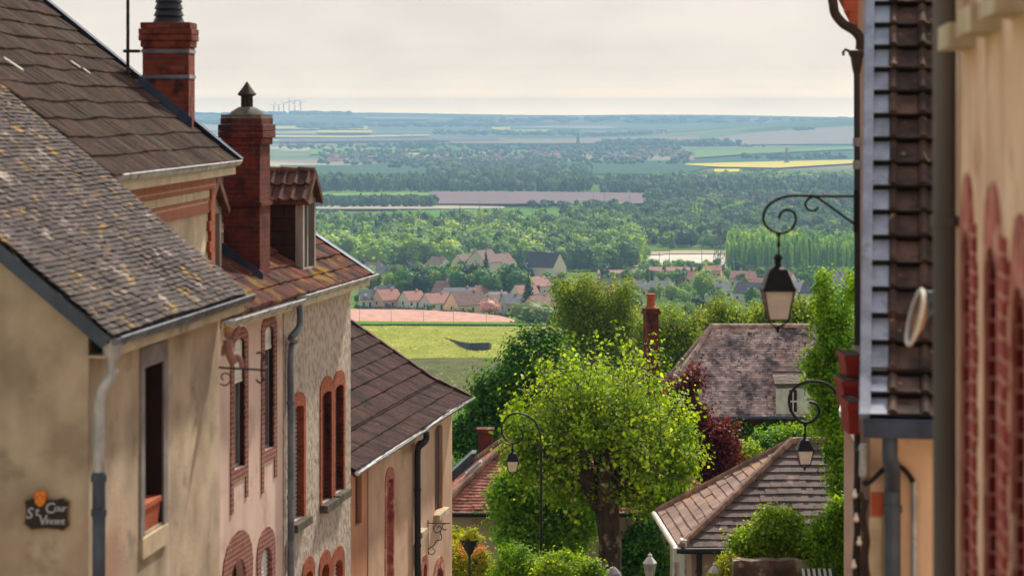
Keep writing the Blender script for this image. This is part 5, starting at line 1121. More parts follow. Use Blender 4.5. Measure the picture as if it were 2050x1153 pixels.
# ---- red plain tile house on the left
cG = P(874, 1026, 74.0); G3, mbf, tp, zr, rf = hip_house('cottage', 'cottage with a hipped roof of small pink-red tiles and a skylight behind the lamp post', (cG.x, cG.y), 0, 2.75, 40.5, 9.0, cG.z, -16.6, 'tile_plain_red', 'stucco_grey_pink', .18, .125, .02, cap=.1)
mb = mbf(); mb.tube([(0, -.07, cG.z - .05), (9, -.07, cG.z - .05)], .07, 8); mb.build('gutter', MATS['dark_iron'], G3, smooth=True)
n_ = Vector((-math.sin(math.radians(40.5)), 0, math.cos(math.radians(40.5)))); q = Vector((.9, 2.3, cG.z + .9 * tp)); up_ = Vector((math.cos(math.radians(40.5)), 0, math.sin(math.radians(40.5)))) * .62; dy = Vector((0, .55, 0))
mb = mbf(); mb.hexa([q, q + dy, q + dy + up_, q + up_], [p_ + n_ * .09 for p_ in (q, q + dy, q + dy + up_, q + up_)]); sk = mb.build('skylight', MATS['zinc_light'], G3)
mb = mbf(); e = Vector((0, .07, 0)); e2 = up_ * .1; mb.hexa([p_ + n_ * .091 for p_ in (q + e + e2, q + dy - e + e2, q + dy + up_ - e - e2, q + up_ + e - e2)], [p_ + n_ * .1 for p_ in (q + e + e2, q + dy - e + e2, q + dy + up_ - e - e2, q + up_ + e - e2)]); mb.build('pane', MATS['zinc'], sk)
cx_, cy_ = h(972) * 78.6 - cG.x, 4.6
mb = mbf(); mb.box(cx_ - .24, cx_ + .24, cy_ - .2, cy_ + .3, cG.z, -v(862) * 78.6); mb.box(cx_ - .29, cx_ + .29, cy_ - .25, cy_ + .35, -v(866) * 78.6, -v(857) * 78.6); mb.build('chimney', MATS['brick_dark'], G3)
mb = mbf(); mb.hexa([(cx_ - 1.6, cy_ - .3, cG.z + .15), (cx_ - .9, cy_ - .3, cG.z + .15), (cx_ - .9, cy_ + .6, cG.z + .15), (cx_ - 1.6, cy_ + .6, cG.z + .15)], [(cx_ - .45, cy_ - .3, cG.z + 1.2), (cx_ - .3, cy_ - .3, cG.z + 1.2), (cx_ - .3, cy_ + .6, cG.z + 1.2), (cx_ - .45, cy_ + .6, cG.z + 1.2)]); mb.build('dormer', MATS['downpipe_slate'], G3)
# ---- house hidden by the plane tree, only its tall chimney stands clear
cH = P(1303, 745, 84.0); G4 = thing('hidden_house', 'house hidden by the plane tree showing only its tall slender red brick chimney', 'house', (cH.x, cH.y, -17.2), math.radians(16)); mbf = lambda: MB((0, 0, -17.2)); zt = -v(752) * 84
mb = mbf(); mb.box(-1.4, 1.6, -.5, 3.5, -18.5, zt - 2); mb.build('wall', MATS['stucco_grey_pink'], G4)
mb = mbf(); mb.slab([(-1.6, -.7, zt - 2.1), (1.8, -.7, zt - 2.1), (1.8, 1.5, zt - .2), (-1.6, 1.5, zt - .2)], (0, 0, .1)); mb.slab([(-1.6, 3.7, zt - 2.1), (1.8, 3.7, zt - 2.1), (1.8, 1.5, zt - .2), (-1.6, 1.5, zt - .2)], (0, 0, .1)); mb.build('roof', MATS['tile_dark'], G4)
mb = mbf(); zc_ = -v(617) * 84; mb.box(-.21, .21, -.21, .21, zt - 1.5, zc_ - .2); mb.box(-.27, .27, -.27, .27, zc_ - .2, zc_ - .1); mb.box(-.24, .24, -.24, .24, zc_ - .1, zc_); ch = mb.build('chimney', MATS['brick_dark'], G4)
mb = mbf(); mb.lathe([(.24, 0), (.18, .08), (.15, .1), (.145, .42), (.17, .44), (.17, .5), (.12, .5)], (0, 0, zc_), 12); mb.build('chimney_pot', MATS['terracotta'], ch, smooth=True)
mb = MB(); a_, b_ = P(1320, 642, 84), P(1412, 652, 90.4); mb.tube([(a_.lerp(b_, t_ / 8) + Vector((0, 0, -.12 * math.sin(math.pi * t_ / 8)))) - a_ for t_ in range(9)], .018, 5); o = mb.build('cable', MATS['dark_iron']); o.location = a_; tag(o, 'thin dark wire from the slender brick chimney to the mauve roof ridge', 'cable')

# ================================================================== plants
def unit(a): return a / np.maximum(np.linalg.norm(a, axis=-1, keepdims=True), 1e-9)
def leaf_arrays(Cc, N, size, r, aspect=.72):
    """one folded-diamond leaf (quad) per centre, facing roughly N"""
    n = len(Cc); t = unit(np.cross(N, r.normal(size=(n, 3)))); b = unit(np.cross(N, t)); s = size[:, None]
    V = np.stack([Cc - t * s * .5, Cc + b * s * .5 * aspect + N * s * .12, Cc + t * s * .5, Cc - b * s * .5 * aspect + N * s * .12], 1).reshape(-1, 3)
    return V, np.arange(4 * n).reshape(n, 4)
def crown(name, lobes, org, K, per, rc, size, material, parent, r, shell=.55, droop=0., updir=.4, flat=1.0, sizev=.35):
    """clumpy crown: leaf clusters scattered through ellipsoid lobes (x, y, z, rx, ry, rz)"""
    lb = np.array(lobes, float); ex = []
    for l in lb:          # ragged side lobes
        for _ in range(6): dd = unit(r.normal(size=3)); kk = r.uniform(.28, .5); ex.append([*(l[:3] + dd * l[3:6] * r.uniform(.75, 1.05)), *(l[3:6] * kk)])
    lb = np.concatenate([lb, np.array(ex)]); wts = lb[:, 3] * lb[:, 5]; wts /= wts.sum(); idx = r.choice(len(lb), K, p=wts); d = unit(r.normal(size=(K, 3)))
    rad = (shell + (1 - shell) * r.random(K) ** .6)[:, None]; rad[r.random(K) < .25] *= .6
    cc = lb[idx, :3] + d * lb[idx, 3:6] * rad; tone = np.clip(r.normal(.45, .2, K), 0, 1)
    rcs = rc * (0.6 + .8 * r.random(K)); ii = np.repeat(np.arange(K), per); g = r.normal(size=(len(ii), 3)) * np.array([1, 1, flat]) * .5
    pts = cc[ii] + g * rcs[ii][:, None]
    if droop: pts[:, 2] -= droop * r.random(len(ii)) ** 1.5
    N = unit(unit(d[ii]) * .6 + unit(g) * .5 + np.array([0, 0, updir]) + r.normal(size=pts.shape) * .55)
    sz = size * (1 - sizev + 2 * sizev * r.random(len(ii))); V, Fq = leaf_arrays(pts - np.array(org), N, sz, r)
    rn = np.clip(tone[ii] + r.normal(0, .16, len(ii)), 0, 1)
    return np_mesh(name, V, Fq, rn, MATS[material], parent)
def limbs(mb, org, base, fork, tips, r0, r1, r, n=8):
    """tapered trunk from base to fork with bent limbs to the tips (world points)"""
    o = Vector(org); b, f = Vector(base), Vector(fork)
    mid = b.lerp(f, .5) + Vector((r.uniform(-.1, .1), 0, 0)) * (f - b).length * .3
    mb.tube([b - o - Vector((0, 0, .3)), b - o + Vector((0, 0, .2)), mid - o, f - o], [r0 * 1.35, r0 * 1.05, r0 * .9, r0 * .75], 10)
    for t_ in tips:
        t_ = Vector(t_); m_ = f.lerp(t_, .5) + Vector((r.uniform(-.15, .15), r.uniform(-.15, .15), .1)) * (t_ - f).length
        mb.tube([f - o - Vector((0, 0, r0)), f.lerp(m_, .5) - o, m_ - o, t_ - o], [r0 * .5, r0 * .38, r1 * 1.5, r1], 6)
def lobes_px(ls, Y, dy=1.0):
    out = []
    for (px, py, rx, ry) in ls:
        p = P(px, py, Y); k = Y / F; out.append((p.x, p.y, p.z, rx * k, max(rx, ry) * k * .85 * dy, ry * k))
    return out
def tree(name, label, Y, ls, trunk_px, K, per, rc, size, material, seed, cat='tree', bark='bark', r0=.18, base_z=None, group=None, **kw):
    r = np.random.default_rng(seed); lb = lobes_px(ls, Y); bx = h(trunk_px) * Y; bz = float(tz(bx, Y)) if base_z is None else base_z
    root = thing(name, label, cat, (bx, Y, bz), 0, group); org = (bx, Y, bz); zl = min(l[2] for l in lb); zf = bz + max(.3, (zl - bz) * .75)
    mb = MB(); rr = random.Random(seed); tips = [] if name == 'columnar_tree' else [(l[0], l[1], l[2] + l[5] * .5) for l in lb] + [(l[0] + l[3] * rr.uniform(-.6, .6), l[1] + l[4] * rr.uniform(-.6, .6), l[2] + l[5] * rr.uniform(-.1, .7)) for l in lb]
    limbs(mb, org, (bx, Y, bz), (bx + (lb[0][0] - bx) * .3, Y, zf), tips, r0, r0 * .15, rr); mb.build('trunk', MATS[bark], root, smooth=True)
    crown('crown', lb, org, K, per, rc, size, material, root, r, **kw)
    return root
# --- the pollarded plane tree
def plane_tree():
    Y = 68.0; r = np.random.default_rng(11); rr = random.Random(11); k = Y / F; bx = h(1217) * Y; bz = float(tz(bx, Y)); org = np.array([bx, Y, bz])
    root = thing('plane_tree', 'big pollarded tree with fresh yellow-green leaves, a stout trunk and knobbly limbs', 'tree', tuple(org)); o = Vector(org)
    W_ = lambda px, py, dy=0: P(px, py, Y + dy) * 1.0
    mb = MB(); b = Vector((bx, Y, bz))
    mb.tube([q - o for q in (b - Vector((0, 0, .4)), b + Vector((0, 0, .3)), W_(1219, 1150), W_(1222, 1090), W_(1216, 1030), W_(1208, 985))], [.55, .42, .35, .31, .34, .36], 14)
    heads = []
    for (pts, r0) in (([(1200, 1010, 0), (1175, 960, -.3), (1163, 905, -.5), (1160, 870, -.6)], .26), ([(1214, 1000, 0), (1205, 930, .2), (1200, 870, .3), (1196, 830, .3)], .24),
                      ([(1222, 1005, 0), (1242, 955, -.2), (1262, 915, -.3), (1275, 880, -.4)], .25), ([(1210, 1000, 0), (1150, 965, .6), (1110, 930, .8), (1095, 905, .9)], .16), ([(1225, 1000, 0), (1285, 960, .7), (1310, 925, 1.0)], .17), ([(1215, 990, .2), (1225, 900, 1.0), (1230, 860, 1.2)], .18), ([(1205, 1000, -.2), (1215, 930, -1.0), (1228, 880, -1.2)], .17)):
        pp = [W_(a, c, d) for a, c, d in pts]; mb.tube([q - o for q in spline(pp, 4)], [r0 * (1.1 - .35 * i / (4 * (len(pp) - 1))) for i in range(4 * (len(pp) - 1) + 1)], 10)
        heads.append(pp[-1]); mb.lathe([(r0 * .5, -.2), (r0 * 1.15, 0), (r0 * .9, .15), (.05, .24)], pp[-1] - o, 8)
        if len(pp) > 3: q = pp[-2]; heads.append(q); mb.lathe([(r0 * .6, -.15), (r0 * 1.15, 0), (r0 * .6, .15)], q - o, 8)
    tr = mb.build('trunk', MATS['bark'], root, smooth=True)
    C_ = np.array(P(1207, 882, Y)); R_ = np.array([203 * k, 185 * k, 204 * k]); pts = []; tone = []; N = []; mb = MB(); nsh = 0
    while nsh < 800:
        d = unit(r.normal(size=3)); d[2] = d[2] * .75 + .28; d = unit(d)
        if d[2] < -.62: continue
        hd = np.array(heads[rr.randrange(len(heads))]) + r.normal(size=3) * .12
        tgt = C_ + d * R_ * (.6 + .56 * r.random() ** 1.3); 
        if abs(tgt[0] - hd[0]) > 2.8: continue
        if tgt[2] < C_[2] - R_[2] * (.95 if abs(tgt[0] - bx) > .75 else .5): continue
        L_ = np.linalg.norm(tgt - hd); bend = np.array([0, 0, .22 * L_ * (1 if d[2] > 0 else .2)]); q = []
        for t_ in np.linspace(0, 1, 6): q.append(hd + (tgt - hd) * t_ + bend * (t_ - t_ ** 2) * -1.2 * (-1 if d[2] < .1 else 1))
        if nsh < 460: mb.tube([Vector(x - org) for x in q], [.028, .024, .019, .014, .01, .005], 4, cap=False)
        nl = int(18 + 26 * r.random()); tn = np.clip(r.normal(.5, .18), 0, 1); q = np.array(q)
        ts = (.22 + .8 * r.random(nl) ** .8); i0 = np.minimum((ts * 5).astype(int), 4); fr = (ts * 5 - i0)[:, None]; base = q[i0] * (1 - fr) + q[i0 + 1] * fr
        pts.append(base + r.normal(size=(nl, 3)) * np.array([.15, .15, .12])); tone.append(np.full(nl, tn)); N.append(unit(d * .5 + np.array([0, 0, .6]) + r.normal(size=(nl, 3)) * .7)); nsh += 1
    mb.build('shoots', MATS['bark_pale'], tr)
    pts = np.concatenate(pts); tone = np.concatenate(tone); N = np.concatenate(N)
    keep = ~((np.abs(pts[:, 0] - h(1195) * Y) < .55) & (pts[:, 2] < P(1195, 880, Y).z) & (r.random(len(pts)) < .8)); pts, tone, N = pts[keep], tone[keep], N[keep]
    V, Fq = leaf_arrays(pts - org, N, .065 + .095 * r.random(len(pts)), r, .85)
    np_mesh('crown', V, Fq, np.clip(tone + r.normal(0, .18, len(pts)), 0, 1), MATS['leaf_plane'], root)
    crown('foliage', lobes_px([(1065, 925, 46, 52), (1335, 945, 58, 52), (1300, 1005, 48, 36), (1120, 975, 44, 34), (1375, 880, 30, 60), (1040, 860, 26, 50), (1255, 985, 26, 26), (1350, 1010, 24, 20), (1165, 985, 26, 26), (1205, 950, 34, 24), (1215, 975, 30, 16), (1250, 955, 26, 22)], Y), org, 500, 26, .26, .12, 'leaf_plane', root, r, shell=.3, droop=.15)
plane_tree()
tree('broadleaf_tree', 'dense dark green tree just behind the left of the pollarded tree', 95, [(1075, 715, 62, 55), (1020, 770, 60, 60), (975, 830, 55, 60), (940, 880, 42, 55), (1010, 870, 70, 70), (1110, 770, 60, 70), (1060, 830, 70, 60)], 1010, 820, 44, .42, .15, 'leaf_dark', 21, r0=.22, base_z=-18.6)
tree('birch_tree', 'tall feathery olive tree with drooping twigs, left of the slender chimney', 150, [(1165, 590, 48, 42), (1215, 600, 48, 48), (1250, 650, 48, 50), (1150, 640, 42, 40), (1200, 665, 70, 55), (1255, 700, 42, 46), (1120, 565, 12, 16)], 1200, 760, 40, .55, .17, 'leaf_olive', 22, r0=.2, droop=1.5, updir=.1, bark='bark_pale')
tree('birch_tree', 'feathery olive tree just right of the slender brick chimney', 138, [(1350, 640, 46, 40), (1320, 690, 44, 50), (1375, 690, 48, 60), (1345, 755, 55, 50), (1400, 640, 26, 24)], 1350, 620, 40, .5, .16, 'leaf_olive', 23, r0=.18, droop=1.3, updir=.1, bark='bark_pale')
tree('willow_tree', 'olive green tree top above the left end of the mauve ridge', 128, [(1450, 632, 36, 34), (1490, 640, 38, 30), (1440, 665, 40, 36)], 1460, 300, 40, .5, .15, 'leaf_olive', 24, r0=.16, droop=1.1, updir=.1)
tree('willow_tree', 'olive green tree top behind the mauve ridge, under the large lantern', 124, [(1535, 640, 34, 26), (1570, 648, 30, 24)], 1550, 190, 40, .5, .15, 'leaf_olive', 25, r0=.16, droop=1.0, updir=.1)
tree('willow_tree', 'olive green tree top above the right end of the mauve ridge', 120, [(1600, 628, 34, 32), (1625, 650, 34, 34)], 1610, 240, 40, .45, .15, 'leaf_olive', 26, r0=.16, droop=1.0, updir=.1)
tree('columnar_tree', 'tall narrow bright green tree beside the flower boxes', 56.5, [(1650, 580, 12, 30), (1664, 640, 28, 45), (1672, 700, 44, 60), (1672, 770, 44, 60), (1676, 840, 42, 60), (1684, 900, 34, 60), (1690, 960, 26, 50), (1702, 600, 12, 40), (1632, 745, 16, 36)], 1688, 800, 34, .24, .088, 'leaf_bright', 27, r0=.1)
tree('purple_tree', 'dark maroon-leaved tree between the pollarded tree and the garage roof', 77, [(1440, 880, 32, 42), (1425, 930, 40, 42), (1400, 965, 42, 36), (1395, 850, 22, 40), (1388, 770, 15, 32), (1350, 790, 14, 26), (1370, 815, 22, 26), (1330, 1020, 34, 40)], 1410, 560, 34, .3, .11, 'leaf_maroon', 28, r0=.1)
tree('garden_tree', 'glossy mid-green garden tree under the lamp post lantern', 70, [(1090, 1010, 60, 46), (1040, 1000, 40, 50), (1130, 1060, 55, 50), (1060, 1070, 60, 46), (1165, 1020, 30, 50), (1010, 1000, 22, 50)], 1090, 560, 36, .34, .13, 'leaf_bright', 29, r0=.12)
tree('garden_tree', 'dark leafy bush behind the stout trunk of the pollarded tree', 74, [(1275, 1110, 42, 40), (1300, 1080, 30, 40), (1260, 1150, 40, 40), (1300, 1150, 36, 40)], 1285, 300, 34, .3, .12, 'leaf_dark', 30, cat='bush', r0=.07)
tree('garden_bush', 'round yellow-green bush at the foot of the lamp post, left side', 60, [(1035, 1130, 32, 34), (1020, 1160, 34, 30), (1055, 1150, 30, 34)], 1035, 260, 36, .2, .07, 'leaf_bright', 31, cat='bush', r0=.05)
tree('garden_bush', 'wide bright yellow-green bush below the pollarded tree trunk', 57, [(1140, 1145, 52, 34), (1100, 1160, 36, 30), (1180, 1160, 34, 34)], 1140, 380, 36, .2, .075, 'leaf_plane', 32, cat='bush', r0=.05)
r_ = tree('sprouting_bush', 'yellow-green bush topped with orange-red new shoots by the peach house', 63, [(925, 1140, 34, 34), (960, 1140, 24, 30), (905, 1130, 18, 40)], 930, 260, 36, .18, .07, 'leaf_yellow', 33, cat='bush', r0=.05)
crown('new_shoots', lobes_px([(955, 1105, 22, 14), (930, 1110, 18, 10), (915, 1105, 12, 10)], 63), tuple(r_.location), 36, 20, .14, .06, 'leaf_orange', r_, np.random.default_rng(5))  # leaf clusters for the orange-red new shoots on top of the bush
tree('garden_bush', 'pale yellow bush pressed against the peach house corner', 66, [(912, 1085, 16, 24), (918, 1110, 18, 26)], 912, 90, 30, .18, .07, 'leaf_yellow', 34, cat='bush', r0=.04)
tree('wall_climber', 'yellow-topped climbing shrub spilling over the garden wall by the garage', 54.5, [(1555, 1060, 40, 26), (1510, 1085, 30, 26), (1590, 1085, 45, 26), (1540, 1035, 22, 14), (1575, 1048, 30, 16), (1500, 1108, 28, 18), (1620, 1110, 32, 22), (1560, 1104, 30, 14), (1480, 1095, 20, 18)], 1560, 560, 36, .2, .075, 'leaf_plane', 35, cat='shrub', r0=.06)
tree('garden_shrub', 'vivid green shrub at the right foot of the garage roof', 53.5, [(1665, 1060, 30, 45), (1680, 1110, 30, 50), (1655, 1120, 30, 40), (1680, 1030, 22, 25)], 1668, 420, 34, .2, .075, 'leaf_bright', 36, cat='shrub', r0=.05)
tree('garden_shrub', 'small yellow-green shrub beside the right white lantern', 54, [(1465, 1135, 22, 22), (1450, 1155, 26, 22)], 1460, 130, 30, .16, .06, 'leaf_yellow', 37, cat='shrub', r0=.04)
tree('hedge', 'light green clipped hedge behind the garage ridge', 82, [(1540, 878, 30, 13), (1580, 874, 30, 12), (1610, 872, 24, 12)], 1570, 160, 34, .25, .1, 'leaf_bright', 38, cat='hedge', r0=.05)
tree('garden_shrub', 'mixed green shrubs between the maroon tree and garage roof', 80, [(1480, 930, 26, 22), (1500, 905, 20, 14), (1460, 950, 22, 18)], 1480, 150, 32, .25, .1, 'leaf_plane', 39, cat='shrub', r0=.05)
for k, (px, yt_, yb_) in enumerate(((1488, 893, 925), (1516, 872, 915), (1536, 878, 912))):
    tree('thuja', ['short cone of dark thuja, left of three', 'tall cone of dark thuja, middle of three', 'cone of dark thuja, right of three'][k], 81, [(px, yb_ - 6, 8, 9), (px, (yt_ + yb_) / 2, 7, 11), (px, yt_ + 6, 4, 7)], px, 40, 30, .16, .07, 'leaf_dark', 40 + k, cat='conifer', r0=.04, group='thujas below the manor house')
ivy = crown('ivy', [(h(px) * 87.9, 87.95, -v(py) * 87.95, rx * .0182, .14, ry * .0182) for px, py, rx, ry in ((1460, 852, 30, 12), (1500, 868, 36, 14), (1545, 860, 30, 12), (1600, 862, 26, 8), (1440, 870, 16, 20))], tuple(G2.location), 190, 30, .2, .09, 'leaf_dark', G2, np.random.default_rng(4))
# garden wall, awning, planter, white lanterns
gw0, gw1 = P(1468, 1108, 53), P(1655, 1106, 54); mb = MB((0, 0, 0)); g_ = float(tz(gw0.x, 53)); nseg = 12; lo = []; hi = []
for k in range(nseg + 1):
    q = gw0.lerp(gw1, k / nseg); zt = q.z + .02 * math.sin(k * 1.9) - .16; lo.append((q.x, q.y, zt))
vs = [p for x, y, z in lo for p in ((x, y, g_ - .5), (x, y, z), (x, y + .35, z), (x, y + .35, g_ - .5))]
mb.add([(a - gw0.x, b - gw0.y, c - g_) for a, b, c in vs], [(4 * k + j, 4 * k + (j + 1) % 4, 4 * k + 4 + (j + 1) % 4, 4 * k + 4 + j) for k in range(nseg) for j in range(4)] + [(0, 1, 2, 3), (4 * nseg, 4 * nseg + 1, 4 * nseg + 2, 4 * nseg + 3)])
mat('old_wall', C(142, 122, 104), C(92, 74, 64), 2.2, rough=.95, bump=.6, bscale=12, bdist=.03, spots=[(3, C(196, 184, 166), .56, .7), (4.5, C(130, 74, 60), .6, .7)])
o = mb.build('garden_wall', MATS['old_wall']); o.location = (gw0.x, gw0.y, g_); tag(o, 'crumbling ochre and grey garden wall under the climbing shrub', 'wall')
aw = thing('awning', 'small awning striped dark green and cream at the garden wall', 'awning', P(1640, 1150, 52.6)); mb = MB(); mb2 = MB(); x0, x1 = -.36, .34
for k in range(12):
    a = x0 + (x1 - x0) * k / 12; b = x0 + (x1 - x0) * (k + 1) / 12; m_ = mb if k % 2 else mb2; m_.slab([(a, -.5, -.35), (b, -.5, -.35), (b, .2, .1), (a, .2, .1)], (0, 0, -.02)); m_.slab([(a, -.5, -.352), (b, -.5, -.352), (b, -.51, -.5), (a, -.51, -.5)], (0, .015, 0))
mat('awning_green', C(44, 62, 50), rough=.8); mat('awning_cream', C(208, 202, 184), rough=.8); mb.build('dark_stripes', MATS['awning_green'], aw); mb2.build('pale_stripes', MATS['awning_cream'], aw)
q = P(940, 1110, 62); up = thing('planter', 'black goblet planter on a post with a pale leafy plant', 'planter', (q.x, q.y, float(tz(q.x, 62)))); zb_ = up.location.z
mb = MB(); mb.tube([(0, 0, 0), (0, 0, q.z - zb_)], .035, 8); mb.lathe([(.05, 0), (.12, .12), (.2, .28), (.26, .36), (.26, .4), (.2, .4)], (0, 0, q.z - zb_), 12); mb.build('urn', MATS['black_plastic'], up, smooth=True)
crown('plant', lobes_px([(938, 1075, 18, 13), (950, 1078, 12, 8)], 62), tuple(up.location), 50, 24, .13, .06, 'leaf_yellow', up, np.random.default_rng(8))
def white_lantern(px, py, Y, label):
    q = P(px, py, Y); zg = float(tz(q.x, Y)); k = Y / F; t_ = thing('garden_lantern', label, 'garden lamp', (q.x, Y, zg), 0, 'white garden lanterns'); H_ = q.z - zg
    mb = MB(); mb.lathe([(.09, 0), (.09, .1), (.035, .2), (.03, H_ - .72), (.05, H_ - .66), (.03, H_ - .6), (.07, H_ - .56)], (0, 0, 0), 12); mb.build('post', MATS['white_paint'], t_, smooth=True)
    mb = MB(); mb.lathe([(.085, H_ - .56), (.14, H_ - .27)], (0, 0, 0), 6); mb.build('glass', MATS['zinc_light'], t_)
    mb = MB(); mb.lathe([(.155, H_ - .27), (.165, H_ - .25), (.06, H_ - .12), (.03, H_ - .1), (.055, H_ - .07), (.02, H_ - .04), (.004, H_)], (0, 0, 0), 6)
    for j in range(6): a = j * math.pi / 3; mb.tube([(.088 * math.cos(a), .088 * math.sin(a), H_ - .56), (.145 * math.cos(a), .145 * math.sin(a), H_ - .27)], .01, 5)
    mb.build('lantern', MATS['white_paint'], t_)
white_lantern(1301, 1104, 55, 'white garden lantern right of the stout tree trunk'); white_lantern(1431, 1122, 54, 'white garden lantern in front of the garage wall')
ps = thing('parasol', 'closed-top grey parasol canopy at the foot of the stout trunk', 'parasol', (h(1227) * 60, 60, float(tz(3, 60)))); zt = P(1227, 1134, 60).z - ps.location.z
mb = MB(); mb.tube([(0, 0, 0), (0, 0, zt)], .025, 8); mb.build('pole', MATS['white_paint'], ps); mb = MB(); mb.lathe([(.3, zt - .5), (.28, zt - .35), (.2, zt - .15), (.08, zt - .02), (.01, zt)], (0, 0, 0), 8); mb.build('canopy', MATS['grey_paint'], ps)
# ================================================================== THE VALLEY
def on_ground(px, py):
    g = ground(px, py); return g
# ---- village houses
for nm, c in (('v_pink', C(226, 178, 158)), ('v_cream', C(226, 210, 188)), ('v_yellow', C(222, 198, 156)), ('v_white', C(228, 224, 216)), ('v_grey', C(176, 174, 172))): mat(nm, c, rough=.9)
for nm, c, d in (('vr_red', C(172, 116, 102), C(154, 102, 92)), ('vr_pink', C(176, 124, 112), C(154, 106, 98)), ('vr_brown', C(136, 104, 94), C(116, 88, 80)), ('vr_grey', C(112, 112, 118), C(96, 96, 104)), ('vr_slate', C(74, 74, 86), C(62, 62, 74))): mat(nm, c, d, .6, rough=.8, bump=.3, bscale=3)
mat('v_window', C(52, 56, 64), rough=.3)
def cottage(px, py, ang, wd, dp, hw, hr, wall, roof, label, Y=None, dormers=0, hip=0.0, chim=True, wins=3, group=None):
    """village house: centre of the front wall foot at a pixel; wd = length along the ridge, ang = turn to the left"""
    g = ground(px, py) if Y is None else Vector((h(px) * Y, Y, float(tz(h(px) * Y, Y))))
    R = thing('village_house', label, 'house', tuple(g), math.radians(ang), group); x0, x1 = -wd / 2, wd / 2
    mb = MB(); mb.box(x0, x1, 0, dp, -1.5, hw)
    if hip <= 0: mb.hexa([(x0, 0, hw), (x0, dp, hw), (x0, dp / 2, hw + hr - .1)], [(x1, 0, hw), (x1, dp, hw), (x1, dp / 2, hw + hr - .1)])
    mb.build('wall', MATS[wall], R)
    mb = MB(); e = .45; zr = hw + hr; ze = hw - .25; k = hip * wd / 2
    for s in (0, 1):
        ya, sg = (-e, 1) if s == 0 else (dp + e, -1)
        mb.slab([(x0 - e * .6, ya, ze), (x1 + e * .6, ya, ze), (x1 + e * .6 - k, dp / 2, zr), (x0 - e * .6 + k, dp / 2, zr)], (0, 0, .18))
    if hip > 0:
        mb.quad((x0 - e * .6, -e, ze + .1), (x0 - e * .6, dp + e, ze + .1), (x0 - e * .6 + k, dp / 2, zr + .1)); mb.quad((x1 + e * .6, -e, ze + .1), (x1 + e * .6, dp + e, ze + .1), (x1 + e * .6 - k, dp / 2, zr + .1))
    rf = mb.build('roof', MATS[roof], R)
    for i in range(wins):
        u = x0 + wd * (i + .5) / wins; mb = MB(); dr = (i == wins // 2)
        mb.box(u - .5, u + .5, -.06, -.001, .1 if dr else .95, 2.15); mb.build('window' if not dr else 'door', MATS['v_window'], R)
    mb = MB(); mb.box(x0 - .06, x0 - .001, dp / 2 - .5, dp / 2 + .5, hw * .4, hw * .4 + 1.3); mb.build('window', MATS['v_window'], R)
    if chim: mb = MB(); mb.box(x1 * .55 - .35, x1 * .55 + .35, dp / 2 - .35, dp / 2 + .35, zr - .8, zr + .9); mb.build('chimney', MATS['v_pink' if roof != 'vr_slate' else 'v_grey'], rf)
    for i in range(dormers):
        u = x0 + wd * (i + .7) / (dormers + .4); mb = MB(); mb.box(u - .7, u + .7, .9, 2.6, hw + .2, hw + 1.5); mb.add([(u - .9, .8, hw + 1.45), (u + .9, .8, hw + 1.45), (u, .8, hw + 2.2), (u - .9, 3, hw + 1.45), (u + .9, 3, hw + 1.45), (u, 3, hw + 2.2)], [(0, 1, 2), (0, 2, 5, 3), (1, 4, 5, 2)]); mb.build('dormer', MATS['v_white'], rf)
    return R
GV = 'houses of the village below the vineyard'
HL = [ # px, py(base), angle, wd, dp, hw, hr, wall, roof, dormers, hip, label
 (741, 616, 8, 8, 8, 3.4, 3.6, 'v_cream', 'vr_grey', 2, 0, 'grey roofed house with two white dormers, first in the village front row'),
 (786, 616, 38, 10, 8.5, 3.2, 3.8, 'v_pink', 'vr_red', 0, 0, 'pink gabled house with a salmon roof, second in the front row'),
 (836, 616, 38, 9, 8, 3.0, 3.4, 'v_white', 'vr_red', 0, 0, 'house with bright red-pink roof and white wall, third in the front row'),
 (884, 621, 36, 11, 8, 2.8, 3.6, 'v_cream', 'vr_pink', 0, 0, 'low cream gabled house with a mauve roof beside the yellow gabled one'),
 (947, 627, 36, 14, 9, 3.2, 5.0, 'v_yellow', 'vr_brown', 0, 0, 'large house with a yellow gable and long brown roof'),
 (1000, 608, 20, 8, 7, 3.6, .9, 'v_white', 'vr_grey', 0, 0, 'white flat-topped house above the pink blossom tree'),
 (1008, 625, 40, 9, 8, 2.8, 3.8, 'v_grey', 'vr_brown', 0, 0, 'brown roofed house right of the pink blossom tree'),
 (1031, 628, 20, 7, 8, 3.8, 3.2, 'v_grey', 'vr_grey', 0, 0, 'narrow grey house with a steep gable beside the dark conifer'),
 (1098, 632, 48, 11, 9, 3.0, 4.2, 'v_pink', 'vr_brown', 0, 0, 'salmon gabled house at the end of the row by the round willow bush'),
 (1060, 604, 30, 10, 8, 3.2, 3.4, 'v_cream', 'vr_pink', 0, 0, 'cream house with pink roof half hidden by the dark conifer'),
 (884, 600, 0, 9, 9, 3.2, 4.6, 'v_cream', 'vr_brown', 0, .5, 'house with a steep brown hipped roof behind the front row'),
 (1000, 597, 0, 10, 8, 3.4, 3.4, 'v_white', 'vr_brown', 0, .6, 'low brown hipped roof behind the white flat-topped house'),
 (925, 604, 20, 14, 8, 3.0, 2.6, 'v_white', 'vr_grey', 0, 0, 'long low grey roof between the hipped and yellow gabled houses'),
 (1090, 590, 50, 11, 9, 4, 4, 'v_cream', 'vr_pink', 0, 0, 'pinkish roofed house between the tree row and the big olive tree'),
 (775, 600, 20, 8, 7, 3, 2.8, 'v_white', 'vr_slate', 0, 0, 'small slate roof peeping out behind the salmon roofed house'),
 (975, 601, 10, 9, 7, 3, 3, 'v_pink', 'vr_red', 0, 0, 'small red roof behind the large yellow gabled house'),
]
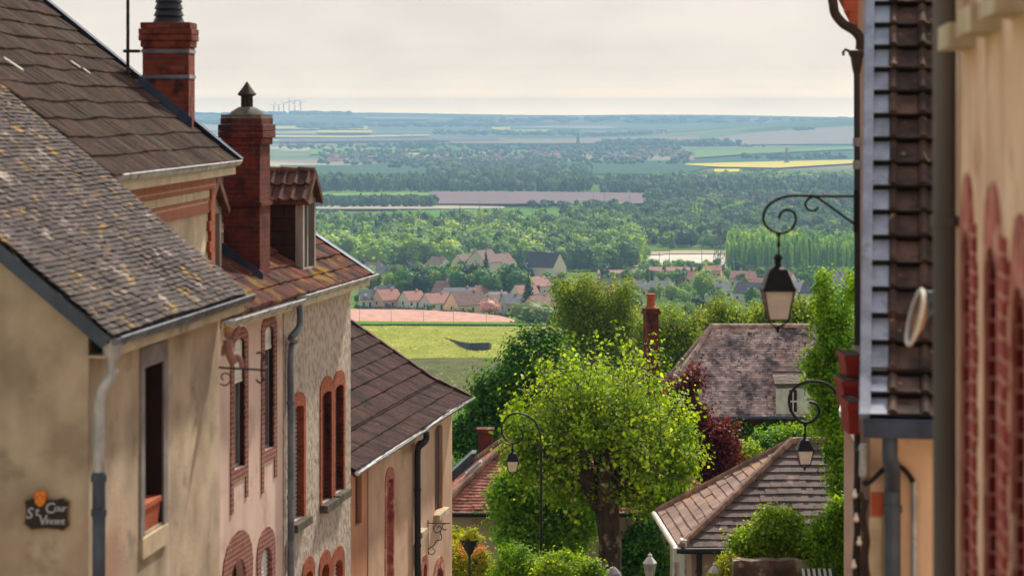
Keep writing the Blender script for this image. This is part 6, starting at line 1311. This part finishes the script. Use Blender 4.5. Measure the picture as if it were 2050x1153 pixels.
for (px, py, an, wd, dp, hw, hr, wl, rf, dm, hp, lb) in HL: cottage(px, py, an, wd, dp, hw, hr, wl, rf, lb, dormers=dm, hip=hp, group=GV)
GU = 'larger houses above the tree row'
HU = [(862, 556, -60, 20, 13, 6.5, 6.5, 'v_white', 'vr_brown', 'white gabled block with a brown roof, leftmost above the tree row'),
 (944, 552, 58, 18, 13, 7.0, 7.0, 'v_cream', 'vr_brown', 'cream gable between the tree row and the dark spruce'),
 (987, 562, 60, 20, 15, 11, 8.0, 'v_cream', 'vr_brown', 'tall cream gabled block just right of the dark spruce'),
 (1021, 556, 60, 18, 13, 8, 7.5, 'v_grey', 'vr_brown', 'block with a dark mauve roof between two tall cream gables'),
 (1077, 562, -34, 24, 16, 8, 9.5, 'v_cream', 'vr_slate', 'biggest block with a dark slate roof and cream gable pierced by windows'),
 (1240, 560, -10, 24, 9, 3.4, 1.4, 'v_pink', 'vr_pink', 'long low pinkish building at the river meadow edge'),
 (1345, 552, -6, 26, 8, 2.8, 1.8, 'v_pink', 'vr_pink', 'long low salmon roofed building in front of the pond'),
 (1425, 556, -10, 10, 8, 4, 2.2, 'v_pink', 'vr_red', 'small salmon roofed building near the big pylon foot'),
 (1268, 592, -8, 15, 12, 3, 3.4, 'v_cream', 'vr_grey', 'grey pyramid-roofed bungalow left of its twin'),
 (1318, 594, -8, 17, 12, 3, 3.6, 'v_cream', 'vr_grey', 'wider grey hipped bungalow right of its twin'),
 (1440, 598, 25, 13, 10, 3.2, 4, 'v_white', 'vr_grey', 'grey roofed house right of the pale round tree'),
 (1500, 604, -30, 15, 10, 3.6, 4.2, 'v_white', 'vr_slate', 'dark slate roof left of the large wall lantern'),
 (1520, 592, -30, 10, 9, 4, 3.6, 'v_cream', 'vr_red', 'bright red roof touching the large wall lantern'),
 (1604, 604, 40, 13, 10, 4, 4.6, 'v_cream', 'vr_grey', 'house with one cream slope right of the large wall lantern'),
 (1634, 606, -24, 14, 10, 4, 4.4, 'v_white', 'vr_slate', 'slate roofed white house left of the columnar tree top'),
 (1685, 606, 34, 16, 11, 6, 6.5, 'v_white', 'vr_grey', 'tall white gabled house with grey roof behind the columnar tree'),
 (1484, 574, -20, 12, 9, 4, 3.4, 'v_cream', 'vr_pink', 'small cream house among trees left of the lantern cap')]
for (px, py, an, wd, dp, hw, hr, wl, rf, lb) in HU:
    if px < 1150: wd, dp, hw, hr = wd * .82, dp * .82, hw * .86, hr * .8; py -= 2
    cottage(px, py, an, wd, dp, hw, hr, wl, rf, lb, group=GU, hip=.55 if 'hipped' in lb or 'pyramid' in lb else 0, wins=4)
for k, (px, py) in enumerate(((760, 560), (740, 552), (1170, 600), (1200, 612), (1210, 590), (1660, 585), (1395, 575), (1560, 575))):
    cottage(px, py, -20 - 10 * (k % 3), 11, 9, 3.4, 3.8, ['v_cream', 'v_white', 'v_pink'][k % 3], ['vr_grey', 'vr_brown', 'vr_pink', 'vr_red'][k % 4],
            ['small house among the trees left of the tree row', 'grey-roofed house at the wood edge left of the tree row', 'pale house half hidden beside the big olive tree', 'pinkish house behind the slender brick chimney top', 'roof between the olive tree and the slender chimney',
             'brown roof behind the columnar tree', 'house among trees in front of the pond', 'house behind the lantern glass'][k], group=GU)

# ---- far village houses, too small for parts
fr = random.Random(3); protos = []
for wl, rf in (('v_white', 'vr_pink'), ('v_cream', 'vr_brown'), ('v_pink', 'vr_red'), ('v_white', 'vr_grey')):
    mb = MB(); mb.box(-6, 6, 0, 9, -2, 4); mb.mi = 1; mb.slab([(-6.4, -.5, 3.7), (6.4, -.5, 3.7), (6.4, 4.5, 8), (-6.4, 4.5, 8)], (0, 0, .2)); mb.slab([(-6.4, 9.5, 3.7), (6.4, 9.5, 3.7), (6.4, 4.5, 8), (-6.4, 4.5, 8)], (0, 0, .2))
    mb.mi = 0; mb.hexa([(-6, 0, 4), (-6, 9, 4), (-6, 4.5, 7.8)], [(6, 0, 4), (6, 9, 4), (6, 4.5, 7.8)])
    o = mb.build('distant_house', [MATS[wl], MATS[rf]]); protos.append(o)
used = set()
def far_house(px, py, sc, label, group):
    k = fr.randrange(4); g = ground(px, py); o = protos[k]
    if k in used: o = o.copy(); COL.objects.link(o)
    used.add(k); o.location = g; o.rotation_euler.z = fr.uniform(-.9, .9); o.scale = (sc * fr.uniform(.8, 1.5), sc, sc * fr.uniform(.85, 1.15)); tag(o, label, 'house', group)
for k in range(46): far_house(fr.uniform(650, 1060), fr.uniform(313, 329), 1.25, 'pale house in the distant village strip left of the centre', 'distant village, left part')
for k in range(52): far_house(fr.uniform(1060, 1375), fr.uniform(304, 324), 1.25, 'pale house in the distant village strip, centre and right', 'distant village, right part')
for k in range(16): far_house(fr.uniform(990, 1140), fr.uniform(268, 272), 1.5, 'tiny pale house of the farthest village near the horizon', 'farthest village')
for k in range(8): far_house(fr.uniform(1270, 1330), fr.uniform(265, 271), 1.5, 'tiny pale house of the hamlet left of the bare hill', 'far hamlet')
for o in list(protos): o['label']

# ---- tree building blocks for the valley
def proto_tree(r, kind):
    """unit-height tree as quads: opaque lumpy core plus leaf tufts"""
    V = []; Fs = []; R = []; nb = 0
    def addq(v_, f_, rn):
        nonlocal nb
        V.append(v_); Fs.append(f_ + nb); R.append(rn); nb += len(v_)
    if kind == 'round': lb = [(0, 0, .55, .34, .34, .42)] + [(r.uniform(-.22, .22), r.uniform(-.22, .22), r.uniform(.38, .78), *(r.uniform(.15, .25, 3))) for _ in range(7)]; n = 420; s = .075
    elif kind == 'tall': lb = [(0, 0, .55, .16, .16, .44)] + [(r.uniform(-.08, .08), r.uniform(-.08, .08), r.uniform(.25, .9), r.uniform(.08, .13), r.uniform(.08, .13), r.uniform(.1, .16)) for _ in range(6)]; n = 300; s = .06
    elif kind == 'cone': lb = [(0, 0, z, .24 * (1.02 - z), .24 * (1.02 - z), .12) for z in np.linspace(.1, .95, 8)]; n = 340; s = .06
    else: lb = [(0, 0, .45, .42, .42, .42)] + [(r.uniform(-.3, .3), r.uniform(-.3, .3), r.uniform(.3, .6), .22, .22, .24) for _ in range(5)]; n = 260; s = .085
    lb = np.array(lb)
    for l in lb:       # core: coarse quad sphere
        m, q = 4, 6; vs = []
        for i in range(m + 1):
            th = math.pi * i / m
            for j in range(q): ph = 2 * math.pi * j / q; k = .86 * r.uniform(.8, 1.1); vs.append((l[0] + k * l[3] * math.sin(th) * math.cos(ph), l[1] + k * l[4] * math.sin(th) * math.sin(ph), l[2] + k * l[5] * math.cos(th)))
        fs = [(i * q + j, i * q + (j + 1) % q, (i + 1) * q + (j + 1) % q, (i + 1) * q + j) for i in range(m) for j in range(q)]
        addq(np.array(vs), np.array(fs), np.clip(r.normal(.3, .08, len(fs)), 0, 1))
    w = lb[:, 3] * lb[:, 5]; idx = r.choice(len(lb), n, p=w / w.sum()); d = unit(r.normal(size=(n, 3))); rad = (.82 + .3 * r.random(n))[:, None]
    pts = lb[idx, :3] + d * lb[idx, 3:6] * rad; N = unit(d + r.normal(size=d.shape) * .5 + np.array([0, 0, .3])); tone = r.random(len(lb))
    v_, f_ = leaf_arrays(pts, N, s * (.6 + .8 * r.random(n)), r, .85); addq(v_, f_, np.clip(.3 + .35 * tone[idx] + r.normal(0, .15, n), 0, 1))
    V = np.concatenate(V); V[:, 2] = np.maximum(V[:, 2], .02); return V, np.concatenate(Fs), np.concatenate(R)
PR = {k: [proto_tree(np.random.default_rng(100 + i * 7 + q), k) for i in range(n)] for q, (k, n) in enumerate((('round', 5), ('tall', 4), ('cone', 2), ('bush', 3)))}
def thin(pr, frac, r, ncore):
    V, Fq, R = pr; k = len(Fq); keep = np.ones(k, bool); keep[ncore:] = r.random(k - ncore) < frac; return V, Fq[keep], R[keep]
# ---- individual village trees: copies that share their meshes
TM = {}
def vtree(kind, matn, i):
    key = (kind, matn, i % len(PR[kind]))
    if key not in TM:
        V, Fq, R = PR[kind][key[2]]; root = thing('village_tree', '', 'tree', (0, 0, 0)); np_mesh('crown', V, Fq, R, MATS[matn], root)
        mb = MB(); mb.tube([(0, 0, -.08), (0, 0, .12), (0, 0, .4)], [.035, .028, .02], 6); mb.build('trunk', MATS['bark'], root); TM[key] = [root, False]
    return TM[key]
def put_tree(px, py, hgt, wid, kind, matn, label, group, i=0, Y=None):
    g = ground(px, py) if Y is None else Vector((h(px) * Y, Y, float(tz(h(px) * Y, Y)))); t_ = vtree(kind, matn, i); rz = (i * 2.4) % 6.28; sc = (wid, wid, hgt)
    if t_[1]: return dup(t_[0], g, rz, label, group, sc)
    t_[1] = True; t_[0].location = g; t_[0].rotation_euler.z = rz; t_[0].scale = sc; tag(t_[0], label, 'tree', group); return t_[0]
rowG = 'dark row of limes above the village'
extra_row = tuple((800 + 22.5 * i, 594 + (i % 3), 14 + (i * 5) % 5, 13 + (i * 3) % 4, ('leaf_village', 'leaf_village', 'leaf_village_dark', 'leaf_village_light')[i % 4]) for i in range(12))
for k, (px, py, hh, ww, ml) in enumerate(extra_row + ((748, 592, 11, 12, 'leaf_village'), (782, 594, 13, 14, 'leaf_village_light'), (815, 592, 15, 15, 'leaf_village'), (838, 592, 16, 15, 'leaf_village_dark'), (862, 592, 17, 17, 'leaf_village'), (888, 592, 17, 16, 'leaf_village'), (912, 593, 17, 15, 'leaf_village_light'), (934, 594, 17, 17, 'leaf_village_dark'), (968, 596, 15, 17, 'leaf_village'), (985, 598, 13, 14, 'leaf_village'), (1018, 594, 17, 18, 'leaf_village'), (1040, 598, 15, 17, 'leaf_village'), (800, 596, 9, 11, 'leaf_village'), (1100, 582, 10, 12, 'leaf_village'))):
    put_tree(px, py + 2, hh * .92, ww * .9, 'round', ml, 'rounded lime in the dense green row between village roofs and big gables', rowG, k)
put_tree(973, 562, 16, 15, 'cone', 'leaf_village_dark', 'single dark spruce between the cream gables above the tree row', None, 0)
put_tree(1058, 630, 15, 18, 'cone', 'leaf_village_dark', 'dark blue-green conifer at the right end of the village front row', None, 1)
put_tree(979, 630, 7, 10, 'bush', 'leaf_pink', 'pink blossoming tree in front of the large yellow gabled house', None, 0)
put_tree(1064, 652, 10, 20, 'bush', 'leaf_olive', 'grey-green willow bush at the right end of the pink field', None, 1)
put_tree(1100, 652, 8, 14, 'bush', 'leaf_village', 'low green bush beside the willow bush', None, 2)
put_tree(850, 590, 7, 9, 'bush', 'leaf_purple', 'dull purple bush behind the cream village house', None, 2)
put_tree(1408, 604, 14, 15, 'round', 'leaf_village_light', 'pale round tree right of the slate-blue roofs before the pond', None, 2)
vr = random.Random(12); used_px = []
small = []
for (n, x0, x1, y0, y1, h0, h1, kinds) in ((26, 705, 1110, 600, 626, 3, 6, ('bush', 'round')), (34, 1110, 1710, 560, 612, 7, 13, ('round', 'round', 'bush', 'tall')), (30, 1200, 1710, 546, 575, 7, 12, ('round', 'bush', 'cone')), (22, 1200, 1430, 557, 568, 7, 10, ('round', 'bush')), (16, 720, 840, 545, 570, 8, 13, ('round',)), (14, 840, 1120, 550, 560, 8, 12, ('round',)), (12, 1050, 1120, 560, 600, 6, 10, ('round', 'bush')), (40, 1120, 1710, 600, 640, 7, 12, ('round', 'bush'))):
    for k in range(n): small.append((vr.uniform(x0, x1), vr.uniform(y0, y1), vr.uniform(h0, h1) * .78, vr.choice(kinds)))
for k, (px, py, hh, kd) in enumerate(small):
    ml = vr.choices(['leaf_village', 'leaf_village_light', 'leaf_village_dark', 'leaf_purple', 'leaf_olive'], [5, 3, 2.5, .6, 1.2])[0]; tag_ = {'leaf_village': 'green', 'leaf_village_light': 'pale green', 'leaf_village_dark': 'dark green', 'leaf_purple': 'purple-brown', 'leaf_olive': 'olive'}[ml]
    where = 'among the front row village gardens' if px < 1110 and py > 598 else ('near the pond and its low buildings' if py < 576 and px > 1200 else ('beside the big gabled blocks' if px < 1120 else 'among roofs right of the big olive tree'))
    put_tree(px, py, hh, hh * vr.uniform(.8, 1.15), kd, ml, '%s %s tree %s' % (tag_, {'round': 'rounded', 'bush': 'low bushy', 'tall': 'slim', 'cone': 'conical'}[kd], where), 'village garden trees', k)
# hedge in front of the village row
for k, (a, b, py) in enumerate(((722, 775, 621), (778, 850, 622), (880, 945, 628), (985, 1040, 634))):
    g0, g1 = ground(a, py), ground(b, py + 1); nh = 500; r = np.random.default_rng(50 + k); t_ = r.random(nh)[:, None]; pts = np.array(g0) * (1 - t_) + np.array(g1) * t_ + r.normal(size=(nh, 3)) * np.array([.3, .5, .5]); pts[:, 2] += .6
    V, Fq = leaf_arrays(pts - np.array(g0), unit(r.normal(size=(nh, 3)) + np.array([0, -.5, .8])), .5 + .4 * r.random(nh), r); o = np_mesh('hedge', V, Fq, r.random(nh), MATS['leaf_village_dark']); o.location = g0
    tag(o, ['clipped hedge below the dormered grey roofed house', 'clipped hedge below the salmon roofed houses', 'clipped hedge below the cream and yellow gables', 'clipped hedge right of the blossom tree'][k], 'hedge', 'hedges below the village')

# ---- forests as masses
def mass(name, label, regions, seed, frac):
    r = np.random.default_rng(seed); Vs, Fs, Rs, Ms = [], [], [], []; nb = 0; ncore = {k: 24 * (8 if k in ('round', 'cone') else (7 if k == 'tall' else 6)) for k in PR}
    mats_ = []
    for (x0, x1, Y0, Y1, n, h0, h1, wr, kinds, mt, edge) in regions:
        if mt not in mats_: mats_.append(mt)
        u = r.random(n); Y = Y0 * (Y1 / Y0) ** u; px = r.uniform(x0, x1, n)
        if edge: Y = Y0 + (Y1 - Y0) * u * (0.75 + .25 * np.sin(px / 37 + seed)); 
        X = h(px) * Y; cl = np.array([noise.noise(Vector((a / 90, b / 160, seed))) for a, b in zip(X, Y)]); 
        for k in range(n):
            kd = kinds[r.integers(len(kinds))]; V, Fq, R = PR[kd][r.integers(len(PR[kd]))]; V, Fq, R = thin((V, Fq, R), frac, r, ncore[kd])
            hh = r.uniform(h0, h1) * (1 + .25 * cl[k]); ww = hh * wr * r.uniform(.8, 1.2); a = r.uniform(0, 6.28); c, s = math.cos(a), math.sin(a)
            W_ = np.empty_like(V); W_[:, 0] = (V[:, 0] * c - V[:, 1] * s) * ww + X[k]; W_[:, 1] = (V[:, 0] * s + V[:, 1] * c) * ww + Y[k]; W_[:, 2] = V[:, 2] * hh + tz(X[k], Y[k]) - .3
            Vs.append(W_); Fs.append(Fq + nb); nb += len(V); Rs.append(np.clip(R * .6 + .25 * (cl[k] + .4) + r.normal(.05, .2), 0, 1)); Ms.append(np.full(len(Fq), mats_.index(mt)))
    V = np.concatenate(Vs); o0 = np.array([0, V[:, 1].mean(), -98.5]); o = np_mesh(name, V - o0, np.concatenate(Fs), np.concatenate(Rs), [MATS[m] for m in mats_], mi=np.concatenate(Ms)); o.location = o0
    return tag(o, label, name.replace('_', ' ') if False else 'woodland', kind='stuff')
FD, FF, FP = 'leaf_forest_dark', 'leaf_forest', 'leaf_poplar'
mass('riverside_forest', 'mixed green and blue-green wood filling the valley beyond the village', [
    (430, 1270, 1500, 2020, 1000, 12, 22, 1.12, ('round', 'round', 'round', 'tall', 'bush'), FF, False), (430, 1270, 1520, 2050, 500, 13, 22, .9, ('round', 'tall', 'cone', 'round'), FD, False), (450, 780, 1500, 1900, 250, 12, 19, 1.0, ('round', 'tall'), FP, False),
    (900, 1300, 2020, 2180, 130, 9, 13, .9, ('round', 'bush'), FD, False),
    (1140, 1780, 1790, 2350, 900, 9, 16, .95, ('round', 'bush', 'round', 'cone'), FD, False), (1140, 1780, 1790, 2500, 450, 8, 14, .95, ('round', 'bush'), FF, False),
    (1290, 1780, 2350, 2900, 620, 8, 15, .95, ('round', 'bush', 'cone'), FD, False), (1290, 1780, 2350, 2900, 160, 8, 14, .95, ('round', 'bush'), 'leaf_purple', False),
    (1180, 1290, 1560, 1700, 60, 9, 14, .9, ('round', 'bush'), FF, False), (1280, 1450, 1480, 1545, 60, 5, 9, .95, ('round', 'bush'), FF, False)], 1, .62)
mass('poplar_plantation', 'dense block of pale green poplars right of the pond', [(1458, 1790, 1500, 1640, 520, 16, 25, .42, ('tall', 'tall', 'tall', 'round'), FP, False), (1450, 1790, 1480, 1500, 60, 19, 22, .34, ('tall',), FP, False)], 2, .7)
mass('valley_wood', 'blue-green belts of trees between the fields of the valley floor', [
    (430, 1180, 3020, 3330, 720, 15, 24, .8, ('round', 'tall', 'round'), FD, False), (1205, 1780, 2990, 3400, 620, 12, 20, .9, ('round', 'tall', 'bush'), FD, False), (1290, 1780, 3400, 3850, 480, 9, 14, 1.2, ('round', 'bush'), FF, False),
    (430, 875, 2540, 2660, 330, 10, 15, .9, ('round', 'tall'), FD, False), (1060, 1260, 2560, 2640, 40, 7, 11, 1.0, ('bush',), FD, False), (1120, 1330, 2330, 2440, 60, 8, 16, .8, ('round', 'cone'), FD, False),
    (860, 1180, 3700, 4300, 420, 12, 19, 1.0, ('round', 'bush'), FD, False), (1180, 1300, 3400, 3500, 36, 10, 14, 1.0, ('bush', 'round'), FD, False), (600, 700, 2180, 2300, 50, 9, 13, 1.0, ('round', 'bush'), FD, False), (700, 1140, 2100, 2160, 40, 7, 12, 1.0, ('round', 'bush'), FF, True)], 3, .35)
mass('distant_wood', 'far dark copses and hedges on the plain towards the horizon', [
    (640, 1380, 4700, 6100, 520, 9, 15, 1.2, ('round', 'bush'), FD, False), (780, 1130, 4400, 5000, 240, 10, 16, 1.2, ('round', 'bush'), FD, False), (1195, 1480, 6700, 7050, 170, 16, 24, 1.3, ('round', 'bush'), FD, False), (1480, 1540, 6650, 6750, 16, 8, 12, 1.5, ('bush',), FD, False),
    (940, 1360, 6100, 6600, 200, 10, 16, 1.3, ('round', 'bush'), FD, False), (560, 1000, 6300, 6900, 90, 9, 16, 1.4, ('round', 'bush'), FD, False), (800, 870, 6200, 6900, 70, 16, 22, 1.3, ('round',), FD, False), (1480, 1700, 5150, 5300, 34, 14, 20, 1.3, ('round', 'bush'), FD, False), (1595, 1625, 7900, 8000, 12, 14, 18, 1.6, ('bush',), FD, False),
    (870, 1160, 9000, 9600, 130, 14, 22, 1.8, ('bush', 'round'), FD, False), (600, 720, 9900, 10200, 60, 16, 26, 2, ('bush',), FD, False), (380, 1000, 10800, 11400, 160, 16, 28, 2.4, ('bush',), FD, False), (900, 1700, 11600, 12500, 110, 18, 30, 2.6, ('bush',), FD, False), (1150, 1300, 8700, 9100, 60, 14, 20, 1.8, ('bush',), FD, False), (1490, 1560, 3900, 4000, 30, 9, 13, 1.2, ('round',), FD, False), (380, 700, 13200, 13800, 120, 14, 22, 3, ('bush',), FD, False)], 4, .12)

# ---- vineyard: rows of small vines
r = np.random.default_rng(77); Vl, Fl, Rl = [], [], []
pts = []
for Y in np.arange(468, 905, 2.0):
    a, b = h(690) * Y, h(1240 if Y < 800 else 1030) * Y; n = int((b - a) / (1.15 if Y < 800 else 1.8)); x = np.linspace(a, b, n) + r.normal(0, .12, n); yy = Y + r.normal(0, .15, n); pts.append(np.stack([x, yy, tz(x, yy) + (.45 if Y < 560 else .3)], -1))
pts = np.concatenate(pts); pts = pts[r.random(len(pts)) < np.where(pts[:, 1] > 800, .35, .8)]
N = unit(r.normal(size=pts.shape) * .5 + np.array([0, -.6, .9])); V, Fq = leaf_arrays(pts - np.array([0, 600, -62]), N, np.where(pts[:, 1] < 560, .9, .95) * (.6 + .7 * r.random(len(pts))), r, .9)
rn = np.clip(r.normal(.55, .25, len(pts)) - np.where(pts[:, 1] < 560, .35, 0), 0, 1); o = np_mesh('vines', V, Fq, rn, MATS['vine']); o.location = (0, 600, -62); tag(o, 'stippled rows of young vines on the slope before the village', 'vines', kind='stuff')
# dark netted bank cut into the vineyard
mat('net_dark', C(66, 66, 74), C(48, 48, 56), .8, stretch=(1, 1, .2), rough=.9)
mb = MB(); pl_ = [(886, 677, 678), (905, 683, 687), (922, 688, 697), (940, 691, 704), (962, 691, 706), (980, 690, 704), (984, 693, 701)]; q0 = ground(886, 680); prev = None
for (px, yt_, yb_) in pl_:
    g = ground(px, yb_); hh = (yb_ - yt_ + 2) / F * g.y * 1.15; cur = (g - q0, hh)
    if prev: a, b = prev[0], cur[0]; mb.hexa([tuple(a), tuple(b), tuple(b + Vector((0, .4, 0))), tuple(a + Vector((0, .4, 0)))], [tuple(a + Vector((0, 0, prev[1]))), tuple(b + Vector((0, 0, cur[1]))), tuple(b + Vector((0, .4, cur[1]))), tuple(a + Vector((0, .4, prev[1])))])
    prev = cur
o = mb.build('retaining_wall', MATS['net_dark']); o.location = q0; tag(o, 'dark curved netted retaining wall cut into the vineyard', 'retaining wall')

# ---- poles, pylons, turbines
def pole(px, yt_, yb_, label, group, Y=None, r_=.14, arm=True):
    g = ground(px, yb_); H_ = -v(yt_) * g.y - g.z; mb = MB(); mb.tube([(0, 0, 0), (0, 0, H_)], [r_, r_ * .6], 6)
    if arm: mb.box(-1.0, 1.0, -.08, .08, H_ - .9, H_ - .75)
    o = mb.build('utility_pole', MATS['stone_grey']); o.location = g; tag(o, label, 'pole', group)
for k, px in enumerate((720, 783, 848, 908, 974)): pole(px, 610 + k, 652 + k * .3, 'thin grey pole at the edge of the pink field', 'poles along the pink field', r_=.09, arm=False)
for k, (px, a, b) in enumerate(((1288, 450, 512), (1301, 455, 515), (1340, 498, 530), (1405, 480, 530), (1188, 385, 430), (1210, 388, 432), (1260, 392, 440), (1320, 505, 535), (960, 400, 426), (1152, 408, 440))): pole(px, a, b, 'slender power pole standing in the valley woods and meadows', 'valley power poles', r_=.3)
mat('pylon_grey', C(92, 94, 98), rough=.7)
def pylon(px, yt_, yb_, label):
    g = ground(px, yb_); H_ = -v(yt_) * g.y - g.z; mb = MB(); w = H_ * .105; tk = max(.16, g.y * .00016)
    def wz(z): t_ = z / H_; return w * (1 - t_) ** 1.1 + H_ * .012
    zs = [H_ * t_ for t_ in (0, .16, .31, .45, .58, .69, .79, .88, 1)]
    for i in range(len(zs) - 1):
        a, b = wz(zs[i]), wz(zs[i + 1]); A_ = [(sx * a, sy * a, zs[i]) for sx, sy in ((-1, -1), (1, -1), (1, 1), (-1, 1))]; B_ = [(sx * b, sy * b, zs[i + 1]) for sx, sy in ((-1, -1), (1, -1), (1, 1), (-1, 1))]
        for k in range(4): mb.bar(A_[k], B_[k], tk); mb.bar(A_[k], B_[(k + 1) % 4], tk * .7); mb.bar(A_[(k + 1) % 4], B_[k], tk * .7); mb.bar(B_[k], B_[(k + 1) % 4], tk * .7)
    R = thing('pylon', label, 'pylon', tuple(g), .5); mb.build('tower', MATS['pylon_grey'], R)
    for t_, l_ in ((.72, .15), (.84, .2), (.94, .12)): m2 = MB(); m2.bar((-H_ * l_, 0, H_ * t_), (H_ * l_, 0, H_ * t_), tk * 1.3); m2.bar((-H_ * l_, 0, H_ * t_), (0, 0, H_ * (t_ + .05)), tk); m2.bar((H_ * l_, 0, H_ * t_), (0, 0, H_ * (t_ + .05)), tk); m2.build('crossarm', MATS['stone_grey'], R)
pylon(1440, 446, 540, 'tall lattice pylon left of the poplar plantation'); pylon(1157, 266, 296, 'distant lattice pylon above the far village'); pylon(1575, 296, 330, 'faint lattice pylon near the yellow field')
mat('turbine', C(150, 152, 156), rough=.6); r_ = random.Random(9)
for k, (px, yt_) in enumerate(((548, 209), (558, 210), (568, 205), (579, 200), (590, 200), (602, 203))):
    Y = 12900.0; zt = -v(yt_ + 2) * Y; g = Vector((h(px) * Y, Y, float(tz(h(px) * Y, Y)))); H_ = zt - g.z
    lb = ['leftmost white wind turbine of six on the horizon', 'second white wind turbine from the left', 'third white wind turbine from the left', 'fourth white wind turbine, with a long upright blade', 'fifth white wind turbine from the left', 'rightmost white wind turbine of six, arms spread level'][k]
    R = thing('wind_turbine', lb, 'wind turbine', tuple(g), 0, 'wind turbines on the horizon'); mb = MB(); mb.tube([(0, 0, 0), (0, 0, H_)], [3.0, 1.8], 8); mb.build('tower', MATS['turbine'], R); mb = MB(); mb.box(-2, 2, -5, 5, H_ - 1.5, H_ + 2.5); mb.build('nacelle', MATS['turbine'], R)
    a0 = r_.uniform(0, 2) if k != 5 else 0.1
    for j in range(3): a = a0 + j * 2.094; mb = MB(); mb.tube([(0, -6, H_), (math.cos(a) * 12, -6, H_ + math.sin(a) * 12), (math.cos(a) * 24, -6, H_ + math.sin(a) * 24)], [1.1, 1.5, .5], 6); mb.build('blade', MATS['turbine'], R)
